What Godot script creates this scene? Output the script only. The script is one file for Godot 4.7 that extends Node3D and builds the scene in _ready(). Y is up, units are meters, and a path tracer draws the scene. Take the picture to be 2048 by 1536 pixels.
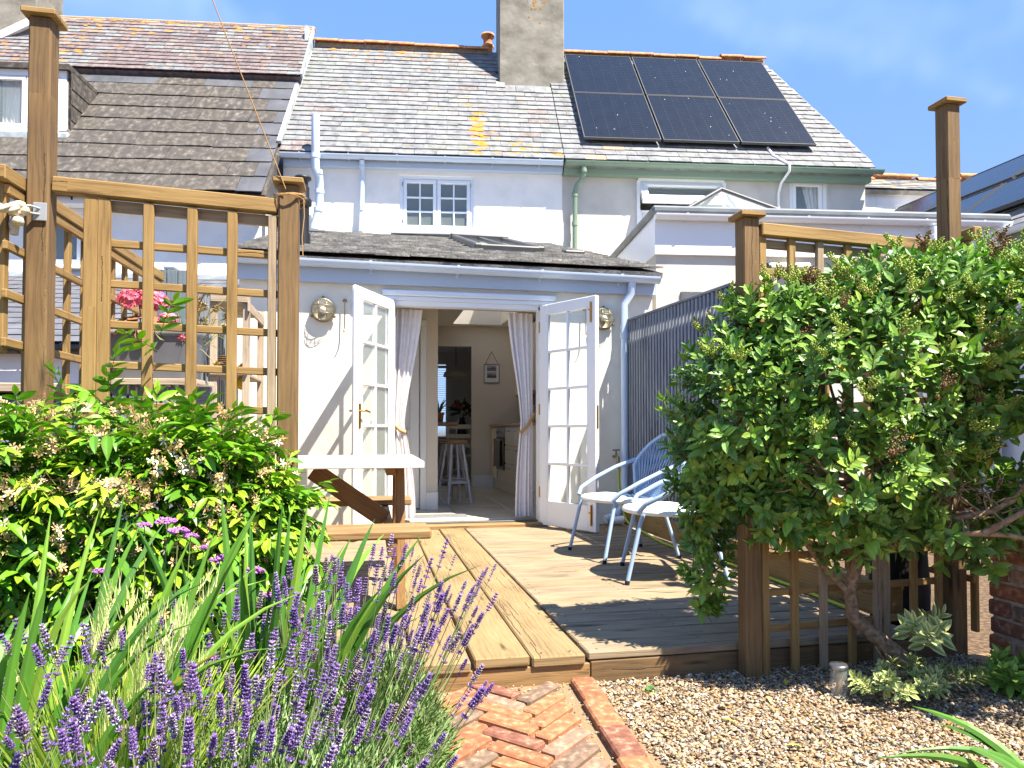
extends Node3D
# A terrace of cottages seen from the back garden: camera, sky and sun first, then setting, houses, garden things, plants.

var rng := RandomNumberGenerator.new()
var taken := {}
var M := {}
var terrace := Transform3D(Basis(Vector3.UP, deg_to_rad(-7.0)), Vector3(2.8, 0, -10.4))

func _ready() -> void:
	rng.seed = 4711
	var cam := Camera3D.new()
	cam.name = "camera"
	cam.projection = Camera3D.PROJECTION_FRUSTUM
	cam.near = 0.05
	cam.far = 400.0
	cam.size = 0.05 * 2.0 * 768.0 / 1416.0
	cam.frustum_offset = Vector2(0, 0.05 * 60.4 / 1416.0)
	cam.position = Vector3(0, 0.995, 0)
	cam.rotation_degrees = Vector3(1.4, -11.4, 0)
	add_child(cam)
	cam.current = true

	var env := Environment.new()
	env.background_mode = Environment.BG_SKY
	var sky := Sky.new()
	var psm := ProceduralSkyMaterial.new()
	psm.sky_top_color = Color(0.272, 0.392, 0.575)
	psm.sky_horizon_color = Color(0.405, 0.487, 0.585)
	psm.sky_curve = 0.20
	psm.ground_bottom_color = Color(0.32, 0.30, 0.27)
	psm.ground_horizon_color = Color(0.45, 0.48, 0.50)
	psm.sun_angle_max = 1.0
	psm.sky_cover = wisps()
	psm.sky_cover_modulate = Color(1, 1, 1, 0.09)
	sky.sky_material = psm
	env.sky = sky
	env.tonemap_mode = Environment.TONE_MAPPER_LINEAR
	env.tonemap_exposure = 3.8
	env.sdfgi_enabled = true
	env.ssao_enabled = true
	env.ssil_enabled = true
	var we := WorldEnvironment.new()
	we.name = "environment"
	we.environment = env
	add_child(we)

	var sun := DirectionalLight3D.new()
	sun.name = "sun"
	sun.light_energy = 1.3
	sun.light_color = Color(1.0, 0.955, 0.875)
	sun.light_angular_distance = 0.5
	sun.shadow_enabled = true
	var sun_from := Vector3(0.321, 0.866, 0.383)
	add_child(sun)
	sun.look_at_from_position(sun_from * 20.0, Vector3.ZERO, Vector3.UP)

	make_materials()
	build_ground()
	build_middle_house()
	build_right_house()
	build_left_house()
	build_far_houses()
	build_kitchen()
	build_deck()
	build_path()
	build_trellises()
	build_fences()
	build_furniture()
	build_small_things()
	build_left_corner()
	build_jasmine()
	build_hebe()
	build_border()
	build_gravel()

# faint high cloud, drawn out by the wind, all round the sky
func wisps() -> ImageTexture:
	var nz := FastNoiseLite.new()
	nz.seed = 31
	nz.frequency = 0.9
	nz.fractal_octaves = 5
	nz.domain_warp_enabled = true
	nz.domain_warp_amplitude = 1.2
	nz.domain_warp_frequency = 0.5
	var w := 512
	var h := 256
	var im := Image.create(w, h, false, Image.FORMAT_RGBA8)
	for y in h:
		var el := PI * (0.5 - (y + 0.5) / h)
		for x in w:
			var az := TAU * x / w
			var up := maxf(0.12, sin(el))
			var p := Vector2(cos(az), sin(az)) * cos(el) / up
			var v := nz.get_noise_2d(p.x * 0.9, p.y * 0.35)
			im.set_pixel(x, y, Color(1, 1, 1, clampf((v - 0.02) * 1.6, 0.0, 1.0) if el > 0.0 else 0.0))
	return ImageTexture.create_from_image(im)

# ---------------------------------------------------------------- naming helpers
func numbered(n: String) -> String:
	if not taken.has(n):
		taken[n] = 0
		return n
	taken[n] += 1
	return "%s_%03d" % [n, taken[n]]

func tag(o: Node, label: String, category: String, group := "") -> void:
	o.set_meta("label", label)
	o.set_meta("category", category)
	if group != "":
		o.set_meta("group", group)

func thing(called: String, label: String, category: String, at := Transform3D.IDENTITY, group := "") -> Node3D:
	var o := Node3D.new()
	o.name = numbered(called)
	add_child(o)
	o.transform = at
	tag(o, label, category, group)
	return o

func at(p: Vector3, turn := 0.0) -> Transform3D:
	return Transform3D(Basis(Vector3.UP, deg_to_rad(turn)), p)

func part(parent: Node, called: String, mesh: Mesh, mat: Material, tr := Transform3D.IDENTITY) -> MeshInstance3D:
	var o := MeshInstance3D.new()
	o.name = called
	o.mesh = mesh
	o.material_override = mat
	parent.add_child(o, true)
	o.transform = tr
	return o

func structure(called: String, mesh: Mesh, mat: Material, tr := Transform3D.IDENTITY) -> MeshInstance3D:
	var o := part(self, numbered(called), mesh, mat, tr)
	o.set_meta("kind", "structure")
	return o

func stuff_copies(parent: Node, called: String, mesh: Mesh, mat: Material, trs: Array, cols = null) -> MultiMeshInstance3D:
	var mm := MultiMesh.new()
	mm.transform_format = MultiMesh.TRANSFORM_3D
	mm.use_colors = cols != null
	mm.mesh = mesh
	mm.instance_count = trs.size()
	for i in trs.size():
		mm.set_instance_transform(i, trs[i])
		if cols != null:
			mm.set_instance_color(i, cols[i])
	var o := MultiMeshInstance3D.new()
	o.name = called
	o.multimesh = mm
	o.material_override = mat
	parent.add_child(o, true)
	o.set_meta("kind", "stuff")
	return o

func rf(a: float, b: float) -> float:
	return rng.randf_range(a, b)

# ---------------------------------------------------------------- mesh builder
class MB:
	var v := PackedVector3Array()
	var n := PackedVector3Array()
	var u := PackedVector2Array()
	var c := PackedColorArray()
	var ix := PackedInt32Array()
	var col := Color.WHITE
	var uo := Vector2.ZERO

	func tri(a: Vector3, b: Vector3, d: Vector3, na: Vector3, nb: Vector3, nd: Vector3, ua := Vector2.ZERO, ub := Vector2.ZERO, ud := Vector2.ZERO) -> void:
		var k := v.size()
		v.append(a); v.append(b); v.append(d)
		n.append(na); n.append(nb); n.append(nd)
		u.append(ua + uo); u.append(ub + uo); u.append(ud + uo)
		c.append(col); c.append(col); c.append(col)
		if (b - a).cross(d - a).dot(na + nb + nd) > 0.0:
			ix.append(k); ix.append(k + 2); ix.append(k + 1)
		else:
			ix.append(k); ix.append(k + 1); ix.append(k + 2)

	func quad(p: Array, nn: Vector3, uv: Array = []) -> void:
		var k := v.size()
		for i in 4:
			v.append(p[i]); n.append(nn); c.append(col)
			u.append((uv[i] if uv.size() == 4 else Vector2(i % 2, i / 2)) + uo)
		if (p[1] - p[0]).cross(p[2] - p[0]).dot(nn) > 0.0:
			ix.append_array([k, k + 2, k + 1, k, k + 3, k + 2])
		else:
			ix.append_array([k, k + 1, k + 2, k, k + 2, k + 3])

	# plane quad whose normal is computed to point along "out"
	func face(a: Vector3, b: Vector3, d: Vector3, e: Vector3, out: Vector3) -> void:
		var nn := (b - a).cross(d - a)
		if nn.length() < 1e-9:
			nn = (d - a).cross(e - a)
		nn = nn.normalized()
		if nn.dot(out) < 0.0:
			nn = -nn
		var t := (b - a).normalized()
		var s := nn.cross(t)
		quad([a, b, d, e], nn, [Vector2.ZERO, Vector2((b - a).dot(t), (b - a).dot(s)), Vector2((d - a).dot(t), (d - a).dot(s)), Vector2((e - a).dot(t), (e - a).dot(s))])

	func box(mid: Vector3, size: Vector3, bs := Basis.IDENTITY) -> void:
		var h := size * 0.5
		for ax in 3:
			for s in [-1.0, 1.0]:
				var nn := Vector3.ZERO
				nn[ax] = s
				var a1 := (ax + 1) % 3
				var a2 := (ax + 2) % 3
				var p := []
				var uv := []
				for q in [[-1, -1], [1, -1], [1, 1], [-1, 1]]:
					var w := Vector3.ZERO
					w[ax] = s * h[ax]; w[a1] = q[0] * h[a1]; w[a2] = q[1] * h[a2]
					p.append(mid + bs * w)
					if ax == 0:
						uv.append(Vector2(w.z * 0.25, w.y))
					elif ax == 1:
						uv.append(Vector2(w.x, w.z))
					else:
						uv.append(Vector2(w.x, w.y + 0.37))
				quad(p, bs * nn, uv)

	# bevelled box, long axis x for the texture
	func bevel(mid: Vector3, size: Vector3, r: float, bs := Basis.IDENTITY) -> void:
		var h := size * 0.5
		r = minf(r, minf(h.x, minf(h.y, h.z)) * 0.7)
		for ax in 3:
			var a1 := (ax + 1) % 3
			var a2 := (ax + 2) % 3
			for s in [-1.0, 1.0]:
				var nn := Vector3.ZERO
				nn[ax] = s
				var p := []
				var uv := []
				for q in [[-1, -1], [1, -1], [1, 1], [-1, 1]]:
					var w := Vector3.ZERO
					w[ax] = s * h[ax]; w[a1] = q[0] * (h[a1] - r); w[a2] = q[1] * (h[a2] - r)
					p.append(mid + bs * w)
					uv.append(uvof(w, ax))
				quad(p, bs * nn, uv)
			# edges parallel to ax
			for s1 in [-1.0, 1.0]:
				for s2 in [-1.0, 1.0]:
					var nn := Vector3.ZERO
					nn[a1] = s1; nn[a2] = s2
					nn = nn.normalized()
					var p := []
					var uv := []
					for q in [[-1, 0], [1, 0], [1, 1], [-1, 1]]:
						var w := Vector3.ZERO
						w[ax] = q[0] * (h[ax] - r)
						w[a1] = s1 * (h[a1] if q[1] == 0 else h[a1] - r)
						w[a2] = s2 * (h[a2] - r if q[1] == 0 else h[a2])
						p.append(mid + bs * w)
						uv.append(uvof(w, a1 if ax == 0 else 1))
					quad(p, bs * nn, uv)
		for sx in [-1.0, 1.0]:
			for sy in [-1.0, 1.0]:
				for sz in [-1.0, 1.0]:
					var s := Vector3(sx, sy, sz)
					var nn := bs * s.normalized()
					tri(mid + bs * (s * Vector3(h.x, h.y - r, h.z - r)), mid + bs * (s * Vector3(h.x - r, h.y, h.z - r)), mid + bs * (s * Vector3(h.x - r, h.y - r, h.z)), nn, nn, nn, Vector2(s.x * h.x, 0), Vector2(s.x * h.x, 0), Vector2(s.x * h.x, 0))

	func uvof(w: Vector3, ax: int) -> Vector2:
		if ax == 0:
			return Vector2(w.z * 0.25, w.y)
		if ax == 1:
			return Vector2(w.x, w.z)
		return Vector2(w.x, w.y + 0.37)

	func tube(pts: Array, radii: Array, sides := 8, caps := true) -> void:
		var base := v.size()
		var up := Vector3(0.123, 0.97, 0.21)
		var run := 0.0
		var t0: Vector3 = (pts[1] - pts[0]).normalized()
		if absf(t0.dot(up)) > 0.95:
			up = Vector3(1, 0, 0.1)
		var xx := t0.cross(up).normalized()
		for i in pts.size():
			var t: Vector3
			if i == 0:
				t = t0
			elif i == pts.size() - 1:
				t = (pts[i] - pts[i - 1]).normalized()
			else:
				t = ((pts[i + 1] - pts[i]).normalized() + (pts[i] - pts[i - 1]).normalized()).normalized()
			xx = (xx - t * xx.dot(t)).normalized()
			var yy := t.cross(xx)
			var rr: float = radii[i] if i < radii.size() else radii[radii.size() - 1]
			if i > 0:
				run += (pts[i] - pts[i - 1]).length()
			for k in sides + 1:
				var a := TAU * k / sides
				var d := xx * cos(a) + yy * sin(a)
				v.append(pts[i] + d * rr); n.append(d); c.append(col)
				u.append(Vector2(run, a / TAU * TAU * rr) + uo)
		for i in pts.size() - 1:
			for k in sides:
				var q := base + i * (sides + 1) + k
				var w := q + sides + 1
				ix.append_array([q, w, q + 1, q + 1, w, w + 1])
		if caps:
			for e in [0, pts.size() - 1]:
				var nn: Vector3 = -t0 if e == 0 else (pts[e] - pts[e - 1]).normalized()
				var k0 := v.size()
				v.append(pts[e]); n.append(nn); c.append(col); u.append(uo)
				for k in sides + 1:
					v.append(v[base + e * (sides + 1) + k]); n.append(nn); c.append(col); u.append(uo)
				for k in sides:
					if e == 0:
						ix.append_array([k0, k0 + 1 + k, k0 + 2 + k])
					else:
						ix.append_array([k0, k0 + 2 + k, k0 + 1 + k])

	# profile: array of Vector2(radius, height) revolved about y
	func lathe(prof: Array, sides := 16, mid := Vector3.ZERO, bs := Basis.IDENTITY) -> void:
		var base := v.size()
		var m := prof.size()
		for i in m:
			var tg: Vector2
			if i == 0:
				tg = prof[1] - prof[0]
			elif i == m - 1:
				tg = prof[m - 1] - prof[m - 2]
			else:
				tg = prof[i + 1] - prof[i - 1]
			var nr := Vector2(tg.y, -tg.x).normalized()
			for k in sides + 1:
				var a := TAU * k / sides
				v.append(mid + bs * Vector3(prof[i].x * cos(a), prof[i].y, prof[i].x * sin(a)))
				n.append(bs * Vector3(nr.x * cos(a), nr.y, nr.x * sin(a)))
				u.append(Vector2(a / TAU, prof[i].y) + uo); c.append(col)
		for i in m - 1:
			for k in sides:
				var q := base + i * (sides + 1) + k
				var w := q + sides + 1
				ix.append_array([q, q + 1, w, q + 1, w + 1, w])

	# grid surface: rows of points
	func grid(rows: Array, two_sided := false) -> void:
		var base := v.size()
		var h := rows.size()
		var w: int = rows[0].size()
		for i in h:
			for j in w:
				var du: Vector3 = rows[i][mini(j + 1, w - 1)] - rows[i][maxi(j - 1, 0)]
				var dv: Vector3 = rows[mini(i + 1, h - 1)][j] - rows[maxi(i - 1, 0)][j]
				v.append(rows[i][j]); n.append(du.cross(dv).normalized()); c.append(col)
				u.append(Vector2(float(j) / (w - 1), float(i) / (h - 1)) + uo)
		for i in h - 1:
			for j in w - 1:
				var q := base + i * w + j
				ix.append_array([q, q + w, q + 1, q + 1, q + w, q + w + 1])

	func append(o: MB, tr: Transform3D, tint := Color.WHITE) -> void:
		var k := v.size()
		var nb := tr.basis.orthonormalized()
		for i in o.v.size():
			v.append(tr * o.v[i]); n.append(nb * o.n[i]); u.append(o.u[i]); c.append(o.c[i] * tint)
		for i in o.ix:
			ix.append(i + k)

	func mesh() -> ArrayMesh:
		var a := []
		a.resize(Mesh.ARRAY_MAX)
		a[Mesh.ARRAY_VERTEX] = v
		a[Mesh.ARRAY_NORMAL] = n
		a[Mesh.ARRAY_TEX_UV] = u
		a[Mesh.ARRAY_COLOR] = c
		a[Mesh.ARRAY_INDEX] = ix
		var m := ArrayMesh.new()
		m.add_surface_from_arrays(Mesh.PRIMITIVE_TRIANGLES, a)
		return m

func orient(dir: Vector3, up := Vector3.UP) -> Basis:
	var x := dir.normalized()
	if absf(x.dot(up)) > 0.98:
		up = Vector3(0, 0, 1)
	var z := x.cross(up).normalized()
	var y := z.cross(x)
	return Basis(x, y, z)

# a timber from a to b: w across (local z), h deep (local y)
func beam(parent: Node, called: String, mat: Material, a: Vector3, b: Vector3, w: float, h: float, bev := 0.003, up := Vector3.UP) -> MeshInstance3D:
	var m := MB.new()
	m.uo = Vector2(rf(0, 9), rf(0, 9))
	m.bevel(Vector3.ZERO, Vector3((b - a).length(), h, w), bev)
	return part(parent, called, m.mesh(), mat, Transform3D(orient(b - a, up), (a + b) * 0.5))

# axis-aligned bevelled block as part
func block(parent: Node, called: String, mat: Material, lo: Vector3, hi: Vector3, bev := 0.004) -> MeshInstance3D:
	var m := MB.new()
	m.uo = Vector2(rf(0, 9), rf(0, 9))
	m.bevel(Vector3.ZERO, hi - lo, bev)
	return part(parent, called, m.mesh(), mat, Transform3D(Basis.IDENTITY, (lo + hi) * 0.5))

# wall in the plane z, seen from +z, with rectangular openings [x0, x1, y0, y1]
func wall_mesh(x0: float, x1: float, y0: float, y1: float, zf: float, thick: float, holes: Array) -> ArrayMesh:
	var xs := [x0, x1]
	for h in holes:
		xs.append(clampf(h[0], x0, x1)); xs.append(clampf(h[1], x0, x1))
	xs.sort()
	var m := MB.new()
	for i in xs.size() - 1:
		if xs[i + 1] - xs[i] < 0.001:
			continue
		var xm: float = (xs[i] + xs[i + 1]) * 0.5
		var cuts := []
		for h in holes:
			if xm > h[0] and xm < h[1]:
				cuts.append([h[2], h[3]])
		cuts.sort_custom(func(p, q): return p[0] < q[0])
		var y := y0
		for ct in cuts:
			if ct[0] > y + 0.001:
				m.box(Vector3(xm, (y + ct[0]) * 0.5, zf - thick * 0.5), Vector3(xs[i + 1] - xs[i], ct[0] - y, thick))
			y = maxf(y, ct[1])
		if y1 > y + 0.001:
			m.box(Vector3(xm, (y + y1) * 0.5, zf - thick * 0.5), Vector3(xs[i + 1] - xs[i], y1 - y, thick))
	return m.mesh()

# ---------------------------------------------------------------- materials
func sc(r: float, g: float, b: float) -> Color:   # linear base colour to sRGB
	return Color(r, g, b).linear_to_srgb()

func ntex(kind: int, freq: float, octaves: int, stops: Array, size := 512, sd := 1, warp := 0.0) -> NoiseTexture2D:
	var nz := FastNoiseLite.new()
	nz.noise_type = kind
	nz.frequency = freq
	nz.seed = sd
	nz.fractal_octaves = octaves
	if warp > 0.0:
		nz.domain_warp_enabled = true
		nz.domain_warp_amplitude = warp
		nz.domain_warp_frequency = freq
	var t := NoiseTexture2D.new()
	t.width = size
	t.height = size
	t.seamless = true
	t.noise = nz
	if stops.size():
		var g := Gradient.new()
		var off := PackedFloat32Array()
		var cl := PackedColorArray()
		for s in stops:
			off.append(s[0]); cl.append(s[1])
		g.offsets = off
		g.colors = cl
		t.color_ramp = g
	return t

func nrm(freq: float, octaves: int, bump: float, size := 512, sd := 7) -> NoiseTexture2D:
	var t := ntex(FastNoiseLite.TYPE_SIMPLEX, freq, octaves, [], size, sd)
	t.as_normal_map = true
	t.bump_strength = bump
	return t

func std(col: Color, rough := 0.8, metal := 0.0) -> StandardMaterial3D:
	var m := StandardMaterial3D.new()
	m.albedo_color = col
	m.roughness = rough
	m.metallic = metal
	return m

func tri(col_tex: Texture2D, scale: float, rough := 0.85, nt: Texture2D = null, ns := 1.0, world := true) -> StandardMaterial3D:
	var m := StandardMaterial3D.new()
	m.albedo_texture = col_tex
	m.roughness = rough
	m.uv1_triplanar = true
	m.uv1_world_triplanar = world
	m.uv1_scale = Vector3.ONE * scale
	if nt:
		m.normal_enabled = true
		m.normal_texture = nt
		m.normal_scale = ns
	return m

# grey image of timber: x along the grain (2.4 m), y across (0.4 m), with knots and drying cracks
func grain_image(sd: int, knots: int, cracks: int) -> Image:
	var w := 768
	var h := 320
	var r := RandomNumberGenerator.new()
	r.seed = sd
	var n1 := FastNoiseLite.new()
	n1.seed = sd
	n1.frequency = 0.02
	var n2 := FastNoiseLite.new()
	n2.seed = sd + 5
	n2.frequency = 0.11
	var kn := []
	for i in knots:
		kn.append([r.randf_range(0, w), r.randf_range(0, h), r.randf_range(7.0, 14.0)])
	var cr := []
	for i in cracks:
		cr.append([r.randf_range(0, w), r.randf_range(0, h), r.randf_range(40, 160), r.randf_range(-0.05, 0.05)])
	var data := PackedByteArray()
	data.resize(w * h)
	for y in h:
		for x in w:
			var q := y * 1.0
			var dark := 0.0
			for k in kn:
				var dx: float = (x - k[0]) * 0.42
				var dy: float = y - k[1]
				var d2 := dx * dx + dy * dy
				var rr: float = k[2]
				if d2 < rr * rr * 16.0:
					q += signf(dy) * rr * 1.6 * exp(-d2 / (rr * rr * 2.5))
					if d2 < rr * rr * 1.2:
						dark = maxf(dark, 1.0 - sqrt(d2) / (rr * 1.1))
			var warp := n1.get_noise_2d(x * 0.35, q * 0.6) * 16.0
			var ring := sin((q + warp) * 0.36) * 0.5 + 0.5
			var fine := n2.get_noise_2d(x * 0.10, q * 4.0)
			var val := 0.56 - ring * ring * 0.11 + fine * 0.17 + n1.get_noise_2d(x * 0.3 + 500.0, y * 0.3) * 0.22 - dark * 0.5
			for k in cr:
				var ax: float = x - k[0]
				if ax > 0.0 and ax < k[2]:
					var cy: float = k[1] + ax * k[3] + n1.get_noise_2d(x * 1.2, k[1]) * 5.0
					if absf(y - cy) < 1.3:
						val -= 0.55
			data[y * w + x] = int(clampf(val, 0.0, 1.0) * 255.0)
	return Image.create_from_data(w, h, false, Image.FORMAT_L8, data)

func mapped(img: Image, dark: Color, mid: Color, light: Color) -> ImageTexture:
	var lut := PackedByteArray()
	for i in 256:
		var f := i / 255.0
		var cc := dark.lerp(mid, f / 0.5) if f < 0.5 else mid.lerp(light, (f - 0.5) / 0.5)
		lut.append_array([int(cc.r * 255), int(cc.g * 255), int(cc.b * 255)])
	var src := img.get_data()
	var out := PackedByteArray()
	out.resize(src.size() * 3)
	for i in src.size():
		var k := src[i] * 3
		out[i * 3] = lut[k]; out[i * 3 + 1] = lut[k + 1]; out[i * 3 + 2] = lut[k + 2]
	return ImageTexture.create_from_image(Image.create_from_data(img.get_width(), img.get_height(), false, Image.FORMAT_RGB8, out))

func bumpy(img: Image, strength: float) -> ImageTexture:
	var b := img.duplicate() as Image
	b.convert(Image.FORMAT_RGB8)
	b.bump_map_to_normal_map(strength)
	return ImageTexture.create_from_image(b)

func wood(ct: Texture2D, nt: Texture2D, rough := 0.78, tint := Color.WHITE, ns := 0.8) -> StandardMaterial3D:
	var m := StandardMaterial3D.new()
	m.albedo_texture = ct
	m.albedo_color = tint
	m.roughness = rough
	m.uv1_scale = Vector3(0.42, 2.5, 1)
	m.normal_enabled = true
	m.normal_texture = nt
	m.normal_scale = ns
	return m

func leafy(col: Color, rough := 0.45, back := 0.35, vcol := false) -> StandardMaterial3D:
	var m := std(col, rough)
	m.metallic_specular = 0.45
	m.cull_mode = BaseMaterial3D.CULL_DISABLED
	m.backlight_enabled = true
	m.backlight = Color(col.r * back * 1.1, col.g * back * 1.3, col.b * back * 0.5)
	if vcol:
		m.vertex_color_use_as_albedo = true
		m.albedo_color = Color.WHITE
		m.backlight = Color(0.30, 0.42, 0.08) * back * 1.6
	return m

func make_materials() -> void:
	var g1 := grain_image(11, 7, 9)
	var g2 := grain_image(23, 1, 14)
	var g3 := grain_image(51, 2, 34)
	var b3 := bumpy(g3, 3.0)
	var b1 := bumpy(g1, 1.4)
	var b2 := bumpy(g2, 2.2)
	M.post = wood(mapped(g1, Color(0.195, 0.145, 0.09), Color(0.41, 0.32, 0.205), Color(0.53, 0.435, 0.30)), b1)
	M.post_b = wood(mapped(grain_image(37, 8, 14), Color(0.20, 0.15, 0.095), Color(0.43, 0.335, 0.21), Color(0.56, 0.465, 0.32)), b1)
	M.batten = wood(mapped(g1, Color(0.29, 0.21, 0.11), Color(0.545, 0.435, 0.255), Color(0.66, 0.56, 0.37)), b1)
	M.batten_grey = wood(mapped(g2, Color(0.36, 0.30, 0.24), Color(0.58, 0.51, 0.42), Color(0.72, 0.66, 0.57)), b2)
	var decked := mapped(g2, Color(0.23, 0.19, 0.145), Color(0.53, 0.47, 0.385), Color(0.64, 0.585, 0.495))
	M.deck = wood(decked, b2, 0.85)
	M.deck_pale = wood(decked, b2, 0.85, Color(1.0, 0.98, 0.95))
	M.deck_b = wood(mapped(g1, Color(0.23, 0.19, 0.145), Color(0.54, 0.475, 0.38), Color(0.64, 0.58, 0.485)), b1, 0.86)
	var scaf := mapped(g3, Color(0.24, 0.185, 0.11), Color(0.53, 0.45, 0.315), Color(0.63, 0.555, 0.41))
	M.scaffold = wood(scaf, b3, 0.82, Color.WHITE, 1.0)
	M.scaffold_b = wood(mapped(g1, Color(0.26, 0.20, 0.12), Color(0.53, 0.45, 0.31), Color(0.63, 0.555, 0.41)), b1, 0.82)
	M.table = wood(mapped(g1, Color(0.27, 0.17, 0.09), Color(0.52, 0.375, 0.215), Color(0.65, 0.50, 0.32)), b1, 0.6)
	M.bench = wood(mapped(g2, Color(0.29, 0.21, 0.12), Color(0.535, 0.42, 0.27), Color(0.66, 0.54, 0.38)), b2, 0.75)
	M.driftwood = wood(mapped(g2, Color(0.40, 0.35, 0.30), Color(0.64, 0.58, 0.51), Color(0.78, 0.73, 0.66)), b2, 0.9)
	var tbl := wood(mapped(g2, Color(0.80, 0.81, 0.84), Color(0.87, 0.88, 0.90), Color(0.91, 0.92, 0.93)), b2, 0.5, Color.WHITE, 0.4)
	M.table_white = tbl
	var navy := mapped(g2, Color(0.24, 0.26, 0.30), Color(0.45, 0.48, 0.53), Color(0.58, 0.61, 0.65))
	M.slat = wood(navy, b2, 0.75)
	M.slat_blue = wood(mapped(g2, Color(0.20, 0.24, 0.27), Color(0.35, 0.40, 0.44), Color(0.47, 0.52, 0.55)), b2, 0.75)
	M.worktop = wood(mapped(g1, Color(0.48, 0.34, 0.22), Color(0.66, 0.50, 0.35), Color(0.76, 0.62, 0.46)), b1, 0.4, Color.WHITE, 0.2)

	var fine := nrm(0.06, 4, 3.0, 512, 3)
	var fine2 := nrm(0.02, 5, 3.0, 512, 9)
	var smooth_n := nrm(0.012, 3, 1.2, 512, 19)
	M.fine = fine
	var cream := ntex(FastNoiseLite.TYPE_SIMPLEX, 0.006, 4, [[0.0, Color(0.85, 0.835, 0.785)], [0.5, Color(0.89, 0.875, 0.825)], [1.0, Color(0.91, 0.895, 0.85)]], 512, 4)
	M.cream = tri(cream, 0.7, 0.9, smooth_n, 0.5)
	var whitew := ntex(FastNoiseLite.TYPE_SIMPLEX, 0.006, 4, [[0.0, Color(0.86, 0.87, 0.87)], [0.5, Color(0.91, 0.91, 0.91)], [1.0, Color(0.93, 0.93, 0.92)]], 512, 14)
	M.white_wall = tri(whitew, 0.5, 0.9, smooth_n, 0.3)
	var beige := ntex(FastNoiseLite.TYPE_SIMPLEX, 0.006, 4, [[0.0, Color(0.70, 0.69, 0.675)], [0.5, Color(0.755, 0.745, 0.725)], [1.0, Color(0.79, 0.78, 0.76)]], 512, 15)
	M.beige_wall = tri(beige, 0.5, 0.9, smooth_n, 0.25)
	M.white = std(Color(0.90, 0.91, 0.92), 0.4)
	M.white_gloss = std(Color(0.91, 0.92, 0.93), 0.3)
	M.pvc_white = std(Color(0.88, 0.90, 0.93), 0.35)
	M.pale_blue = std(Color(0.74, 0.81, 0.90), 0.4)
	M.fascia_blue = std(Color(0.68, 0.745, 0.83), 0.55)
	M.pale_frame = std(Color(0.86, 0.90, 0.95), 0.4)
	M.green_pvc = std(Color(0.47, 0.56, 0.49), 0.45)
	M.green_paint = std(Color(0.50, 0.58, 0.50), 0.6)
	M.black_pvc = std(Color(0.10, 0.10, 0.11), 0.45)
	M.dark_grey = std(Color(0.27, 0.28, 0.30), 0.5)
	M.grp = tri(ntex(FastNoiseLite.TYPE_SIMPLEX, 0.01, 4, [[0.0, Color(0.34, 0.37, 0.40)], [1.0, Color(0.50, 0.53, 0.56)]], 256, 33), 0.8, 0.5)
	var glass := std(Color(0.86, 0.93, 0.92, 0.10), 0.02)
	glass.transparency = BaseMaterial3D.TRANSPARENCY_ALPHA
	glass.metallic_specular = 0.6
	M.glass = glass
	M.plaster_a = std(Color(0.66, 0.68, 0.70), 0.9)
	M.plaster_b = std(Color(0.70, 0.70, 0.68), 0.9)
	M.lead = tri(ntex(FastNoiseLite.TYPE_SIMPLEX, 0.012, 4, [[0.0, Color(0.50, 0.54, 0.57)], [0.6, Color(0.66, 0.70, 0.73)], [1.0, Color(0.78, 0.81, 0.83)]], 256, 40), 0.8, 0.55, fine2, 0.3)
	# slates: several stones, each weathered with pale and dark crusts
	for d in [["slate_a", Color(0.475, 0.49, 0.51), 50], ["slate_b", Color(0.45, 0.465, 0.49), 51], ["slate_c", Color(0.47, 0.475, 0.495), 52], ["slate_d", Color(0.475, 0.495, 0.505), 53], ["slate_e", Color(0.50, 0.51, 0.515), 58]]:
		var b: Color = d[1]
		M[d[0]] = tri(ntex(FastNoiseLite.TYPE_SIMPLEX, 0.012, 5, [[0.0, b * 0.66], [0.30, b * 0.86], [0.5, b], [0.72, b * 1.04], [1.0, b * 1.14]], 512, d[2]), 0.7, 0.8, fine, 0.5)
	for d in [["purple_a", Color(0.455, 0.41, 0.42), 61], ["purple_b", Color(0.415, 0.375, 0.39), 62], ["purple_c", Color(0.475, 0.44, 0.44), 63]]:
		var b: Color = d[1]
		M[d[0]] = tri(ntex(FastNoiseLite.TYPE_SIMPLEX, 0.015, 5, [[0.0, b * 0.6], [0.35, b * 0.88], [0.6, b], [1.0, b * 1.2]], 512, d[2]), 0.9, 0.8, fine, 0.5)
	var rust := Color(0.86, 0.55, 0.16)
	M.lichen = tri(ntex(FastNoiseLite.TYPE_SIMPLEX, 0.022, 5, [[0.0, Color(0.50, 0.46, 0.42)], [0.46, Color(0.62, 0.58, 0.53)], [0.54, rust], [0.75, Color(0.84, 0.60, 0.22)], [1.0, Color(0.72, 0.48, 0.18)]], 512, 70), 1.6, 0.9, fine, 0.5)
	M.lichen_some = tri(ntex(FastNoiseLite.TYPE_SIMPLEX, 0.022, 5, [[0.0, Color(0.50, 0.47, 0.45)], [0.55, Color(0.62, 0.59, 0.56)], [0.66, Color(0.66, 0.57, 0.46)], [0.72, rust], [1.0, rust]], 512, 71), 1.3, 0.9, fine, 0.5)
	M.lichen_bloom = tri(ntex(FastNoiseLite.TYPE_SIMPLEX, 0.03, 4, [[0.0, Color(0.66, 0.40, 0.10)], [0.5, Color(0.78, 0.50, 0.14)], [1.0, Color(0.72, 0.56, 0.26)]], 256, 75), 2.0, 0.95, fine, 0.6)
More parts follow.
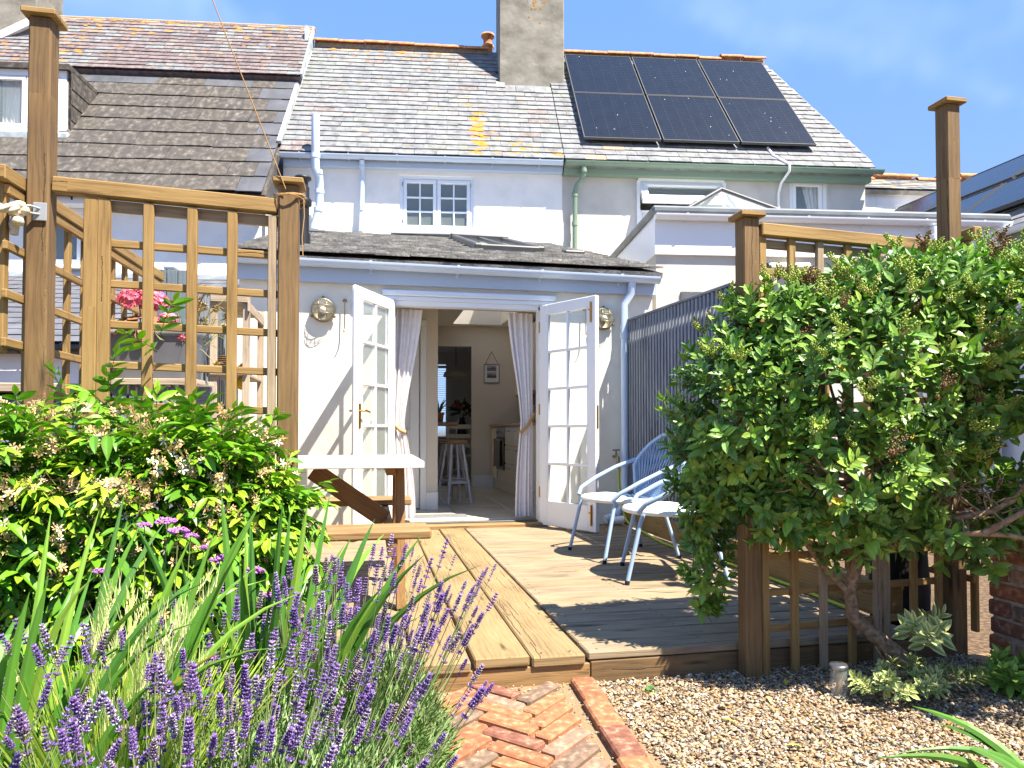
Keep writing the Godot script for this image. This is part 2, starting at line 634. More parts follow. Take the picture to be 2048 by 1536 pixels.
	M.mossy = tri(ntex(FastNoiseLite.TYPE_SIMPLEX, 0.011, 7, [[0.0, Color(0.205, 0.195, 0.19)], [0.35, Color(0.255, 0.243, 0.237)], [0.55, Color(0.295, 0.28, 0.272)], [0.7, Color(0.335, 0.318, 0.308)], [0.82, Color(0.44, 0.43, 0.405)], [1.0, Color(0.55, 0.54, 0.50)]], 1024, 72), 0.55, 0.9, fine2, 0.6)
	M.mossy_b = tri(ntex(FastNoiseLite.TYPE_SIMPLEX, 0.013, 7, [[0.0, Color(0.22, 0.21, 0.20)], [0.4, Color(0.275, 0.26, 0.247)], [0.6, Color(0.32, 0.303, 0.29)], [0.75, Color(0.38, 0.365, 0.345)], [1.0, Color(0.49, 0.475, 0.44)]], 1024, 73), 0.55, 0.9, fine2, 0.6)
	M.slate_new = tri(ntex(FastNoiseLite.TYPE_SIMPLEX, 0.01, 4, [[0.0, Color(0.24, 0.25, 0.28)], [1.0, Color(0.36, 0.37, 0.40)]], 256, 74), 0.9, 0.6, fine, 0.3)
	for d in [["lean_a", Color(0.53, 0.525, 0.515), 80], ["lean_b", Color(0.48, 0.48, 0.475), 81], ["lean_c", Color(0.57, 0.56, 0.54), 82]]:
		var b: Color = d[1]
		M[d[0]] = tri(ntex(FastNoiseLite.TYPE_SIMPLEX, 0.015, 4, [[0.0, b * 0.75], [0.6, b], [1.0, b * 1.35]], 256, d[2]), 0.9, 0.65, fine, 0.5)
	M.grey_slate = tri(ntex(FastNoiseLite.TYPE_SIMPLEX, 0.012, 4, [[0.0, Color(0.30, 0.31, 0.34)], [1.0, Color(0.41, 0.42, 0.46)]], 256, 84), 0.7, 0.7, fine, 0.4)
	M.terracotta = tri(ntex(FastNoiseLite.TYPE_SIMPLEX, 0.015, 5, [[0.0, Color(0.55, 0.36, 0.27)], [0.45, Color(0.73, 0.48, 0.34)], [0.62, Color(0.80, 0.56, 0.40)], [0.72, Color(0.85, 0.58, 0.24)], [1.0, Color(0.78, 0.66, 0.54)]], 512, 85), 0.8, 0.9, fine, 0.5)
	M.chimney = tri(ntex(FastNoiseLite.TYPE_SIMPLEX, 0.008, 6, [[0.0, Color(0.41, 0.40, 0.37)], [0.4, Color(0.495, 0.485, 0.455)], [0.6, Color(0.53, 0.52, 0.49)], [1.0, Color(0.60, 0.59, 0.555)]], 512, 86), 0.45, 0.95, fine2, 0.35)
	M.lichen_spot = tri(ntex(FastNoiseLite.TYPE_SIMPLEX, 0.05, 4, [[0.0, Color(0.50, 0.35, 0.12)], [0.5, Color(0.66, 0.47, 0.18)], [1.0, Color(0.74, 0.58, 0.30)]], 256, 87), 2.0, 0.95, fine, 0.8)
	M.mortar = tri(ntex(FastNoiseLite.TYPE_SIMPLEX, 0.03, 4, [[0.0, Color(0.50, 0.46, 0.41)], [1.0, Color(0.70, 0.66, 0.60)]], 256, 88), 2.0, 0.95, fine2, 0.8)
	for d in [["brick_a", Color(0.57, 0.36, 0.25), 90], ["brick_b", Color(0.61, 0.41, 0.285), 91], ["brick_c", Color(0.50, 0.325, 0.265), 92], ["brick_d", Color(0.595, 0.45, 0.38), 93], ["brick_e", Color(0.45, 0.375, 0.32), 94]]:
		var b: Color = d[1]
		M[d[0]] = tri(ntex(FastNoiseLite.TYPE_SIMPLEX, 0.02, 5, [[0.0, b * 0.72], [0.25, b * 0.9], [0.55, b], [0.8, b.lerp(Color(0.80, 0.66, 0.55), 0.35)], [1.0, b.lerp(Color(0.84, 0.75, 0.66), 0.6)]], 256, d[2]), 4.0, 0.92, fine2, 0.7)
	# soil and gravel bed
	M.soil = tri(ntex(FastNoiseLite.TYPE_SIMPLEX, 0.03, 5, [[0.0, Color(0.20, 0.15, 0.11)], [0.5, Color(0.34, 0.27, 0.20)], [1.0, Color(0.48, 0.40, 0.31)]], 512, 100), 1.5, 0.95, fine2, 1.0)
	M.grit = tri(ntex(FastNoiseLite.TYPE_CELLULAR, 0.06, 2, [[0.0, Color(0.62, 0.52, 0.40)], [0.5, Color(0.48, 0.39, 0.29)], [1.0, Color(0.70, 0.62, 0.52)]], 512, 101), 2.5, 0.95, fine2, 1.0)
	M.stone = std(Color.WHITE, 0.7)
	M.stone.vertex_color_use_as_albedo = true
	# metals and little things
	M.brass = std(Color(0.72, 0.56, 0.28), 0.28, 0.9)
	M.aged = std(Color(0.55, 0.50, 0.40), 0.35, 0.8)
	M.steel = std(Color(0.62, 0.63, 0.65), 0.3, 0.9)
	M.galv = std(Color(0.66, 0.68, 0.70), 0.45, 0.5)
	M.chair = std(Color(0.60, 0.70, 0.82), 0.4)
	M.cord = std(Color(0.55, 0.67, 0.82), 0.45)
	M.chair_white = std(Color(0.88, 0.90, 0.90), 0.55)
	M.rubber = std(Color(0.08, 0.08, 0.08), 0.7)
	M.hose = std(Color(0.66, 0.74, 0.20), 0.5)
	M.rope = tri(ntex(FastNoiseLite.TYPE_SIMPLEX, 0.05, 3, [[0.0, Color(0.66, 0.60, 0.50)], [1.0, Color(0.86, 0.82, 0.74)]], 256, 110), 6.0, 0.9, fine2, 0.8)
	M.jute = std(Color(0.66, 0.52, 0.33), 0.9)
	var cf := nrm(0.2, 2, 1.0, 256, 21)
	M.curtain = tri(ntex(FastNoiseLite.TYPE_SIMPLEX, 0.02, 2, [[0.0, Color(0.86, 0.85, 0.86)], [1.0, Color(0.91, 0.90, 0.91)]], 256, 111), 3.0, 0.9, cf, 0.3)
	M.curtain.backlight_enabled = true
	M.curtain.backlight = Color(0.3, 0.3, 0.3)
	M.curtain.cull_mode = BaseMaterial3D.CULL_DISABLED
	var pv := ntex(FastNoiseLite.TYPE_SIMPLEX, 0.02, 3, [[0.0, Color(0.065, 0.075, 0.10)], [1.0, Color(0.10, 0.115, 0.15)]], 256, 112)
	M.solar = tri(pv, 0.6, 0.22)
	M.solar.metallic_specular = 0.5
	M.solar_line = std(Color(0.112, 0.126, 0.158), 0.4)
	M.alu = std(Color(0.55, 0.57, 0.60), 0.4, 0.7)
	M.dropping = std(Color(0.80, 0.80, 0.76), 0.9)
	# inside
	M.inner_wall = std(Color(0.87, 0.84, 0.785), 0.9)
	M.ceiling = std(Color(0.92, 0.91, 0.89), 0.9)
	M.tile = tri(ntex(FastNoiseLite.TYPE_SIMPLEX, 0.01, 4, [[0.0, Color(0.78, 0.745, 0.67)], [1.0, Color(0.86, 0.83, 0.77)]], 256, 120), 0.8, 0.35)
	M.cabinet = std(Color(0.89, 0.87, 0.82), 0.4)
	M.oven = std(Color(0.10, 0.10, 0.11), 0.12)
	M.towel = std(Color(0.50, 0.45, 0.46), 0.95)
	M.kettle = std(Color(0.86, 0.83, 0.74), 0.3)
	M.stool_white = std(Color(0.84, 0.83, 0.84), 0.6)
	M.pot_clay = std(Color(0.72, 0.48, 0.36), 0.85)
	M.planter = tri(ntex(FastNoiseLite.TYPE_SIMPLEX, 0.01, 3, [[0.0, Color(0.36, 0.37, 0.40)], [1.0, Color(0.46, 0.47, 0.50)]], 256, 121), 1.0, 0.6)
	M.black = std(Color(0.06, 0.06, 0.07), 0.8)
	M.netting = tri(ntex(FastNoiseLite.TYPE_CELLULAR, 0.12, 1, [[0.0, Color(0.05, 0.05, 0.06)], [1.0, Color(0.13, 0.13, 0.15)]], 256, 122), 3.0, 0.85)
	# plants
	M.leaf_v = leafy(Color.WHITE, 0.38, 0.9, true)
	M.matte_v = leafy(Color.WHITE, 0.75, 0.7, true)
	M.jas = [leafy(sc(0.06, 0.15, 0.018), 0.30, 0.9), leafy(sc(0.10, 0.24, 0.02), 0.30, 0.9), leafy(sc(0.19, 0.34, 0.03), 0.32, 0.9), leafy(sc(0.30, 0.40, 0.04), 0.35, 0.9)]
	M.bark = tri(ntex(FastNoiseLite.TYPE_SIMPLEX, 0.03, 4, [[0.0, Color(0.36, 0.27, 0.20)], [0.5, Color(0.56, 0.46, 0.36)], [1.0, Color(0.72, 0.64, 0.54)]], 256, 130), 4.0, 0.9, fine2, 1.0)
	M.stem = std(sc(0.16, 0.20, 0.06), 0.7)
	M.petal_v = leafy(Color.WHITE, 0.7, 0.5, true)
	M.petal_v.backlight = Color(0.25, 0.22, 0.28)

# ---------------------------------------------------------------- ground
func build_ground() -> void:
	var m := MB.new()
	m.box(Vector3(0, -0.06, 0), Vector3(160, 0.10, 160))
	structure("ground", m.mesh(), M.soil)
	m = MB.new()
	m.box(Vector3(1.9, -0.013, 0.1), Vector3(5.2, 0.018, 5.66))
	structure("gravel_bed", m.mesh(), M.grit)

# ---------------------------------------------------------------- shared house pieces
func pitch_frame(eave: Vector3, pitch: float) -> Transform3D:
	var b := Basis(Vector3(1, 0, 0), Vector3(0, cos(pitch), sin(pitch)), Vector3(0, -sin(pitch), cos(pitch)))
	return Transform3D(b, eave)

func slate_meshes(w: float, length: float, th: float, count: int, sd: int) -> Array:
	var r := RandomNumberGenerator.new()
	r.seed = sd
	var out := []
	for k in count:
		var m := MB.new()
		var hw := w * 0.5
		var z0 := -length * 0.5
		var z1 := length * 0.5
		var d := []
		for i in 3:
			d.append(r.randf_range(-0.006, 0.004))
		var x0 := -hw + r.randf_range(0, 0.004)
		var x1 := hw - r.randf_range(0, 0.004)
		var nick := r.randf_range(0.0, 0.018) if r.randf() < 0.4 else 0.0
		# outline of the slate, tail at +z
		var top := [Vector3(x0, th, z0), Vector3(x1, th, z0), Vector3(x1, th, z1 + d[0] - nick), Vector3(x1 - 0.03, th, z1 + d[0]), Vector3(0, th, z1 + d[1]), Vector3(x0, th, z1 + d[2])]
		var cc := Vector3(0, th, 0)
		for i in 6:
			var a: Vector3 = top[i]
			var b: Vector3 = top[(i + 1) % 6]
			m.tri(cc, a, b, Vector3.UP, Vector3.UP, Vector3.UP)
			var out_n := (a + b) * 0.5
			out_n.y = 0
			m.face(a, b, b - Vector3(0, th, 0), a - Vector3(0, th, 0), out_n)
		out.append(m.mesh())
	return out

# rows of slates up a roof frame; x limits may slope with t; pick(x, t) gives a material or null to leave one out
func lay_slates(roof: Node, w: float, gauge: float, length_up: float, th: float, lo: Callable, hi: Callable, pick: Callable, meshes: Array, called := "slate") -> void:
	var rows := int(ceil(length_up / gauge))
	var sl := gauge * 1.85
	var ang := atan2(th * 1.9, sl)
	for r in rows:
		var t0 := r * gauge
		var a: float = lo.call(t0)
		var b: float = hi.call(t0)
		var x := a - (w * 0.5 if r % 2 else 0.0) - rf(0, 0.03)
		while x < b - 0.02:
			var x0 := maxf(x, a)
			var x1 := minf(x + w, b)
			x += w
			if x1 - x0 < 0.05:
				continue
			var mid := (x0 + x1) * 0.5
			var mt = pick.call(mid, t0 + gauge * 0.5)
			if mt == null:
				continue
			var bs := Basis(Vector3.RIGHT, -ang + rf(-0.008, 0.008) + 0.0) * Basis(Vector3.UP, rf(-0.012, 0.012))
			bs = bs.scaled_local(Vector3((x1 - x0) / w, 1, 1))
			var ln := minf(sl, length_up - t0 + 0.02)
			var k := ln / sl
			bs = bs.scaled_local(Vector3(1, 1, k))
			part(roof, called, meshes[rng.randi() % meshes.size()], mt, Transform3D(bs, Vector3(mid, th * 1.1 + rf(0, 0.004), -(t0 + ln * 0.5) + rf(-0.006, 0.006))))

func gutter(parent: Node, a: Vector3, b: Vector3, r: float, mat: Material, brackets: int, tr := Transform3D.IDENTITY) -> MeshInstance3D:
	# half-round trough with a lip and stop ends
	var m := MB.new()
	var dir := (b - a).normalized()
	var side := dir.cross(Vector3.UP).normalized()
	var rows := []
	for e in [a, b]:
		var row := []
		for k in 13:
			var an := PI * k / 12.0
			row.append(e + side * cos(an) * r - Vector3.UP * sin(an) * r * 0.95)
		row.append(e - side * (r - 0.006))
		for k in 13:
			var an := PI * (12 - k) / 12.0
			row.append(e + side * cos(an) * (r - 0.006) - Vector3.UP * sin(an) * (r - 0.006) * 0.95)
		rows.append(row)
	m.grid(rows)
	var mids := [a - dir * 0.004, b + dir * 0.004]
	for e in 2:
		var fan := []
		for k in 13:
			var an := PI * k / 12.0
			fan.append(mids[e] + side * cos(an) * r * 1.05 - Vector3.UP * sin(an) * r)
		for k in 12:
			var nn := dir if e == 1 else -dir
			m.tri(mids[e], fan[k], fan[k + 1], nn, nn, nn)
	var g := part(parent, "gutter", m.mesh(), mat, tr)
	for i in brackets:
		var p := a.lerp(b, (i + 0.5) / brackets)
		var q := MB.new()
		var br := []
		for e in [-0.011, 0.011]:
			var row := []
			for k in 13:
				var an := PI * k / 12.0 - 0.1
				row.append(p + dir * e + side * cos(an) * (r + 0.007) - Vector3.UP * sin(an) * (r * 0.95 + 0.007))
			br.append(row)
		q.grid(br)
		q.box(p - side * r * signf(side.z) - Vector3(0, r * 0.6, 0), Vector3(0.022, r * 1.6, 0.012))
		part(g, "bracket", q.mesh(), mat)
	return g

func downpipe(parent: Node, called: String, pts: Array, r: float, mat: Material, collars: Array, tr := Transform3D.IDENTITY) -> MeshInstance3D:
	var m := MB.new()
	m.tube(pts, [r], 14)
	var g := part(parent, called, m.mesh(), mat, tr)
	for cpos in collars:
		var q := MB.new()
		q.tube([cpos - Vector3(0, 0.03, 0), cpos + Vector3(0, 0.03, 0)], [r + 0.008], 14)
		part(g, "collar", q.mesh(), mat)
	return g

# window seen from +z; origin at the lower left of the outer face; sashes side by side with panes cols x rows
func window_unit(parent: Node, tr: Transform3D, w: float, h: float, sashes: int, cols: int, rows: int, mat: Material, fw := 0.05, sw := 0.05, bar := 0.022, sash_col: Material = null) -> MeshInstance3D:
	var m := MB.new()
	m.box(Vector3(w * 0.5, fw * 0.5, -0.04), Vector3(w, fw, 0.08))
	m.box(Vector3(w * 0.5, h - fw * 0.5, -0.04), Vector3(w, fw, 0.08))
	m.box(Vector3(fw * 0.5, h * 0.5, -0.04), Vector3(fw, h - 2 * fw, 0.08))
	m.box(Vector3(w - fw * 0.5, h * 0.5, -0.04), Vector3(fw, h - 2 * fw, 0.08))
	var win := part(parent, "window", m.mesh(), mat, tr)
	var iw := (w - 2 * fw) / sashes
	for s in sashes:
		var x0 := fw + s * iw + 0.004
		var x1 := fw + (s + 1) * iw - 0.004
		var y0 := fw + 0.004
		var y1 := h - fw - 0.004
		var q := MB.new()
		q.bevel(Vector3((x0 + x1) * 0.5, y0 + sw * 0.5, -0.025), Vector3(x1 - x0, sw, 0.055), 0.006)
		q.bevel(Vector3((x0 + x1) * 0.5, y1 - sw * 0.5, -0.025), Vector3(x1 - x0, sw, 0.055), 0.006)
		q.bevel(Vector3(x0 + sw * 0.5, (y0 + y1) * 0.5, -0.026), Vector3(sw, y1 - y0 - 2 * sw, 0.055), 0.006)
		q.bevel(Vector3(x1 - sw * 0.5, (y0 + y1) * 0.5, -0.026), Vector3(sw, y1 - y0 - 2 * sw, 0.055), 0.006)
		var gx0 := x0 + sw
		var gx1 := x1 - sw
		var gy0 := y0 + sw
		var gy1 := y1 - sw
		for i in range(1, cols):
			var xx := gx0 + (gx1 - gx0) * i / cols
			q.bevel(Vector3(xx, (gy0 + gy1) * 0.5, -0.026), Vector3(bar, gy1 - gy0, 0.035), 0.005)
		for i in range(1, rows):
			var yy := gy0 + (gy1 - gy0) * i / rows
			q.bevel(Vector3((gx0 + gx1) * 0.5, yy, -0.027), Vector3(gx1 - gx0, bar, 0.034), 0.005)
		part(win, "sash", q.mesh(), sash_col if sash_col else mat)
		for i in cols:
			for j in rows:
				var p := MB.new()
				var cw := (gx1 - gx0) / cols
				var ch := (gy1 - gy0) / rows
				p.box(Vector3(gx0 + cw * (i + 0.5), gy0 + ch * (j + 0.5), -0.034), Vector3(cw - 0.006, ch - 0.006, 0.004))
				part(win, "pane", p.mesh(), M.glass, Transform3D(Basis(Vector3.UP, rf(-0.006, 0.006)) * Basis(Vector3.RIGHT, rf(-0.006, 0.006)), Vector3.ZERO))
	return win

# the room behind a window: floor, back, sides
func room_behind(parent: Node, tr: Transform3D, w: float, h: float, depth: float, mat: Material) -> void:
	var m := MB.new()
	var e := 0.25
	var x0 := -e
	var x1 := w + e
	var y0 := -e
	var y1 := h + e
	var z0 := -0.31
	var z1 := -0.31 - depth
	m.box(Vector3(w * 0.5, h * 0.5, z1 - 0.03), Vector3(w + 2 * e, h + 2 * e, 0.06))
	m.box(Vector3(x0 - 0.03, h * 0.5, (z0 + z1) * 0.5), Vector3(0.06, h + 2 * e, depth))
	m.box(Vector3(x1 + 0.03, h * 0.5, (z0 + z1) * 0.5), Vector3(0.06, h + 2 * e, depth))
	m.box(Vector3(w * 0.5, y0 - 0.03, (z0 + z1) * 0.5), Vector3(w + 2 * e, 0.06, depth))
	m.box(Vector3(w * 0.5, y1 + 0.03, (z0 + z1) * 0.5), Vector3(w + 2 * e, 0.06, depth))
	part(parent, "bedroom", m.mesh(), mat, tr)

# hung cloth between x0 and x1, from y1 down to y0
func drape(x_top: Array, x_tie: Array, x_bot: Array, y1: float, yt: float, y0: float, folds: int, amp: float, z: float) -> ArrayMesh:
	var rows := []
	var nc := folds * 8
	for i in 41:
		var f := i / 40.0
		var y := lerpf(y1, y0, f)
		var a: float
		var b: float
		var pinch := 1.0
		if y > yt:
			var g := (y1 - y) / (y1 - yt)
			var e := g * g * (3 - 2 * g) * 0.55 + g * 0.45
			a = lerpf(x_top[0], x_tie[0], e); b = lerpf(x_top[1], x_tie[1], e)
			pinch = lerpf(1.0, 0.8, g)
		else:
			var g := (yt - y) / (yt - y0)
			var e := 1.0 - (1.0 - g) * (1.0 - g)
			a = lerpf(x_tie[0], x_bot[0], e); b = lerpf(x_tie[1], x_bot[1], e)
			pinch = lerpf(0.8, 1.0, g)
		var row := []
		for j in nc + 1:
			var s := float(j) / nc
			var ph := s * folds * TAU
			row.append(Vector3(lerpf(a, b, s) + sin(ph * 0.5 + 1.0) * 0.006, y, z + (sin(ph) + 0.14 * sin(ph * 2.0 + f * 2.0 + 1.3)) * amp * pinch * (0.75 + 0.25 * sin(f * 3.0 + s * 5.0))))
		rows.append(row)
	var m := MB.new()
	m.grid(rows)
	return m.mesh()

func ridge_tiles(parent: Node, x0: float, x1: float, y: float, z: float, tr: Transform3D) -> void:
	var n := int((x1 - x0) / 0.42)
	var rg := MB.new()
	rg.box(Vector3((x0 + x1) * 0.5, y - 0.03, z), Vector3(x1 - x0 - 0.02, 0.08, 0.10))
	var ridge := part(parent, "ridge", rg.mesh(), M.mortar, tr)
	for i in n:
		var a := x0 + (x1 - x0) * i / n
		var b := x0 + (x1 - x0) * (i + 1) / n - 0.006
		var m := MB.new()
		var rows := []
		for e in [a, b]:
			var row := []
			for k in 11:
				var an := PI * k / 10.0
				row.append(Vector3(e, sin(an) * 0.085, -cos(an) * 0.13))
			for k in 11:
				var an := PI * (10 - k) / 10.0
				row.append(Vector3(e, sin(an) * 0.068, -cos(an) * 0.113))
			rows.append(row)
		m.grid(rows)
		part(ridge, "ridge_tile", m.mesh(), M.terracotta, Transform3D(Basis(Vector3.BACK, rf(-0.01, 0.01)), Vector3(0, y - 0.01 + rf(-0.008, 0.008), z)))

# crusts of orange lichen lying across the slates of a roof frame: [x, t, radius]
func lichen_spots(roof: Node, spots: Array, gauge: float, th: float) -> void:
	var m := MB.new()
	for s in spots:
		var row := fmod(s[1], gauge) / gauge
		var y := th * 1.1 + th + th * 1.9 * 0.5 * (1.0 - row) * 0.9 + 0.006
		var pts := []
		for k in 9:
			var a := TAU * k / 9
			var r: float = s[2] * rf(0.45, 1.25)
			pts.append(Vector3(s[0] + cos(a) * r * 1.5, y - 0.003, -s[1] + sin(a) * r * 0.6))
		for k in 9:
			m.tri(Vector3(s[0], y, -s[1]), pts[k], pts[(k + 1) % 9], Vector3.UP, Vector3.UP, Vector3.UP)
	var o := part(roof, "lichen", m.mesh(), M.lichen_bloom)
	o.set_meta("kind", "stuff")

# ---------------------------------------------------------------- the middle cottage with its lean-to
func build_middle_house() -> void:
	var h := thing("cottage", "white terraced cottage with slate roof, tall rendered chimney and lean-to with French doors", "house")
	# main rear wall: upper rendered white, lower the kitchen's inner wall with a doorway
	part(h, "wall", wall_mesh(-4.1, 0.08, 3.2, 5.08, 0.0, 0.3, [[-2.39, -1.27, 4.0, 4.86]]), M.white_wall, terrace)
	part(h, "kitchen_back_wall", wall_mesh(-4.1, 0.08, 0.0, 3.19, 0.0, 0.12, [[-1.86, -1.304, 0.1, 2.28]]), M.inner_wall, terrace)
	var side := MB.new()
	side.box(Vector3(-4.0, 2.5, -1.3), Vector3(0.15, 4.9, 1.9))
	part(h, "party_wall", side.mesh(), M.white_wall, terrace)
	# casement window with a sill
	var wt := terrace * Transform3D(Basis.IDENTITY, Vector3(-2.39, 4.0, -0.03))
	window_unit(h, wt, 1.12, 0.86, 2, 2, 3, M.pale_frame, 0.05, 0.055, 0.024)
	room_behind(h, wt, 1.12, 0.86, 2.6, M.plaster_b)
	var sl := MB.new()
	sl.bevel(Vector3(-1.83, 3.965, 0.04), Vector3(1.36, 0.045, 0.18), 0.008)
	part(h, "window_sill", sl.mesh(), M.pale_frame, terrace)
	for hx in [-2.345, -1.318]:
		for hy in [4.15, 4.72]:
			var hg := MB.new()
			hg.tube([Vector3(hx, hy - 0.03, 0.0), Vector3(hx, hy + 0.03, 0.0)], [0.008], 6)
			part(h, "hinge", hg.mesh(), M.steel, terrace)
	# roof
	var pitch := atan2(7.95 - 5.1, 2.4)
	var up := sqrt(pow(7.95 - 5.1, 2) + 2.4 * 2.4)
	var fr := terrace * pitch_frame(Vector3(0, 5.06, 0.22), pitch)
	var slab := MB.new()
	slab.box(Vector3(-2.01, -0.05, -up * 0.5 + 0.0), Vector3(4.18, 0.09, up))
	var roof := part(h, "roof", slab.mesh(), M.slate_b, fr)
	var kinds := [M.slate_a, M.slate_a, M.slate_b, M.slate_c, M.slate_d, M.slate_e]
	var sm := slate_meshes(0.325, 0.155 * 1.85, 0.014, 5, 3)
	var pick := func(x: float, t: float):
		if x > -0.86 and x < 0.2 and t > 2.05 and t < 3.1 and x < 0.16 and t > 2.35:
			return null
		var q := rng.randf()
		if t > up - 0.2 and q < 0.2:
			return M.lichen_some
		if q < 0.04:
			return M.purple_c
		return kinds[rng.randi() % kinds.size()]
	lay_slates(roof, 0.325, 0.155, up - 0.02, 0.014, func(_t): return -4.1, func(_t): return 0.08, pick, sm)
	ridge_tiles(h, -4.1, -0.95, 7.99, -2.2, terrace)
	var spots := []
	for i in 46:
		spots.append([-1.22 + rng.randfn() * 0.07, rf(0.05, 1.65), rf(0.02, 0.085)])
	for i in 40:
		spots.append([rf(-4.0, -1.0), up - absf(rng.randfn()) * 0.22 - 0.06, rf(0.015, 0.05)])
	for i in 26:
		spots.append([rf(-1.2, 0.05), rf(0.03, 0.5), rf(0.015, 0.055)])
	for i in 60:
		spots.append([rf(-4.0, 0.0), rf(0.05, up - 0.1), rf(0.008, 0.03)])
	lichen_spots(roof, spots, 0.155, 0.014)
	# lead soakers up the left edge
	var fl := MB.new()
	fl.box(Vector3(-4.12, 0.035, -up * 0.5 - 0.1), Vector3(0.05, 0.03, up - 0.7))
	part(roof, "flashing", fl.mesh(), M.lead)
	# chimney: tapered shoulders, rendered shaft
	var ch := MB.new()
	ch.bevel(Vector3(-0.24, 8.1, -1.86), Vector3(1.14, 3.4, 0.9), 0.02)
	var chm := part(h, "chimney", ch.mesh(), M.chimney, terrace)
	var cb := MB.new()
	cb.bevel(Vector3(-0.24, 6.86, -1.39), Vector3(1.17, 0.07, 0.08), 0.015)
	part(chm, "drip_course", cb.mesh(), M.chimney)
	var led := MB.new()
	led.box(Vector3(-0.24, 6.74, -1.385), Vector3(1.2, 0.2, 0.03))
	var apron := Basis(Vector3.RIGHT, pitch)
	led.box(Vector3(-0.25, 6.60, -1.22), Vector3(1.42, 0.02, 0.26), apron)
	led.box(Vector3(0.36, 7.0, -1.6), Vector3(0.03, 0.16, 0.62), apron)
	led.box(Vector3(-0.84, 7.0, -1.6), Vector3(0.03, 0.16, 0.62), apron)
	part(chm, "flashing", led.mesh(), M.lead)
	# crusts of lichen on the chimney's face
	var cr := MB.new()
	for i in 150:
		var knot := [Vector2(-0.22, 9.25), Vector2(-0.2, 8.55), Vector2(0.22, 9.15), Vector2(0.1, 8.9)][i % 4] as Vector2
		var cx := clampf(knot.x + rng.randfn() * 0.08, -0.75, 0.3)
		var cy := knot.y + rng.randfn() * 0.22
		var rr := rf(0.004, 0.026)
		var pts := []
		for k in 7:
			var a := TAU * k / 7
			pts.append(Vector3(cx + cos(a) * rr * rf(0.6, 1.3), cy + sin(a) * rr * rf(0.6, 1.3), -1.407))
		for k in 7:
			m_tri_up(cr, Vector3(cx, cy, -1.402), pts[k], pts[(k + 1) % 7])
	part(chm, "lichen", cr.mesh(), M.lichen_spot)
	# two pots of the neighbour's stack peep out behind
	var stack := MB.new()
	stack.box(Vector3(-1.0, 8.0, -2.9), Vector3(0.5, 0.5, 0.4))
	var st := part(h, "rear_stack", stack.mesh(), M.chimney, terrace)
	for px in [-0.94]:
		var pot := MB.new()
		pot.lathe([Vector2(0.11, 0), Vector2(0.09, 0.16), Vector2(0.12, 0.18), Vector2(0.12, 0.22), Vector2(0.085, 0.24), Vector2(0.085, 0.38), Vector2(0.13, 0.40), Vector2(0.13, 0.44), Vector2(0.0, 0.46)], 14, Vector3(px, 8.25, -2.9))
		part(st, "chimney_pot", pot.mesh(), M.terracotta)
	# gutter, fascia, pipes of the main wall
	var fa := MB.new()
	fa.box(Vector3(-2.0, 4.975, 0.06), Vector3(4.14, 0.11, 0.12))
	part(h, "fascia", fa.mesh(), M.fascia_blue, terrace)
	gutter(h, Vector3(-4.17, 5.06, 0.19), Vector3(0.06, 5.06, 0.19), 0.062, M.pale_blue, 6, terrace)
	downpipe(h, "downpipe", [Vector3(-2.925, 5.0, 0.19), Vector3(-2.925, 4.9, 0.12), Vector3(-2.93, 4.8, 0.085), Vector3(-2.94, 3.98, 0.085), Vector3(-2.94, 3.93, 0.15)], 0.036, M.pale_blue, [Vector3(-2.935, 4.3, 0.085), Vector3(-2.928, 4.93, 0.14)], terrace)
	downpipe(h, "soil_pipe", [Vector3(-3.57, 5.58, 0.32), Vector3(-3.57, 4.80, 0.32), Vector3(-3.53, 4.70, 0.26), Vector3(-3.53, 4.62, 0.22), Vector3(-3.53, 4.28, 0.2), Vector3(-3.60, 4.02, 0.18), Vector3(-3.61, 3.7, 0.18)], 0.06, M.pale_blue, [Vector3(-3.57, 4.98, 0.32), Vector3(-3.54, 4.76, 0.28), Vector3(-3.53, 4.5, 0.21), Vector3(-3.545, 4.24, 0.195), Vector3(-3.605, 3.98, 0.18)], terrace)
	# ---- lean-to extension, square to the garden
	part(h, "extension_wall", wall_mesh(-1.1, 2.67, 0.0, 2.50, -6.4, 0.25, [[0.165, 1.60, 0.0, 2.17]]), M.cream)
	var sw := MB.new()
	for q in [[-1.1, -0.94, -10.95], [2.53, 2.67, -10.55]]:
		for x in [q[0], q[1]]:
			sw.face(Vector3(x, 0, -6.651), Vector3(x, 2.56, -6.651), Vector3(x, 2.42 + (-6.22 - q[2]) * 0.3164, q[2]), Vector3(x, 0, q[2]), Vector3(-1 if x == q[0] else 1, 0, 0))
	part(h, "side_wall", sw.mesh(), M.cream)
	var hd := MB.new()
	hd.bevel(Vector3(0.905, 2.235, -6.385), Vector3(1.60, 0.05, 0.06), 0.008)
	hd.bevel(Vector3(0.905, 2.19, -6.405), Vector3(1.56, 0.038, 0.05), 0.006)
	part(h, "door_head", hd.mesh(), M.pale_frame)
	var fr2 := MB.new()
	fr2.box(Vector3(0.195, 1.14, -6.45), Vector3(0.058, 2.03, 0.1))
	fr2.box(Vector3(1.57, 1.14, -6.45), Vector3(0.058, 2.03, 0.1))
	fr2.box(Vector3(0.8825, 2.148, -6.45), Vector3(1.432, 0.042, 0.1))
	part(h, "door_frame", fr2.mesh(), M.white_gloss)
	var th := MB.new()
	th.bevel(Vector3(0.88, 0.135, -6.41), Vector3(1.52, 0.05, 0.16), 0.01)
	part(h, "threshold", th.mesh(), M.bench)
	var th2 := MB.new()
	th2.bevel(Vector3(0.88, 0.165, -6.45), Vector3(1.40, 0.02, 0.05), 0.005)
	part(h, "sill_bar", th2.mesh(), M.dark_grey)
	var fb := MB.new()
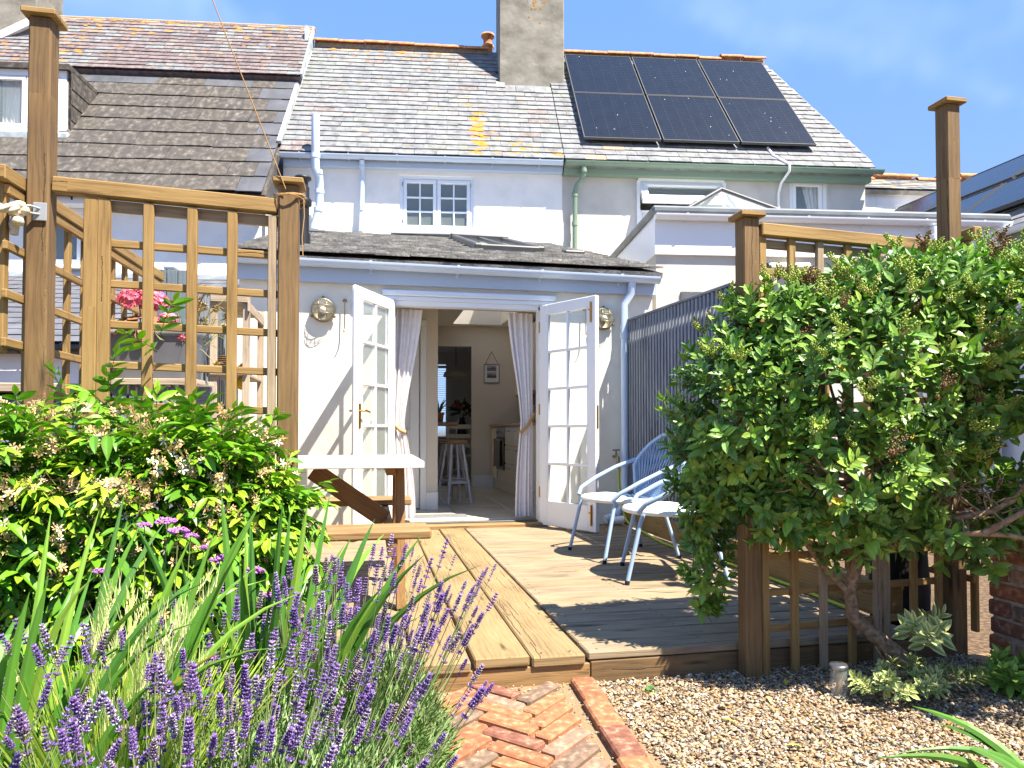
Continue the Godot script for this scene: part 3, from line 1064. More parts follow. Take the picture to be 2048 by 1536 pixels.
	fb.box(Vector3(0.77, 2.382, -6.365), Vector3(3.82, 0.165, 0.05))
	part(h, "fascia", fb.mesh(), M.fascia_blue)
	gutter(h, Vector3(-1.14, 2.475, -6.27), Vector3(2.68, 2.45, -6.27), 0.06, M.pale_blue, 5)
	downpipe(h, "downpipe", [Vector3(2.42, 2.42, -6.27), Vector3(2.42, 2.3, -6.30), Vector3(2.36, 2.2, -6.33), Vector3(2.36, 0.32, -6.33), Vector3(2.27, 0.22, -6.30), Vector3(2.15, 0.18, -6.28)], 0.036, M.pale_blue, [Vector3(2.36, 1.9, -6.33), Vector3(2.36, 0.7, -6.33)])
	# lean-to roof
	var lp := atan2(1.37, 4.33)
	var lt := pitch_frame(Vector3(0, 2.492, -6.21), lp)
	var ls := MB.new()
	var vx0 := 1.17
	var vx1 := 1.93
	var vt0 := 1.72
	var vt1 := 4.08
	for q in [[-1.14, vx0, 0.0, 4.98], [vx1, 2.70, 0.0, 4.98], [vx0, vx1, 0.0, vt0], [vx0, vx1, vt1, 4.98]]:
		ls.box(Vector3((q[0] + q[1]) * 0.5, -0.03, -(q[2] + q[3]) * 0.5), Vector3(q[1] - q[0], 0.05, q[3] - q[2]))
	var lroof := part(h, "lean_to_roof", ls.mesh(), M.lean_b, lt)
	var lk := [M.lean_a, M.lean_b, M.lean_c, M.lean_a]
	var lpick := func(x: float, t: float):
		if x > vx0 - 0.05 and x < vx1 + 0.05 and t > vt0 - 0.05 and t < vt1 + 0.05:
			return null
		return lk[rng.randi() % lk.size()]
	lay_slates(lroof, 0.30, 0.205, 4.75, 0.016, func(_t): return -1.15, func(_t): return 2.70, lpick, slate_meshes(0.30, 0.205 * 1.85, 0.016, 5, 9))
	# roof window in the lean-to
	var vm := MB.new()
	for s in [vx0 + 0.02, vx1 - 0.02]:
		vm.bevel(Vector3(s, 0.05, -(vt0 + vt1) * 0.5), Vector3(0.09, 0.11, vt1 - vt0 + 0.08), 0.012)
	vm.bevel(Vector3((vx0 + vx1) * 0.5, 0.05, -vt0), Vector3(vx1 - vx0 - 0.06, 0.10, 0.09), 0.012)
	vm.bevel(Vector3((vx0 + vx1) * 0.5, 0.06, -vt1), Vector3(vx1 - vx0 + 0.08, 0.13, 0.12), 0.012)
	vm.bevel(Vector3((vx0 + vx1) * 0.5, 0.07, -(vt0 + vt1) * 0.5), Vector3(0.05, 0.05, vt1 - vt0 - 0.1), 0.01)
	var vel := part(lroof, "roof_window", vm.mesh(), M.dark_grey)
	vel.set_meta("label", "dark framed roof window set in the slates")
	var vg := MB.new()
	vg.box(Vector3((vx0 + vx1) * 0.5, 0.06, -(vt0 + vt1) * 0.5), Vector3(vx1 - vx0 - 0.09, 0.012, vt1 - vt0 - 0.08))
	part(lroof, "roof_window_pane", vg.mesh(), M.glass)
	for q in [[2.35, 1.9], [-0.72, 3.9]]:
		var vn := MB.new()
		vn.bevel(Vector3(q[0], 0.05, -q[1]), Vector3(0.24, 0.05, 0.2), 0.012)
		part(lroof, "roof_vent", vn.mesh(), M.dark_grey)
	# black boiler flue standing on the lean-to
	var fl2 := MB.new()
	fl2.lathe([Vector2(0.075, 0), Vector2(0.075, 0.35), Vector2(0.062, 0.36), Vector2(0.062, 0.62), Vector2(0.085, 0.63), Vector2(0.085, 0.68), Vector2(0.062, 0.70), Vector2(0.062, 0.80), Vector2(0.05, 0.81), Vector2(0.05, 0.86), Vector2(0.08, 0.88), Vector2(0.08, 0.90), Vector2(0.0, 0.915)], 20, Vector3(-0.64, 2.55, -7.05))
	part(h, "flue", fl2.mesh(), M.black_pvc)
	# light shaft between the roof window and the ceiling
	var a := [Vector3(1.20, 2.58, -8.75), Vector3(1.92, 2.58, -8.75), Vector3(1.92, 2.58, -10.35), Vector3(1.20, 2.58, -10.35)]
	var bt := [lt * Vector3(vx0 + 0.06, -0.06, -vt0 - 0.05), lt * Vector3(vx1 - 0.06, -0.06, -vt0 - 0.05), lt * Vector3(vx1 - 0.06, -0.06, -vt1 + 0.05), lt * Vector3(vx0 + 0.06, -0.06, -vt1 + 0.05)]
	var shaft := MB.new()
	var cen := Vector3(1.56, 2.9, -9.2)
	for i in 4:
		var j := (i + 1) % 4
		shaft.face(a[i], a[j], bt[j], bt[i], cen - (a[i] + bt[j]) * 0.5)
	part(h, "light_shaft", shaft.mesh(), M.ceiling)
	# French doors, open outwards
	french_door(h, Vector3(0.20, 0.14, -6.375), 117.0, true)
	french_door(h, Vector3(1.565, 0.14, -6.375), 61.0, false)

func m_tri_up(m: MB, a: Vector3, b: Vector3, d: Vector3) -> void:
	m.tri(a, b, d, Vector3.BACK, Vector3.BACK, Vector3.BACK)

# leaf hung at its hinge foot; turn is the bearing of the leaf from +x towards +z in degrees
func french_door(h: Node, foot: Vector3, bearing: float, left: bool) -> void:
	var w := 0.70
	var ht := 2.02
	var dir := Vector3(cos(deg_to_rad(bearing)), 0, sin(deg_to_rad(bearing)))
	var bs := Basis(dir, Vector3.UP, dir.cross(Vector3.UP))
	var tr := Transform3D(bs, foot)
	var d := MB.new()
	var t := 0.045
	var st := 0.095
	d.bevel(Vector3(st * 0.5, ht * 0.5, 0), Vector3(st, ht, t), 0.004)
	d.bevel(Vector3(w - st * 0.5, ht * 0.5, 0), Vector3(st, ht, t), 0.004)
	d.bevel(Vector3(w * 0.5, ht - st * 0.5, 0), Vector3(w - 2 * st, st, t - 0.002), 0.004)
	d.bevel(Vector3(w * 0.5, 0.11, 0), Vector3(w - 2 * st, 0.22, t - 0.002), 0.004)
	var y0 := 0.22
	var y1 := ht - st
	d.bevel(Vector3(w * 0.5, (y0 + y1) * 0.5, 0), Vector3(0.024, y1 - y0, 0.036), 0.006)
	for i in range(1, 5):
		d.bevel(Vector3(w * 0.5, y0 + (y1 - y0) * i / 5.0, 0), Vector3(w - 2 * st, 0.024, 0.034), 0.006)
	# glazing beads round the opening
	for s in [-1.0, 1.0]:
		d.bevel(Vector3(st + 0.006, (y0 + y1) * 0.5, s * 0.014), Vector3(0.012, y1 - y0, 0.012), 0.004)
		d.bevel(Vector3(w - st - 0.006, (y0 + y1) * 0.5, s * 0.014), Vector3(0.012, y1 - y0, 0.012), 0.004)
	if left:
		d.bevel(Vector3(w + 0.012, ht * 0.5, -0.012), Vector3(0.03, ht, 0.02), 0.004)
	var o := part(h, "door", d.mesh(), M.white_gloss, tr)
	o.set_meta("label", "white glazed French door leaf standing open" )
	for i in 2:
		for j in 5:
			var p := MB.new()
			var pw := (w - 2 * st - 0.024) * 0.5
			var ph := (y1 - y0) / 5.0 - 0.024
			p.box(Vector3(st + pw * 0.5 + i * (pw + 0.024), y0 + (y1 - y0) * (j + 0.5) / 5.0, 0), Vector3(pw + 0.004, ph + 0.004, 0.004))
			part(o, "pane", p.mesh(), M.glass)
	for k in 3:
		var q := MB.new()
		q.tube([Vector3(-0.006, 0.25 + k * 0.76, 0.02), Vector3(-0.006, 0.35 + k * 0.76, 0.02)], [0.008], 8)
		part(o, "hinge", q.mesh(), M.brass)
	if left:
		for s in [-1.0, 1.0]:
			var q := MB.new()
			q.bevel(Vector3(w - 0.045, 0.98, s * 0.026), Vector3(0.036, 0.2, 0.006), 0.002)
			q.tube([Vector3(w - 0.045, 1.02, s * 0.026), Vector3(w - 0.045, 1.02, s * 0.062), Vector3(w - 0.075, 1.022, s * 0.066), Vector3(w - 0.15, 1.012, s * 0.062)], [0.008, 0.008, 0.009, 0.007], 8)
			part(o, "handle", q.mesh(), M.brass)
	else:
		var q := MB.new()
		for yy in [0.14, 1.88]:
			q.bevel(Vector3(w - 0.05, yy, 0.026), Vector3(0.022, 0.17, 0.006), 0.002)
			q.tube([Vector3(w - 0.05, yy - 0.09, 0.034), Vector3(w - 0.05, yy + 0.09, 0.034)], [0.006], 8)
			q.bevel(Vector3(w - 0.05, yy + 0.02, 0.042), Vector3(0.03, 0.014, 0.014), 0.003)
		part(o, "bolt", q.mesh(), M.brass)
		var k2 := MB.new()
		k2.bevel(Vector3(w + 0.002, 0.98, 0.0), Vector3(0.006, 0.2, 0.022), 0.002)
		part(o, "strike_plate", k2.mesh(), M.brass)

# ---------------------------------------------------------------- the right-hand house with solar panels
func build_right_house() -> void:
	var h := thing("terraced_house", "grey rendered terraced house with green gutter and flat roofed rear extension", "house", terrace)
	part(h, "wall", wall_mesh(0.083, 4.93, 0.0, 5.08, -0.02, 0.3, [[1.29, 2.60, 3.75, 4.87], [3.69, 4.31, 4.2, 5.0]]), M.beige_wall)
	var gb := MB.new()
	gb.face(Vector3(4.93, 0, -0.32), Vector3(4.93, 5.05, -0.02), Vector3(4.3, 7.9, -2.2), Vector3(4.1, 0, -4.5), Vector3(1, 0, 0.2))
	part(h, "gable", gb.mesh(), M.beige_wall)
	var pitch := atan2(7.95 - 5.1, 2.4)
	var up := sqrt(pow(7.95 - 5.1, 2) + 2.4 * 2.4)
	var fr := pitch_frame(Vector3(0, 5.06, 0.22), pitch)
	var slab := MB.new()
	var top := [Vector3(0.085, -0.02, 0), Vector3(4.96, -0.02, 0), Vector3(4.27, -0.02, -up), Vector3(0.085, -0.02, -up)]
	slab.face(top[0], top[1], top[2], top[3], Vector3.UP)
	var dn := Vector3(0, -0.09, 0)
	slab.face(top[0] + dn, top[1] + dn, top[2] + dn, top[3] + dn, Vector3.DOWN)
	for i in 4:
		slab.face(top[i], top[(i + 1) % 4], top[(i + 1) % 4] + dn, top[i] + dn, (top[i] + top[(i + 1) % 4]) * 0.5 - Vector3(2.3, 0, -1.8))
	var roof := part(h, "roof", slab.mesh(), M.slate_b, fr)
	var kinds := [M.slate_b, M.slate_c, M.slate_a, M.slate_b, M.slate_e, M.slate_d]
	var pick := func(x: float, t: float):
		if x > 0.6 and x < 3.98 and t > 0.65 and t < 3.45:
			return null
		var q := rng.randf()
		if x < 0.5 and t > 2.4:
			return M.slate_b
		if x > 3.9 and q < 0.25:
			return M.slate_e
		if t < 0.5 and x < 1.0 and q < 0.3:
			return M.lichen_some
		return kinds[rng.randi() % kinds.size()]
	lay_slates(roof, 0.325, 0.155, up - 0.02, 0.014, func(_t): return 0.09, func(t): return 4.98 - 0.70 * t / up, pick, slate_meshes(0.325, 0.155 * 1.85, 0.014, 5, 5))
	ridge_tiles(h, 0.38, 4.27, 7.99, -2.2, Transform3D.IDENTITY)
	# windows
	var m := MB.new()
	m.box(Vector3(1.945, 4.895, -0.005), Vector3(1.36, 0.05, 0.04))
	m.box(Vector3(1.265, 4.33, -0.005), Vector3(0.05, 1.08, 0.04))
	m.box(Vector3(2.625, 4.33, -0.005), Vector3(0.05, 1.08, 0.04))
	part(h, "window_trim", m.mesh(), M.white_gloss)
	var wt := Transform3D(Basis.IDENTITY, Vector3(1.29, 3.75, -0.06))
	window_unit(h, wt, 1.31, 0.68, 1, 1, 1, M.white_gloss, 0.05, 0.06)
	# top-hung fanlight standing open
	var ot := Transform3D(Basis(Vector3.RIGHT, -0.5), Vector3(1.29, 4.87, -0.03)) * Transform3D(Basis.IDENTITY, Vector3(0, -0.42, 0.03))
	window_unit(h, ot, 1.31, 0.42, 1, 1, 1, M.white_gloss, 0.03, 0.07)
	room_behind(h, wt, 1.31, 1.12, 2.6, M.plaster_b)
	var wt2 := Transform3D(Basis.IDENTITY, Vector3(3.69, 4.2, -0.05))
	window_unit(h, wt2, 0.62, 0.80, 1, 1, 1, M.white_gloss, 0.06, 0.06)
	room_behind(h, wt2, 0.62, 0.80, 2.6, M.plaster_b)
	var cu := part(h, "net_curtain", drape([3.98, 4.28], [4.10, 4.28], [4.16, 4.28], 4.98, 4.4, 4.2, 4, 0.015, -0.22), M.curtain)
	cu.set_meta("label", "white curtain drawn aside behind the small window")
	# gutter and pipes, green
	var fa := MB.new()
	fa.box(Vector3(2.52, 4.965, 0.055), Vector3(4.86, 0.12, 0.14))
	part(h, "fascia", fa.mesh(), M.green_paint)
	gutter(h, Vector3(0.10, 5.06, 0.2), Vector3(5.08, 5.06, 0.2), 0.064, M.green_pvc, 6)
	downpipe(h, "downpipe", [Vector3(0.38, 5.02, 0.2), Vector3(0.38, 4.88, 0.19), Vector3(0.36, 4.82, 0.16), Vector3(0.29, 4.74, 0.10), Vector3(0.265, 4.66, 0.08), Vector3(0.26, 3.4, 0.08)], 0.037, M.green_pvc, [Vector3(0.38, 4.93, 0.2), Vector3(0.262, 4.6, 0.08), Vector3(0.26, 4.15, 0.08)])
	var cn := MB.new()
	cn.tube([fr * Vector3(3.36, 0.05, -0.5), fr * Vector3(3.38, 0.04, -0.28), fr * Vector3(3.5, 0.05, -0.08), Vector3(3.55, 5.09, 0.27), Vector3(3.55, 4.98, 0.27), Vector3(3.50, 4.86, 0.10), Vector3(3.49, 4.72, 0.03), Vector3(3.49, 3.9, 0.03)], [0.022], 8)
	part(h, "cable_conduit", cn.mesh(), M.white_wall)
	# flat-roofed rear extension
	var ew := MB.new()
	ew.box(Vector3(2.6, 1.45, 1.62), Vector3(3.94, 2.92, 3.10))
	part(h, "extension_wall", ew.mesh(), M.beige_wall)
	var eb := MB.new()
	eb.box(Vector3(2.6, 3.12, 1.63), Vector3(3.98, 0.42, 3.16))
	part(h, "fascia_board", eb.mesh(), M.pvc_white)
	var et := MB.new()
	et.bevel(Vector3(2.6, 3.375, 1.65), Vector3(4.08, 0.085, 3.30), 0.025)
	part(h, "flat_roof", et.mesh(), M.grp)
	gutter(h, Vector3(0.60, 3.322, 3.272), Vector3(4.62, 3.322, 3.272), 0.058, M.pvc_white, 6)
	downpipe(h, "downpipe", [Vector3(3.72, 3.25, 3.29), Vector3(3.72, 3.08, 3.29), Vector3(3.68, 3.0, 3.25), Vector3(3.66, 2.6, 3.22), Vector3(3.66, 0.1, 3.22)], 0.04, M.pvc_white, [Vector3(3.72, 3.12, 3.29)])
	var dw := MB.new()
	dw.box(Vector3(1.75, 2.2, 3.18), Vector3(1.7, 0.62, 0.02))
	part(h, "garden_window", dw.mesh(), M.slate_new)
	# roof lantern on the flat roof
	var lc := Vector3(1.95, 3.42, 1.6)
	var pts := [lc + Vector3(-1.15, 0, -1.0), lc + Vector3(1.3, 0, -1.0), lc + Vector3(1.3, 0, 0.75), lc + Vector3(-1.15, 0, 0.75)]
	var ap := [lc + Vector3(-0.12, 0.66, -0.6), lc + Vector3(-0.12, 0.66, 0.35)]
	var gl := MB.new()
	gl.face(pts[3], pts[2], ap[1], ap[1], Vector3(0, 0.5, 1))
	gl.face(pts[2], pts[1], ap[0], ap[1], Vector3(1, 0.5, 0))
	gl.face(pts[0], pts[3], ap[1], ap[0], Vector3(-1, 0.5, 0))
	var bars := MB.new()
	for e in [[pts[3], ap[1]], [pts[2], ap[1]], [ap[0], ap[1]], [pts[0], pts[3]], [pts[3], pts[2]], [pts[2], pts[1]], [pts[0], ap[0]], [pts[1], ap[0]]]:
		bars.tube([e[0], e[1]], [0.028], 6)
	var lan := part(h, "roof_lantern", bars.mesh(), M.dark_grey)
	part(lan, "pane", gl.mesh(), M.glass)
	var kerb := MB.new()
	kerb.box(lc + Vector3(0.075, -0.02, -0.12), Vector3(2.5, 0.06, 1.8))
	part(lan, "kerb", kerb.mesh(), M.white_wall)
	# outside light: a white cylinder on the extension wall
	var cl := MB.new()
	cl.tube([Vector3(1.84, 2.77, 3.30), Vector3(2.30, 2.79, 3.26)], [0.045], 16)
	cl.box(Vector3(2.1, 2.78, 3.22), Vector3(0.08, 0.08, 0.12))
	var clo := part(self, numbered("awning_tube"), cl.mesh(), M.kettle, terrace)
	tag(clo, "short cream cylinder with dark end cap fixed on the grey extension wall", "wall fitting")
	var cap := MB.new()
	cap.tube([Vector3(1.815, 2.769, 3.302), Vector3(1.842, 2.77, 3.30)], [0.047], 16)
	part(clo, "end_cap", cap.mesh(), M.dark_grey)
	# six solar panels, each a thing
	var pm := MB.new()
	pm.bevel(Vector3.ZERO, Vector3(1.205, 0.036, 1.52), 0.004)
	var panel_mesh := pm.mesh()
	var frame := MB.new()
	for s in [-1.0, 1.0]:
		frame.box(Vector3(s * 0.598, 0.002, 0), Vector3(0.012, 0.04, 1.524))
		frame.box(Vector3(0, 0.002, s * 0.757), Vector3(1.184, 0.04, 0.012))
	var frame_mesh := frame.mesh()
	var lines := MB.new()
	for i in 22:
		lines.box(Vector3(0, 0.0195, -0.74 + 1.48 * (i + 0.5) / 22.0), Vector3(1.17, 0.001, 0.003))
	for i in range(1, 6):
		lines.box(Vector3(-0.585 + 1.17 * i / 6.0, 0.0197, 0), Vector3(0.003, 0.001, 1.48))
	var line_mesh := lines.mesh()
	var rows_txt := ["lower row", "upper row"]
	var cols_txt := ["end nearest the chimney", "middle", "end at the sloping verge"]
	for r in 2:
		for k in 3:
			var o := thing("solar_panel", "black solar panel on slate roof, %s, %s" % [rows_txt[r], cols_txt[k]], "solar panel", terrace * fr * Transform3D(Basis.IDENTITY, Vector3(1.02 + k * 1.245, 0.125, -(0.47 + 0.76 + r * 1.545))), "solar panels on the slate roof")
			part(o, "panel", panel_mesh, M.solar)
			part(o, "frame", frame_mesh, M.alu if false else M.dark_grey)
			part(o, "cell_line", line_mesh, M.solar_line)
			var dr := MB.new()
			for i in rng.randi_range(2, 6):
				var cx := rf(-0.5, 0.5)
				var cz := rf(-0.7, 0.7)
				var s := rf(0.003, 0.008)
				for j in 6:
					var a0 := TAU * j / 6
					var a1 := TAU * (j + 1) / 6
					dr.tri(Vector3(cx, 0.0215, cz), Vector3(cx + cos(a0) * s, 0.0202, cz + sin(a0) * s * 1.7), Vector3(cx + cos(a1) * s, 0.0202, cz + sin(a1) * s * 1.7), Vector3.UP, Vector3.UP, Vector3.UP)
			part(o, "dropping", dr.mesh(), M.dropping)
			var rl := MB.new()
			for s in [-0.35, 0.35]:
				rl.box(Vector3(0, -0.045, s), Vector3(1.245, 0.04, 0.04))
				rl.box(Vector3(-0.35, -0.08, s), Vector3(0.04, 0.05, 0.12))
				rl.box(Vector3(0.35, -0.08, s), Vector3(0.04, 0.05, 0.12))
			part(o, "rail", rl.mesh(), M.alu)

# ---------------------------------------------------------------- the left-hand house
func build_left_house() -> void:
	var h := thing("slate_hung_house", "older white terraced house with deep brown slate roof and dormer window", "house", terrace)
	part(h, "wall", wall_mesh(-10.5, -4.15, 0.0, 4.25, 0.75, 0.3, [[-7.12, -6.55, 3.22, 3.95]]), M.white_wall)
	var wt := Transform3D(Basis.IDENTITY, Vector3(-7.12, 3.22, 0.72))
	window_unit(h, wt, 0.57, 0.73, 1, 1, 1, M.white_gloss, 0.05, 0.05)
	room_behind(h, wt, 0.57, 0.73, 1.6, M.plaster_a)
	var sl := MB.new()
	sl.bevel(Vector3(-6.83, 3.19, 0.8), Vector3(0.75, 0.05, 0.14), 0.008)
	part(h, "window_sill", sl.mesh(), M.white_gloss)
	# lower slope, big mossy slates
	var p1 := atan2(6.80 - 4.18, 2.14)
	var up1 := sqrt(pow(6.80 - 4.18, 2) + 2.14 * 2.14)
	var f1 := pitch_frame(Vector3(0, 4.18, 0.99), p1)
	var s1 := MB.new()
	s1.box(Vector3(-7.3, -0.06, -up1 * 0.5), Vector3(6.4, 0.10, up1 - 0.01))
	var r1 := part(h, "lower_roof", s1.mesh(), M.mossy, f1)
	var pick1 := func(x: float, t: float):
		if x < -7.1 and x > -8.35 and t > 1.15 and t < 2.7:
			return null
		if x > -4.5 - 0.12 * sin(t * 9.0):
			return M.slate_new
		if t > up1 - 0.35:
			return M.slate_new if rng.randf() < 0.6 else M.mossy_b
		return M.mossy if rng.randf() < 0.6 else M.mossy_b
	lay_slates(r1, 0.37, 0.375, up1 - 0.02, 0.016, func(_t): return -8.9, func(_t): return -4.13, pick1, slate_meshes(0.37, 0.375 * 1.85, 0.016, 5, 15))
	# upper slope, small purple slates
	var p2 := atan2(8.17 - 6.80, 1.0)
	var up2 := sqrt(pow(8.17 - 6.80, 2) + 1.0)
	var f2 := pitch_frame(Vector3(0, 6.80, -1.02), p2)
	var s2 := MB.new()
	s2.box(Vector3(-7.3, -0.07, -up2 * 0.5), Vector3(6.4, 0.13, up2))
	var r2 := part(h, "upper_roof", s2.mesh(), M.purple_b, f2)
	var ks := [M.purple_a, M.purple_b, M.purple_c, M.purple_a, M.slate_c]
	var pick2 := func(x: float, t: float):
		var q := rng.randf()
		if t > up2 - 0.14 and q < 0.35:
			return M.lichen_some
		if q < 0.10:
			return M.slate_d
		if x < -7.9 and x > -8.4 and q < 0.3:
			return M.slate_new
		return ks[rng.randi() % ks.size()]
	var spots := []
	for i in 80:
		spots.append([rf(-9.0, -4.2), up2 - absf(rng.randfn()) * 0.16 - 0.03, rf(0.015, 0.06)])
	for i in 60:
		spots.append([rf(-9.0, -7.6), rf(0.05, up2), rf(0.015, 0.06)])
	for i in 50:
		spots.append([rf(-8.0, -4.2), rf(0.05, up2), rf(0.008, 0.03)])
	lichen_spots(r2, spots, 0.115, 0.013)
	lay_slates(r2, 0.30, 0.115, up2, 0.013, func(_t): return -9.4, func(_t): return -4.09, pick2, slate_meshes(0.30, 0.115 * 1.85, 0.013, 5, 25))
	var rg := MB.new()
	rg.bevel(Vector3(-7.2, 8.17, -2.05), Vector3(6.3, 0.06, 0.16), 0.02)
	part(h, "ridge", rg.mesh(), M.lichen_some)
	var gb := MB.new()
	gb.box(Vector3(-4.14, 7.4, -1.95), Vector3(0.06, 1.3, 0.5))
	part(h, "gable", gb.mesh(), M.lead)
	var fl := MB.new()
	for i in 7:
		var t0 := up1 * 0.42 + i * 0.26
		fl.box(Vector3(-4.115, 0.05, -t0), Vector3(0.06, 0.05, 0.25))
	part(r1, "flashing", fl.mesh(), M.lead)
	var fl2 := MB.new()
	fl2.box(Vector3(-4.075, 0.0, -up2 * 0.5), Vector3(0.03, 0.08, up2 - 0.06))
	part(r2, "verge_flashing", fl2.mesh(), M.lead)
	# dormer
	var dz := 0.10
	var dm := MB.new()
	dm.box(Vector3(-7.70, 6.24, -0.5), Vector3(1.22, 0.08, 1.3))
	dm.box(Vector3(-7.12, 5.75, -0.45), Vector3(0.06, 0.96, 1.0))
	dm.box(Vector3(-8.28, 5.75, -0.45), Vector3(0.06, 0.96, 1.0))
	dm.box(Vector3(-7.7, 5.75, -0.95), Vector3(1.1, 0.96, 0.05))
	var dmo := part(h, "dormer", dm.mesh(), M.mossy_b)
	var skirt := MB.new()
	skirt.bevel(Vector3(-7.70, 5.20, 0.16), Vector3(1.3, 0.12, 0.14), 0.02)
	part(dmo, "lead_apron", skirt.mesh(), M.lead)
	for i in 4:
		var q := MB.new()
		q.box(Vector3(-7.085, 5.38 + i * 0.23, -0.36 + i * -0.0), Vector3(0.012, 0.24, 0.9), Basis(Vector3.FORWARD, -0.04))
		part(dmo, "cheek_slate", q.mesh(), M.mossy_b)
	var dt := Transform3D(Basis.IDENTITY, Vector3(-8.25, 5.26, dz))
	window_unit(h, dt, 1.10, 0.94, 2, 1, 1, M.white_gloss, 0.09, 0.06)
	var dcu := MB.new()
	dcu.box(Vector3(-7.7, 5.73, -0.55), Vector3(1.05, 0.9, 0.02))
	part(h, "bedroom", dcu.mesh(), M.plaster_a)
	part(h, "net_curtain", drape([-8.15, -7.85], [-8.15, -7.88], [-8.15, -7.86], 6.15, 5.6, 5.3, 5, 0.02, -0.1), M.curtain)
	var sgw := MB.new()
	sgw.face(Vector3(-4.155, 0, 0.75), Vector3(-4.155, 4.3, 0.80), Vector3(-4.155, 6.75, -1.22), Vector3(-4.155, 0, -3.2), Vector3(1, 0, 0))
	part(h, "side_wall", sgw.mesh(), M.slate_new)
	# gutter under the lower slope
	gutter(h, Vector3(-9.0, 4.14, 1.02), Vector3(-4.2, 4.14, 1.02), 0.06, M.black_pvc, 5)
	var fb := MB.new()
	fb.box(Vector3(-6.6, 4.08, 0.86), Vector3(4.9, 0.14, 0.2))
	part(h, "soffit", fb.mesh(), M.white_wall)
	# chimney at the far end
	var ch := MB.new()
	ch.bevel(Vector3(-9.1, 8.4, -2.0), Vector3(1.1, 2.4, 0.8), 0.02)
	var c := part(h, "chimney", ch.mesh(), M.chimney)
	var cf := MB.new()
	cf.box(Vector3(-8.75, 7.72, -1.52), Vector3(1.0, 0.12, 0.06), Basis(Vector3.BACK, 0.5))
	part(c, "flashing", cf.mesh(), M.white_wall)
	# grey slated lean-to below
	var p3 := atan2(3.02 - 1.85, 2.4)
	var up3 := sqrt(pow(3.02 - 1.85, 2) + 2.4 * 2.4)
	var f3 := pitch_frame(Vector3(0, 1.88, 3.2), p3)
	var s3 := MB.new()
	s3.box(Vector3(-6.6, -0.06, -up3 * 0.5), Vector3(4.3, 0.10, up3))
	var r3 := part(h, "lean_to_roof", s3.mesh(), M.grey_slate, f3)
	lay_slates(r3, 0.30, 0.20, up3, 0.009, func(_t): return -8.2, func(_t): return -4.5, func(_x, _t): return M.grey_slate, slate_meshes(0.30, 0.37, 0.009, 3, 35))
	var lf := MB.new()
	lf.box(Vector3(-6.3, 3.06, 0.80), Vector3(4.2, 0.12, 0.06))
	part(r3, "flashing", lf.mesh(), M.lead, f3.affine_inverse())
	gutter(h, Vector3(-8.2, 1.83, 3.24), Vector3(-4.5, 1.83, 3.24), 0.055, M.black_pvc, 4)
	var lw := MB.new()
	lw.box(Vector3(-6.4, 0.9, 1.95), Vector3(3.7, 1.78, 2.3))
	part(h, "lean_to_wall", lw.mesh(), M.white_wall)

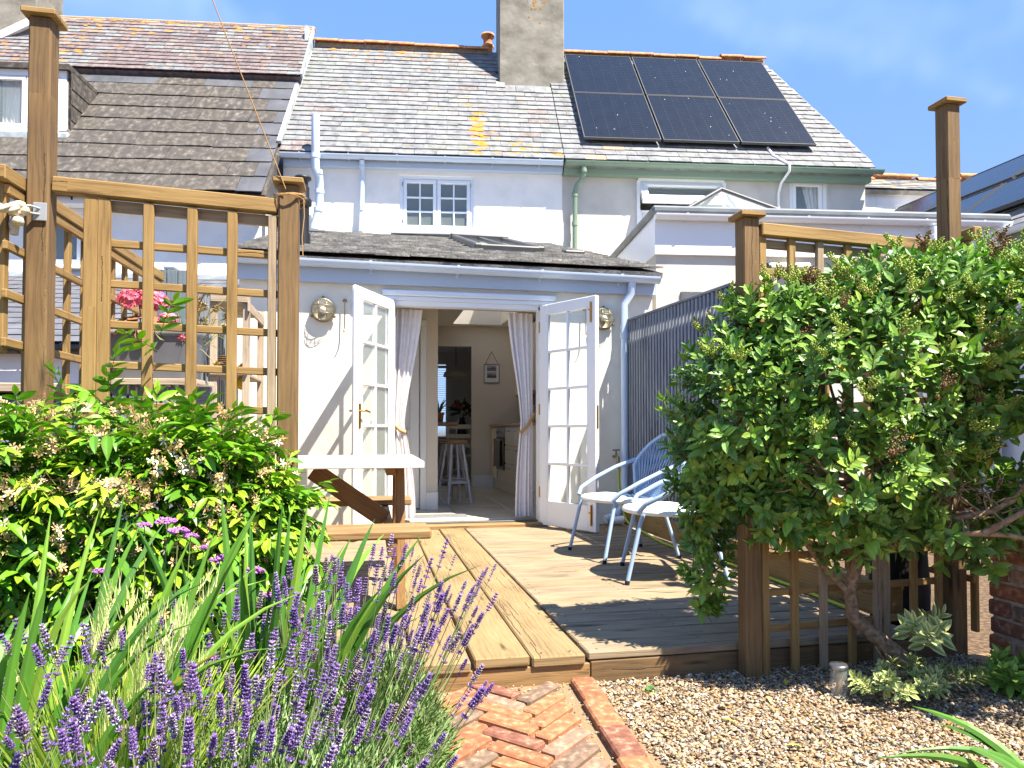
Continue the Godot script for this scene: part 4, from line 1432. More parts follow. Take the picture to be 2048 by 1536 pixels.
# ---------------------------------------------------------------- houses further off
func build_far_houses() -> void:
	var h := thing("far_cottage", "white slate hung cottage with orange ridge tiles beyond the terrace's end", "house", terrace)
	var x0 := 5.4
	var x1 := 10.5
	var w := MB.new()
	w.box(Vector3((x0 + x1) * 0.5, 2.65, -3.2), Vector3(x1 - x0, 5.3, 3.2))
	part(h, "wall", w.mesh(), M.white_wall)
	# white painted hanging slates on the front
	var sm := slate_meshes(0.30, 0.24, 0.010, 4, 41)
	var face := Node3D.new()
	var fr := Transform3D(Basis(Vector3(1, 0, 0), Vector3(0, 0, 1), Vector3(0, -1, 0)), Vector3(0, 4.35, -1.59))
	var fm := MB.new()
	fm.box(Vector3((x0 + x1) * 0.5, -0.01, -0.5), Vector3(x1 - x0, 0.01, 1.05))
	var hung := part(h, "slate_hanging", fm.mesh(), M.white_wall, fr)
	face.free()
	lay_slates(hung, 0.34, 0.19, 1.05, 0.012, func(_t): return x0, func(_t): return 9.0, func(_x, _t): return M.white_wall, slate_meshes(0.34, 0.35, 0.012, 4, 42))
	var pr := pitch_frame(Vector3(0, 5.36, -1.45), 0.62)
	var sl := MB.new()
	sl.box(Vector3((x0 + x1) * 0.5, -0.05, -0.35), Vector3(x1 - x0, 0.08, 0.7))
	var roof := part(h, "roof", sl.mesh(), M.lean_c, pr)
	var ks := [M.slate_b, M.lean_c, M.slate_d, M.lichen_some]
	lay_slates(roof, 0.30, 0.10, 0.62, 0.010, func(_t): return x0, func(_t): return 9.0, func(_x, _t): return ks[rng.randi() % 4], slate_meshes(0.30, 0.185, 0.010, 3, 43))
	ridge_tiles(h, x0, 9.2, 5.74, -1.98, Transform3D.IDENTITY)

	var g := thing("garden_building", "white walled outbuilding with green fascia and solar panels on its roof", "building")
	var ex := 7.0
	var ey := 3.263
	var rx := 9.43
	var ry := 4.966
	var za := -11.2
	var zb := -3.6
	var wl := MB.new()
	wl.box(Vector3(9.2, 1.5, (za + zb) * 0.5 + 0.1), Vector3(4.2, 3.0, zb - za - 0.6))
	part(g, "wall", wl.mesh(), M.white_wall)
	var rp := atan2(ry - ey, rx - ex)
	var rl := sqrt(pow(ry - ey, 2) + pow(rx - ex, 2))
	var rb := Transform3D(Basis(Vector3(0, 0, 1), Vector3(-sin(rp), cos(rp), 0), Vector3(-cos(rp), -sin(rp), 0)), Vector3(ex, ey, 0))
	var rm := MB.new()
	rm.box(Vector3((za + zb) * 0.5, -0.04, -rl * 0.5), Vector3(zb - za, 0.09, rl))
	var rf2 := part(g, "roof", rm.mesh(), M.lean_c, rb)
	lay_slates(rf2, 0.34, 0.2, rl, 0.010, func(_t): return za, func(_t): return zb, func(_x, _t): return M.slate_c if rng.randf() < 0.5 else M.lean_c, slate_meshes(0.34, 0.37, 0.010, 4, 44))
	var fb := MB.new()
	fb.box(Vector3(ex + 0.05, ey - 0.14, (za + zb) * 0.5), Vector3(0.06, 0.22, zb - za - 0.02))
	part(g, "fascia", fb.mesh(), M.green_paint)
	gutter(g, Vector3(ex - 0.05, ey - 0.02, -7.1), Vector3(ex - 0.05, ey - 0.02, zb), 0.065, M.pvc_white, 4)
	var at_z := [-10.1, -8.55, -7.0, -5.45]
	var pm := MB.new()
	pm.bevel(Vector3.ZERO, Vector3(1.5, 0.04, 1.05), 0.005)
	var fm2 := MB.new()
	for s in [-1.0, 1.0]:
		fm2.box(Vector3(s * 0.745, 0.002, 0), Vector3(0.012, 0.05, 1.06))
		fm2.box(Vector3(0, 0.002, s * 0.525), Vector3(1.478, 0.05, 0.012))
	for r in 2:
		for k in 4:
			var o := thing("roof_panel", "glossy blue black solar panel on the outbuilding roof, %s" % ["row by the gutter", "row by the ridge"][r], "solar panel", rb * Transform3D(Basis.IDENTITY, Vector3(at_z[k], 0.12, -(0.72 + 0.30 + r * 1.22))), "solar panels on the outbuilding roof, " + ["gutter row", "ridge row"][r])
			part(o, "panel", pm.mesh(), M.solar)
			part(o, "frame", fm2.mesh(), M.dark_grey)
			var leg := MB.new()
			for s in [-0.5, 0.5]:
				leg.box(Vector3(s, -0.055, 0), Vector3(0.04, 0.07, 1.0))
			part(o, "rail", leg.mesh(), M.alu)

# ---------------------------------------------------------------- kitchen and dining room seen through the doors
func build_kitchen() -> void:
	# tiled floor
	var fm := MB.new()
	fm.box(Vector3(0.8, 0.07, -8.75), Vector3(3.45, 0.16, 4.2))
	fm.box(Vector3(0.8, 0.07, -12.4), Vector3(4.2, 0.159, 3.5))
	var fl := structure("kitchen_floor", fm.mesh(), M.mortar)
	var tm := MB.new()
	tm.bevel(Vector3.ZERO, Vector3(0.592, 0.018, 0.592), 0.003)
	var tmesh := tm.mesh()
	for i in 6:
		for j in 7:
			part(fl, "floor_tile", tmesh, M.tile, Transform3D(Basis.IDENTITY, Vector3(-0.62 + i * 0.597, 0.157 + rf(0, 0.001), -6.98 - j * 0.597)))
	# ceilings, linings
	var cm := MB.new()
	cm.box(Vector3(0.79, 2.36, -6.93), Vector3(3.5, 0.05, 0.56))
	cm.box(Vector3(0.79, 2.47, -7.19), Vector3(3.5, 0.26, 0.04))
	cm.box(Vector3(0.135, 2.61, -8.95), Vector3(2.13, 0.06, 3.5))
	cm.box(Vector3(2.235, 2.61, -8.95), Vector3(0.63, 0.06, 3.5))
	cm.box(Vector3(1.56, 2.61, -7.975), Vector3(0.72, 0.06, 1.55))
	cm.box(Vector3(1.56, 2.61, -10.53), Vector3(0.72, 0.06, 0.36))
	structure("kitchen_ceiling", cm.mesh(), M.ceiling)
	var wm := MB.new()
	wm.box(Vector3(2.51, 1.4, -8.6), Vector3(0.03, 2.5, 3.9))
	wm.box(Vector3(-0.92, 1.4, -8.7), Vector3(0.03, 2.5, 4.1))
	wm.box(Vector3(-0.37, 1.4, -6.665), Vector3(1.06, 2.5, 0.02))
	wm.box(Vector3(2.06, 1.4, -6.665), Vector3(0.86, 2.5, 0.02))
	structure("kitchen_wall", wm.mesh(), M.inner_wall)
	# partition with a panelled door, facing the garden
	var pw := structure("partition_wall", wall_mesh(-0.9, 0.72, 0.15, 2.58, -7.6, 0.12, [[-0.10, 0.53, 0.15, 2.12]]), M.inner_wall)
	var ar := MB.new()
	for x in [0.565, -0.135]:
		ar.bevel(Vector3(x, 1.14, -7.59), Vector3(0.07, 1.97, 0.03), 0.008)
	ar.bevel(Vector3(0.215, 2.16, -7.59), Vector3(0.77, 0.07, 0.031), 0.008)
	part(pw, "architrave", ar.mesh(), M.white_gloss)
	var sk := MB.new()
	sk.bevel(Vector3(0.66, 0.255, -7.59), Vector3(0.13, 0.19, 0.03), 0.006)
	part(pw, "skirting", sk.mesh(), M.white_gloss)
	var idoor := thing("panel_door", "white panelled inner door with a round brass knob behind the curtain", "door", at(Vector3(-0.095, 0.17, -7.63)))
	var dm := MB.new()
	dm.box(Vector3(0.31, 0.97, -0.012), Vector3(0.60, 1.93, 0.02))
	for q in [[0.05, 0.97, 0.1, 1.93], [0.57, 0.97, 0.1, 1.93], [0.31, 1.885, 0.42, 0.1], [0.31, 0.11, 0.42, 0.22], [0.31, 0.78, 0.42, 0.14], [0.31, 0.97, 0.09, 1.7]]:
		dm.bevel(Vector3(q[0], q[1], 0.006), Vector3(q[2], q[3], 0.024), 0.005)
	part(idoor, "door_leaf", dm.mesh(), M.white_gloss)
	var kb := MB.new()
	kb.lathe([Vector2(0.0, 0.07), Vector2(0.022, 0.066), Vector2(0.031, 0.05), Vector2(0.026, 0.035), Vector2(0.012, 0.025), Vector2(0.012, 0.012), Vector2(0.032, 0.006), Vector2(0.032, 0.0)], 16, Vector3(0.46, 0.80, 0.02), Basis(Vector3.RIGHT, PI / 2))
	part(idoor, "knob", kb.mesh(), M.brass)
	# dining room behind the main wall
	var dr := MB.new()
	dr.box(Vector3(-0.75, 1.3, -1.6), Vector3(0.06, 2.6, 2.94))
	dr.box(Vector3(-3.2, 1.3, -1.6), Vector3(0.06, 2.6, 2.94))
	dr.box(Vector3(-1.98, 2.55, -1.6), Vector3(2.5, 0.06, 2.94))
	structure("dining_room_wall", dr.mesh(), M.inner_wall, terrace)
	structure("dining_room_end_wall", wall_mesh(-3.2, -0.72, 0.1, 2.6, -3.08, 0.14, [[-3.1, -1.74, 0.9, 2.3]]), M.inner_wall, terrace)
	var bl := thing("window_blind", "white slatted blind in the far dining room window", "blind", terrace * Transform3D(Basis.IDENTITY, Vector3(-2.22, 1.08, -3.04)))
	var sm := MB.new()
	sm.bevel(Vector3(-0.2, 0, 0), Vector3(1.4, 0.003, 0.042), 0.001)
	var smesh := sm.mesh()
	for i in 27:
		part(bl, "slat", smesh, M.white, Transform3D(Basis(Vector3.RIGHT, 0.2), Vector3(0, 0.03 + i * 0.041, 0)))
	var hr := MB.new()
	hr.bevel(Vector3(0, 1.16, 0), Vector3(1.0, 0.05, 0.06), 0.005)
	part(bl, "head_rail", hr.mesh(), M.white)
	var pn := thing("pendant_lamp", "cream domed pendant lamp hanging in the dining room", "lamp", terrace * Transform3D(Basis.IDENTITY, Vector3(-1.54, 1.93, -1.5)))
	var ps := MB.new()
	ps.lathe([Vector2(0.215, 0.0), Vector2(0.22, 0.02), Vector2(0.20, 0.08), Vector2(0.13, 0.12), Vector2(0.06, 0.135), Vector2(0.05, 0.17), Vector2(0.02, 0.18)], 24)
	part(pn, "lamp_shade", ps.mesh(), M.kettle)
	var pc := MB.new()
	pc.tube([Vector3(0, 0.17, 0), Vector3(0, 0.6, 0)], [0.005], 6)
	part(pn, "flex", pc.mesh(), M.black)
	# dining table, chair, vase of flowers
	var dt := thing("dining_table", "white dining table with wooden top beyond the kitchen doorway", "table", terrace * Transform3D(Basis.IDENTITY, Vector3(-1.95, 0.15, -1.7)))
	block(dt, "table_top", M.worktop, Vector3(-0.6, 0.72, -0.8), Vector3(0.6, 0.76, 0.8))
	for sx in [-0.5, 0.5]:
		for sz in [-0.7, 0.7]:
			block(dt, "leg", M.stool_white, Vector3(sx - 0.035, 0, sz - 0.035), Vector3(sx + 0.035, 0.72, sz + 0.035))
	var dc := thing("ladderback_chair", "cream ladderback chair in the dining doorway", "chair", terrace * Transform3D(Basis(Vector3.UP, 0.15), Vector3(-1.5, 0.15, -0.75)))
	for sx in [-0.19, 0.19]:
		beam(dc, "back_post", M.kettle, Vector3(sx, 0, 0.18), Vector3(sx * 1.05, 0.98, 0.22), 0.035, 0.035)
		beam(dc, "leg", M.kettle, Vector3(sx, 0, -0.2), Vector3(sx, 0.45, -0.2), 0.035, 0.035)
	block(dc, "seat", M.kettle, Vector3(-0.22, 0.44, -0.23), Vector3(0.22, 0.475, 0.2))
	for y in [0.62, 0.77, 0.92]:
		block(dc, "back_rail", M.kettle, Vector3(-0.18, y - 0.035, 0.19), Vector3(0.18, y + 0.035, 0.21))
	for y in [0.14, 0.25]:
		block(dc, "stretcher", M.kettle, Vector3(-0.18, y - 0.012, 0.175), Vector3(0.18, y + 0.012, 0.195))
	var va := thing("flower_vase", "dark glass vase of orange and blue green flowers in the dining room", "vase", terrace * Transform3D(Basis.IDENTITY, Vector3(-1.44, 0.91, -1.25)))
	var vm := MB.new()
	vm.lathe([Vector2(0.06, 0), Vector2(0.09, 0.05), Vector2(0.085, 0.2), Vector2(0.05, 0.28), Vector2(0.06, 0.31)], 18)
	part(va, "vase", vm.mesh(), M.oven)
	var fb := leaf_mb(0.11, 0.045, 0.15, 0.3, 3)
	var bq := MB.new()
	for i in 120:
		var d := Vector3(rf(-1, 1), rf(-0.25, 1), rf(-1, 1)).normalized()
		bq.append(fb, Transform3D(Basis(Quaternion(Vector3(0, 0, -1), d)) * Basis(Vector3.BACK, rf(0, TAU)), Vector3(0, 0.42, 0) + d * rf(0.03, 0.14)), Color(0.03, 0.07, 0.05) if rng.randf() < 0.8 else Color(0.10, 0.16, 0.05))
	part(va, "foliage", bq.mesh(), M.matte_v)
	for i in 7:
		var q := MB.new()
		q.col = Color(0.55, 0.16, 0.04) if i % 2 else Color(0.35, 0.10, 0.10)
		var d := Vector3(rf(-1, 1), rf(0.0, 1), rf(0.2, 1)).normalized()
		q.lathe([Vector2(0.0, -0.03), Vector2(0.03, -0.01), Vector2(0.035, 0.01), Vector2(0.015, 0.03), Vector2(0, 0.032)], 9, Vector3(0, 0.42, 0) + d * 0.19)
		part(va, "flower", q.mesh(), M.petal_v)
	# breakfast bar, stools, plant
	var bar := thing("breakfast_bar", "wooden topped breakfast bar beside the kitchen stools", "worktop", at(Vector3(0.55, 0.166, -8.95)))
	block(bar, "bar_top", M.worktop, Vector3(-0.6, 0.90, -0.45), Vector3(0.52, 0.945, 0.32), 0.008)
	block(bar, "base", M.cabinet, Vector3(-0.6, 0.0, -0.4), Vector3(0.20, 0.90, 0.1))
	for k in 2:
		var st := thing("bar_stool", ["white painted bar stool with wooden seat, nearest the doors", "white painted bar stool with wooden seat, tucked behind the first"][k], "stool", at(Vector3(0.975 + 0.03 * k, 0.166, -8.25 - 0.62 * k), 20.0 + 15 * k), "kitchen bar stools")
		var se := MB.new()
		se.lathe([Vector2(0.0, 0.685), Vector2(0.14, 0.685), Vector2(0.165, 0.70), Vector2(0.165, 0.715), Vector2(0.15, 0.728), Vector2(0.0, 0.722)], 24)
		part(st, "seat", se.mesh(), M.worktop)
		var tops := []
		for i in 4:
			var a := PI / 4 + i * PI / 2
			var q := MB.new()
			var tp := Vector3(cos(a) * 0.10, 0.69, sin(a) * 0.10)
			var bt := Vector3(cos(a) * 0.21, 0.0, sin(a) * 0.21)
			var pp := []
			var rr := []
			for j in 13:
				var f := j / 12.0
				pp.append(tp.lerp(bt, f))
				rr.append(0.015 + 0.004 * sin(f * 22.0) + 0.003 * sin(f * 3.0))
			q.tube(pp, rr, 10)
			part(st, "leg", q.mesh(), M.stool_white)
			tops.append([tp, bt])
		for i in 4:
			var f := 0.62 if i % 2 else 0.66
			var q := MB.new()
			var a2: Array = tops[i]
			var b2: Array = tops[(i + 1) % 4]
			q.tube([a2[0].lerp(a2[1], f), b2[0].lerp(b2[1], f)], [0.011], 8)
			part(st, "stretcher", q.mesh(), M.stool_white)
		var sh := MB.new()
		sh.box(Vector3(0, 0.245, 0), Vector3(0.21, 0.015, 0.21), Basis(Vector3.UP, 0.0))
		part(st, "foot_shelf", sh.mesh(), M.stool_white)
	var al := thing("potted_aloe", "spiky aloe in a small clay pot on the breakfast bar", "plant", at(Vector3(0.86, 1.111, -8.92)))
	var pot := MB.new()
	pot.lathe([Vector2(0, 0), Vector2(0.05, 0), Vector2(0.062, 0.10), Vector2(0.07, 0.10), Vector2(0.07, 0.125), Vector2(0.055, 0.125), Vector2(0.05, 0.11), Vector2(0, 0.11)], 18)
	part(al, "pot", pot.mesh(), M.pot_clay)
	for i in 11:
		var a := TAU * i / 11 * 1.62
		var q := MB.new()
		var ln := rf(0.14, 0.24)
		var dir := Vector3(cos(a), 0, sin(a))
		q.tube([Vector3(0, 0.11, 0), dir * 0.04 + Vector3(0, 0.11 + ln * 0.5, 0), dir * (0.10 + 0.04 * rf(0, 1)) + Vector3(0, 0.11 + ln, 0)], [0.012, 0.009, 0.001], 6)
		q.col = Color(0.07, 0.14, 0.06)
		for j in q.c.size():
			q.c[j] = Color(0.08, 0.17, 0.07)
		part(al, "leaf", q.mesh(), M.leaf_v)
	# fitted units along the right wall
	var un := thing("kitchen_units", "cream fitted kitchen cabinets with wooden worktop and drawers", "cabinet", at(Vector3(1.80, 0.166, -10.44)))
	block(un, "worktop", M.worktop, Vector3(-0.03, 0.90, -0.06), Vector3(0.70, 0.94, 2.6), 0.006)
	block(un, "plinth", M.cabinet, Vector3(0.04, 0.0, -0.06), Vector3(0.69, 0.14, 2.6))
	block(un, "carcass", M.cabinet, Vector3(0.02, 0.14, -0.06), Vector3(0.69, 0.9, 2.6))
	var zz := [[-0.06, 0.40], [1.02, 1.60], [1.62, 2.20]]
	for i in 3:
		if i == 0:
			block(un, "cupboard_door", M.cabinet, Vector3(0.0, 0.155, zz[0][0]), Vector3(0.018, 0.885, zz[0][1]))
		else:
			for q in [[0.155, 0.395], [0.41, 0.64], [0.655, 0.885]]:
				var dw := block(un, "drawer", M.cabinet, Vector3(0.0, q[0], zz[i][0]), Vector3(0.018, q[1], zz[i][1]))
				var hd := MB.new()
				hd.tube([Vector3(-0.03, (q[1] - q[0]) * 0.5 - 0.05, -0.13), Vector3(-0.03, (q[1] - q[0]) * 0.5 - 0.05, 0.13)], [0.006], 8)
				part(dw, "handle", hd.mesh(), M.steel)
	block(un, "wall_cupboard", M.cabinet, Vector3(0.36, 1.38, -0.06), Vector3(0.70, 2.3, 1.5))
	var ov := thing("oven", "black glass built-in oven with steel control panel in the cabinets", "oven", at(Vector3(1.80, 0.166, -10.02)))
	block(ov, "oven_door", M.oven, Vector3(-0.012, 0.30, 0.0), Vector3(0.019, 0.75, 0.58))
	block(ov, "control_panel", M.steel, Vector3(-0.010, 0.755, 0.0), Vector3(0.019, 0.885, 0.58))
	var oh := MB.new()
	oh.tube([Vector3(-0.04, 0.715, 0.06), Vector3(-0.04, 0.715, 0.52)], [0.008], 8)
	for s in [0.07, 0.51]:
		oh.tube([Vector3(-0.012, 0.715, s), Vector3(-0.04, 0.715, s)], [0.006], 6)
	part(ov, "handle", oh.mesh(), M.steel)
	for s in [0.12, 0.29, 0.46]:
		var kn := MB.new()
		kn.tube([Vector3(-0.01, 0.82, s), Vector3(-0.035, 0.82, s)], [0.018], 12)
		part(ov, "dial", kn.mesh(), M.steel)
	var tw := MB.new()
	var rows := []
	for i in 13:
		var f := i / 12.0
		var row := []
		for j in 9:
			var s := j / 8.0
			row.append(Vector3(1.745 - 0.012 * sin(s * 9.0) * f, 0.166 + 0.73 - f * 0.40 + 0.02 * s * f, -9.98 + s * (0.20 + 0.03 * f)))
		rows.append(row)
	tw.grid(rows)
	var two := part(self, numbered("tea_towel"), tw.mesh(), M.towel)
	M.towel.cull_mode = BaseMaterial3D.CULL_DISABLED
	tag(two, "mauve grey tea towel hanging on the oven handle", "towel")
	var kt := thing("kettle", "cream jug kettle with steel handle standing on the worktop", "kettle", at(Vector3(2.0, 1.107, -8.75)))
	var km := MB.new()
	km.lathe([Vector2(0, 0), Vector2(0.085, 0), Vector2(0.088, 0.03), Vector2(0.07, 0.2), Vector2(0.055, 0.22), Vector2(0.0, 0.235)], 20)
	part(kt, "body", km.mesh(), M.kettle)
	var kh := MB.new()
	kh.tube([Vector3(-0.06, 0.2, 0), Vector3(-0.12, 0.21, 0), Vector3(-0.14, 0.15, 0), Vector3(-0.125, 0.06, 0), Vector3(-0.085, 0.04, 0)], [0.01], 8)
	part(kt, "handle", kh.mesh(), M.kettle)
	# picture hung from a chain on the kitchen back wall
	var pc2 := thing("framed_picture", "small framed double photograph hung by a chain on the kitchen wall", "picture", terrace * Transform3D(Basis.IDENTITY, Vector3(-1.0, 1.868, 0.012)))
	var pf := MB.new()
	for s in [-1.0, 1.0]:
		pf.box(Vector3(s * 0.113, 0, 0), Vector3(0.008, 0.286, 0.014))
		pf.box(Vector3(0, s * 0.139, 0), Vector3(0.218, 0.008, 0.014))
	part(pc2, "frame", pf.mesh(), M.dark_grey)
	block(pc2, "mount", M.white, Vector3(-0.109, -0.135, -0.006), Vector3(0.109, 0.135, -0.002), 0.001)
	for k in 2:
		var im := Image.create(48, 30, false, Image.FORMAT_RGB8)
		for y in 30:
			for x in 48:
				var c := Color(0.62, 0.63, 0.65)
				var hz := 11.0 + 3.0 * sin(x * 0.16 + k * 2.0) + 1.5 * sin(x * 0.5)
				if y > hz:
					c = Color(0.36, 0.36, 0.37) if k == 0 else Color(0.46, 0.42, 0.40)
				if y > 19.0 + sin(x * 0.3 + k) * 2.0:
					c = Color(0.50, 0.50, 0.50) if k == 0 else Color(0.34, 0.30, 0.29)
				im.set_pixel(x, y, c)
		var pm := std(Color.WHITE, 0.5)
		pm.albedo_texture = ImageTexture.create_from_image(im)
		var q := MB.new()
		var yy := 0.035 - k * 0.10
		q.quad([Vector3(-0.07, yy, 0.002), Vector3(0.07, yy, 0.002), Vector3(0.07, yy + 0.085, 0.002), Vector3(-0.07, yy + 0.085, 0.002)], Vector3.BACK, [Vector2(0, 1), Vector2(1, 1), Vector2(1, 0), Vector2(0, 0)])
		part(pc2, "photograph", q.mesh(), pm)
	var chn := MB.new()
	chn.tube([Vector3(-0.1, 0.14, 0.0), Vector3(0, 0.335, -0.004)], [0.0035], 5)
	chn.tube([Vector3(0.1, 0.14, 0.0), Vector3(0, 0.335, -0.004)], [0.0035], 5)
	part(pc2, "chain", chn.mesh(), M.dark_grey)
	var bs := MB.new()
	bs.bevel(Vector3(-1.13, 0.25, 0.01), Vector3(0.32, 0.18, 0.02), 0.005)
	structure("skirting_board", bs.mesh(), M.white_gloss, terrace)
	# curtains with rope tie-backs
	var cl := thing("left_curtain".replace("left_", "door_"), "white curtain tied back beside the inner panelled door", "curtain", Transform3D.IDENTITY, "door curtains")
	part(cl, "cloth", drape([0.225, 0.475], [0.215, 0.315], [0.22, 0.42], 2.13, 1.05, 0.19, 4, 0.025, -6.62), M.curtain)
	var tb := MB.new()
	tb.tube([Vector3(0.19, 1.12, -6.58), Vector3(0.22, 1.06, -6.585), Vector3(0.27, 1.01, -6.59), Vector3(0.32, 0.985, -6.60), Vector3(0.325, 1.0, -6.64)], [0.014], 8)
	part(cl, "tie_back", tb.mesh(), M.jute)
	var crn := thing("door_curtain", "white curtain tied back beside the kitchen cabinets", "curtain", Transform3D.IDENTITY, "door curtains")
	part(crn, "cloth", drape([1.285, 1.53], [1.415, 1.53], [1.36, 1.53], 2.13, 1.08, 0.19, 4, 0.026, -6.62), M.curtain)
	tb = MB.new()
	tb.tube([Vector3(1.545, 1.17, -6.58), Vector3(1.52, 1.12, -6.585), Vector3(1.47, 1.04, -6.582), Vector3(1.42, 0.985, -6.59), Vector3(1.405, 1.0, -6.64)], [0.015], 8)
	part(crn, "tie_back", tb.mesh(), M.jute)
	var rod := MB.new()
	rod.tube([Vector3(0.1, 2.16, -6.66), Vector3(1.66, 2.16, -6.66)], [0.012], 8)
	var ro := part(self, numbered("curtain_rod"), rod.mesh(), M.steel)
	tag(ro, "thin curtain rod inside the top of the doorway", "rod")
	# striped doormat inside
	var mt := thing("door_mat", "black and white striped mat lying just inside the doors", "mat", at(Vector3(0.66, 0.168, -6.88)))
	block(mt, "mat", M.white, Vector3(-0.28, 0, -0.17), Vector3(0.28, 0.008, 0.17))
	for i in 6:
		block(mt, "stripe", M.dark_grey, Vector3(-0.275, 0.0082, -0.15 + i * 0.055), Vector3(0.275, 0.0105, -0.125 + i * 0.055), 0.0005)

# ---------------------------------------------------------------- deck
func build_deck() -> void:
	var d := thing("timber_deck", "low timber deck with long boards and cross boards before the doors", "deck")
	block(d, "joist_frame", M.slat, Vector3(-1.1, 0.0, -6.36), Vector3(2.3, 0.078, -2.76))
	# long scaffold boards running to the doors
	var edges := [0.165, 0.39, 0.617, 0.842]
	for i in 3:
		var b := beam(d, "long_board", M.scaffold if i != 1 else M.scaffold_b, Vector3((edges[i] + edges[i + 1]) * 0.5 + rf(-0.002, 0.002), 0.104, -2.685 - rf(0, 0.012)), Vector3((edges[i] + edges[i + 1]) * 0.5, 0.104, -6.33), edges[i + 1] - edges[i] - 0.011, 0.042, 0.006)
		b.rotation.z += rf(-0.004, 0.004)
	var kinds := [M.deck, M.deck_pale, M.deck_b, M.deck]
	var z := -2.70
	while z > -6.30:
		var w := 0.143
		beam(d, "board", kinds[rng.randi() % 4], Vector3(0.852, 0.107 + rf(-0.0015, 0.0015), z - w * 0.5), Vector3(2.33, 0.107 + rf(-0.0015, 0.0015), z - w * 0.5), w - 0.010, 0.034, 0.006)
		beam(d, "board", kinds[rng.randi() % 4], Vector3(-1.12, 0.107 + rf(-0.0015, 0.0015), z - w * 0.5), Vector3(0.155, 0.107 + rf(-0.0015, 0.0015), z - w * 0.5), w - 0.007, 0.034, 0.005)
		z -= w
	beam(d, "fascia_board", M.bench, Vector3(-1.12, 0.040, -2.722), Vector3(0.86, 0.040, -2.722), 0.034, 0.082, 0.004)
	beam(d, "fascia_board", M.post, Vector3(0.863, 0.043, -2.722), Vector3(2.55, 0.043, -2.722), 0.034, 0.086, 0.004)
	# screw heads
	var s := MB.new()
	s.lathe([Vector2(0.0045, 0), Vector2(0.0045, 0.0012), Vector2(0, 0.0014)], 7)
	var trs := []
	for i in 3:
		for k in 7:
			for q in [0.05, 0.175]:
				trs.append(at(Vector3(edges[i] + q + rf(-0.008, 0.008), 0.1250, -2.74 - k * 0.58 + rf(-0.01, 0.01))))
	z = -2.70
	while z > -6.30:
		for x in [0.90, 1.36, 1.82, 2.28]:
			for q in [0.035, 0.108]:
				trs.append(at(Vector3(x + rf(-0.01, 0.01), 0.1242, z - q)))
		z -= 0.143
	stuff_copies(d, "screw_heads", s.mesh(), M.dark_grey, trs)
	# timber kerb under the slatted fence
	var k := thing("timber_sleeper", "thick timber sleeper edging the deck below the grey fence", "sleeper")
	beam(k, "timber", M.batten, Vector3(2.375, 0.205, -6.32), Vector3(2.375, 0.205, -2.85), 0.07, 0.16, 0.006)

# ---------------------------------------------------------------- brick path and edging
func build_path() -> void:
	var m := MB.new()
	m.box(Vector3(0.44, -0.004, -1.75), Vector3(0.80, 0.022, 1.92))
	var path := structure("path", m.mesh(), M.grit)
	var pb := Basis(Vector3.UP, deg_to_rad(-4.6))
	var pivot := Vector3(0.83, 0, -2.69)
	path.transform = Transform3D(pb, pivot - pb * pivot)
	var kinds := [M.brick_a, M.brick_b, M.brick_b, M.brick_c, M.brick_d, M.brick_b, M.brick_e, M.brick_a]
	var bm := []
	for v in 6:
		var q := MB.new()
		q.bevel(Vector3.ZERO, Vector3(0.211 + rf(-0.004, 0.003), 0.05, 0.063 + rf(-0.003, 0.002)), rf(0.004, 0.009))
		# chip the corners a little
		for i in q.v.size():
			q.v[i] += Vector3(sin(q.v[i].z * 90.0 + v) * 0.0016, 0, sin(q.v[i].x * 40.0 + v * 2.0) * 0.0018)
		bm.append(q.mesh())
	var u := 0.0755
	var o := Vector2(0.44, -2.2)
	for a in range(-16, 17):
		for b in range(-8, 9):
			var base := Vector2(a + 3 * b, a - 3 * b)
			for hv in 2:
				var c := base + (Vector2(1.5, 0.5) if hv == 0 else Vector2(0.5, 2.5))
				c *= u
				var p := o + c.rotated(deg_to_rad(42.0))
				if p.x < 0.12 or p.x > 0.725 or p.y < -2.66 or p.y > -1.0:
					continue
				var turn := -42.0 + (90.0 if hv else 0.0)
				var bs := Basis(Vector3.UP, deg_to_rad(turn + rf(-1.5, 1.5))) * Basis(Vector3.RIGHT, rf(-0.012, 0.012)) * Basis(Vector3.BACK, rf(-0.008, 0.008))
				part(path, "brick", bm[rng.randi() % 6], kinds[rng.randi() % kinds.size()], Transform3D(bs, Vector3(p.x, 0.002 + rf(-0.003, 0.003), p.y)))
	var em := []
	for v in 3:
		var q := MB.new()
		q.bevel(Vector3.ZERO, Vector3(0.218, 0.06, 0.092), 0.007)
		em.append(q.mesh())
	for side in 2:
		var x := 0.822 if side == 0 else 0.055
		var z := -2.58 if side == 0 else -2.55
		var n := 0
		while z < -0.95:
			var kk: Material = [M.brick_a, M.brick_b, M.brick_c, M.brick_b][n % 4] if side == 0 else [M.brick_b, M.brick_d, M.brick_a][n % 3]
			part(path, "edging_brick", em[n % 3], kk, Transform3D(Basis(Vector3.UP, PI / 2 + rf(-0.04, 0.04)) * Basis(Vector3.RIGHT, rf(-0.02, 0.02)), Vector3(x + rf(-0.004, 0.004), 0.006 + rf(-0.003, 0.003), z)))
			z += 0.2285
			n += 1

# ---------------------------------------------------------------- posts and trellis
func post(x: float, z: float, top: float, label: String) -> Node3D:
	var p := thing("trellis_post", label, "post", at(Vector3(x, 0, z)), "square trellis posts")
	beam(p, "post", M.post if rng.randf() < 0.5 else M.post_b, Vector3(0, -0.02, 0), Vector3(0, top, 0), 0.073, 0.073, 0.006)
	var c := MB.new()
	c.uo = Vector2(rf(0, 9), rf(0, 9))
	c.bevel(Vector3(0, top + 0.010, 0), Vector3(0.112, 0.022, 0.112), 0.004)
	part(p, "post_cap", c.mesh(), M.batten)
	return p

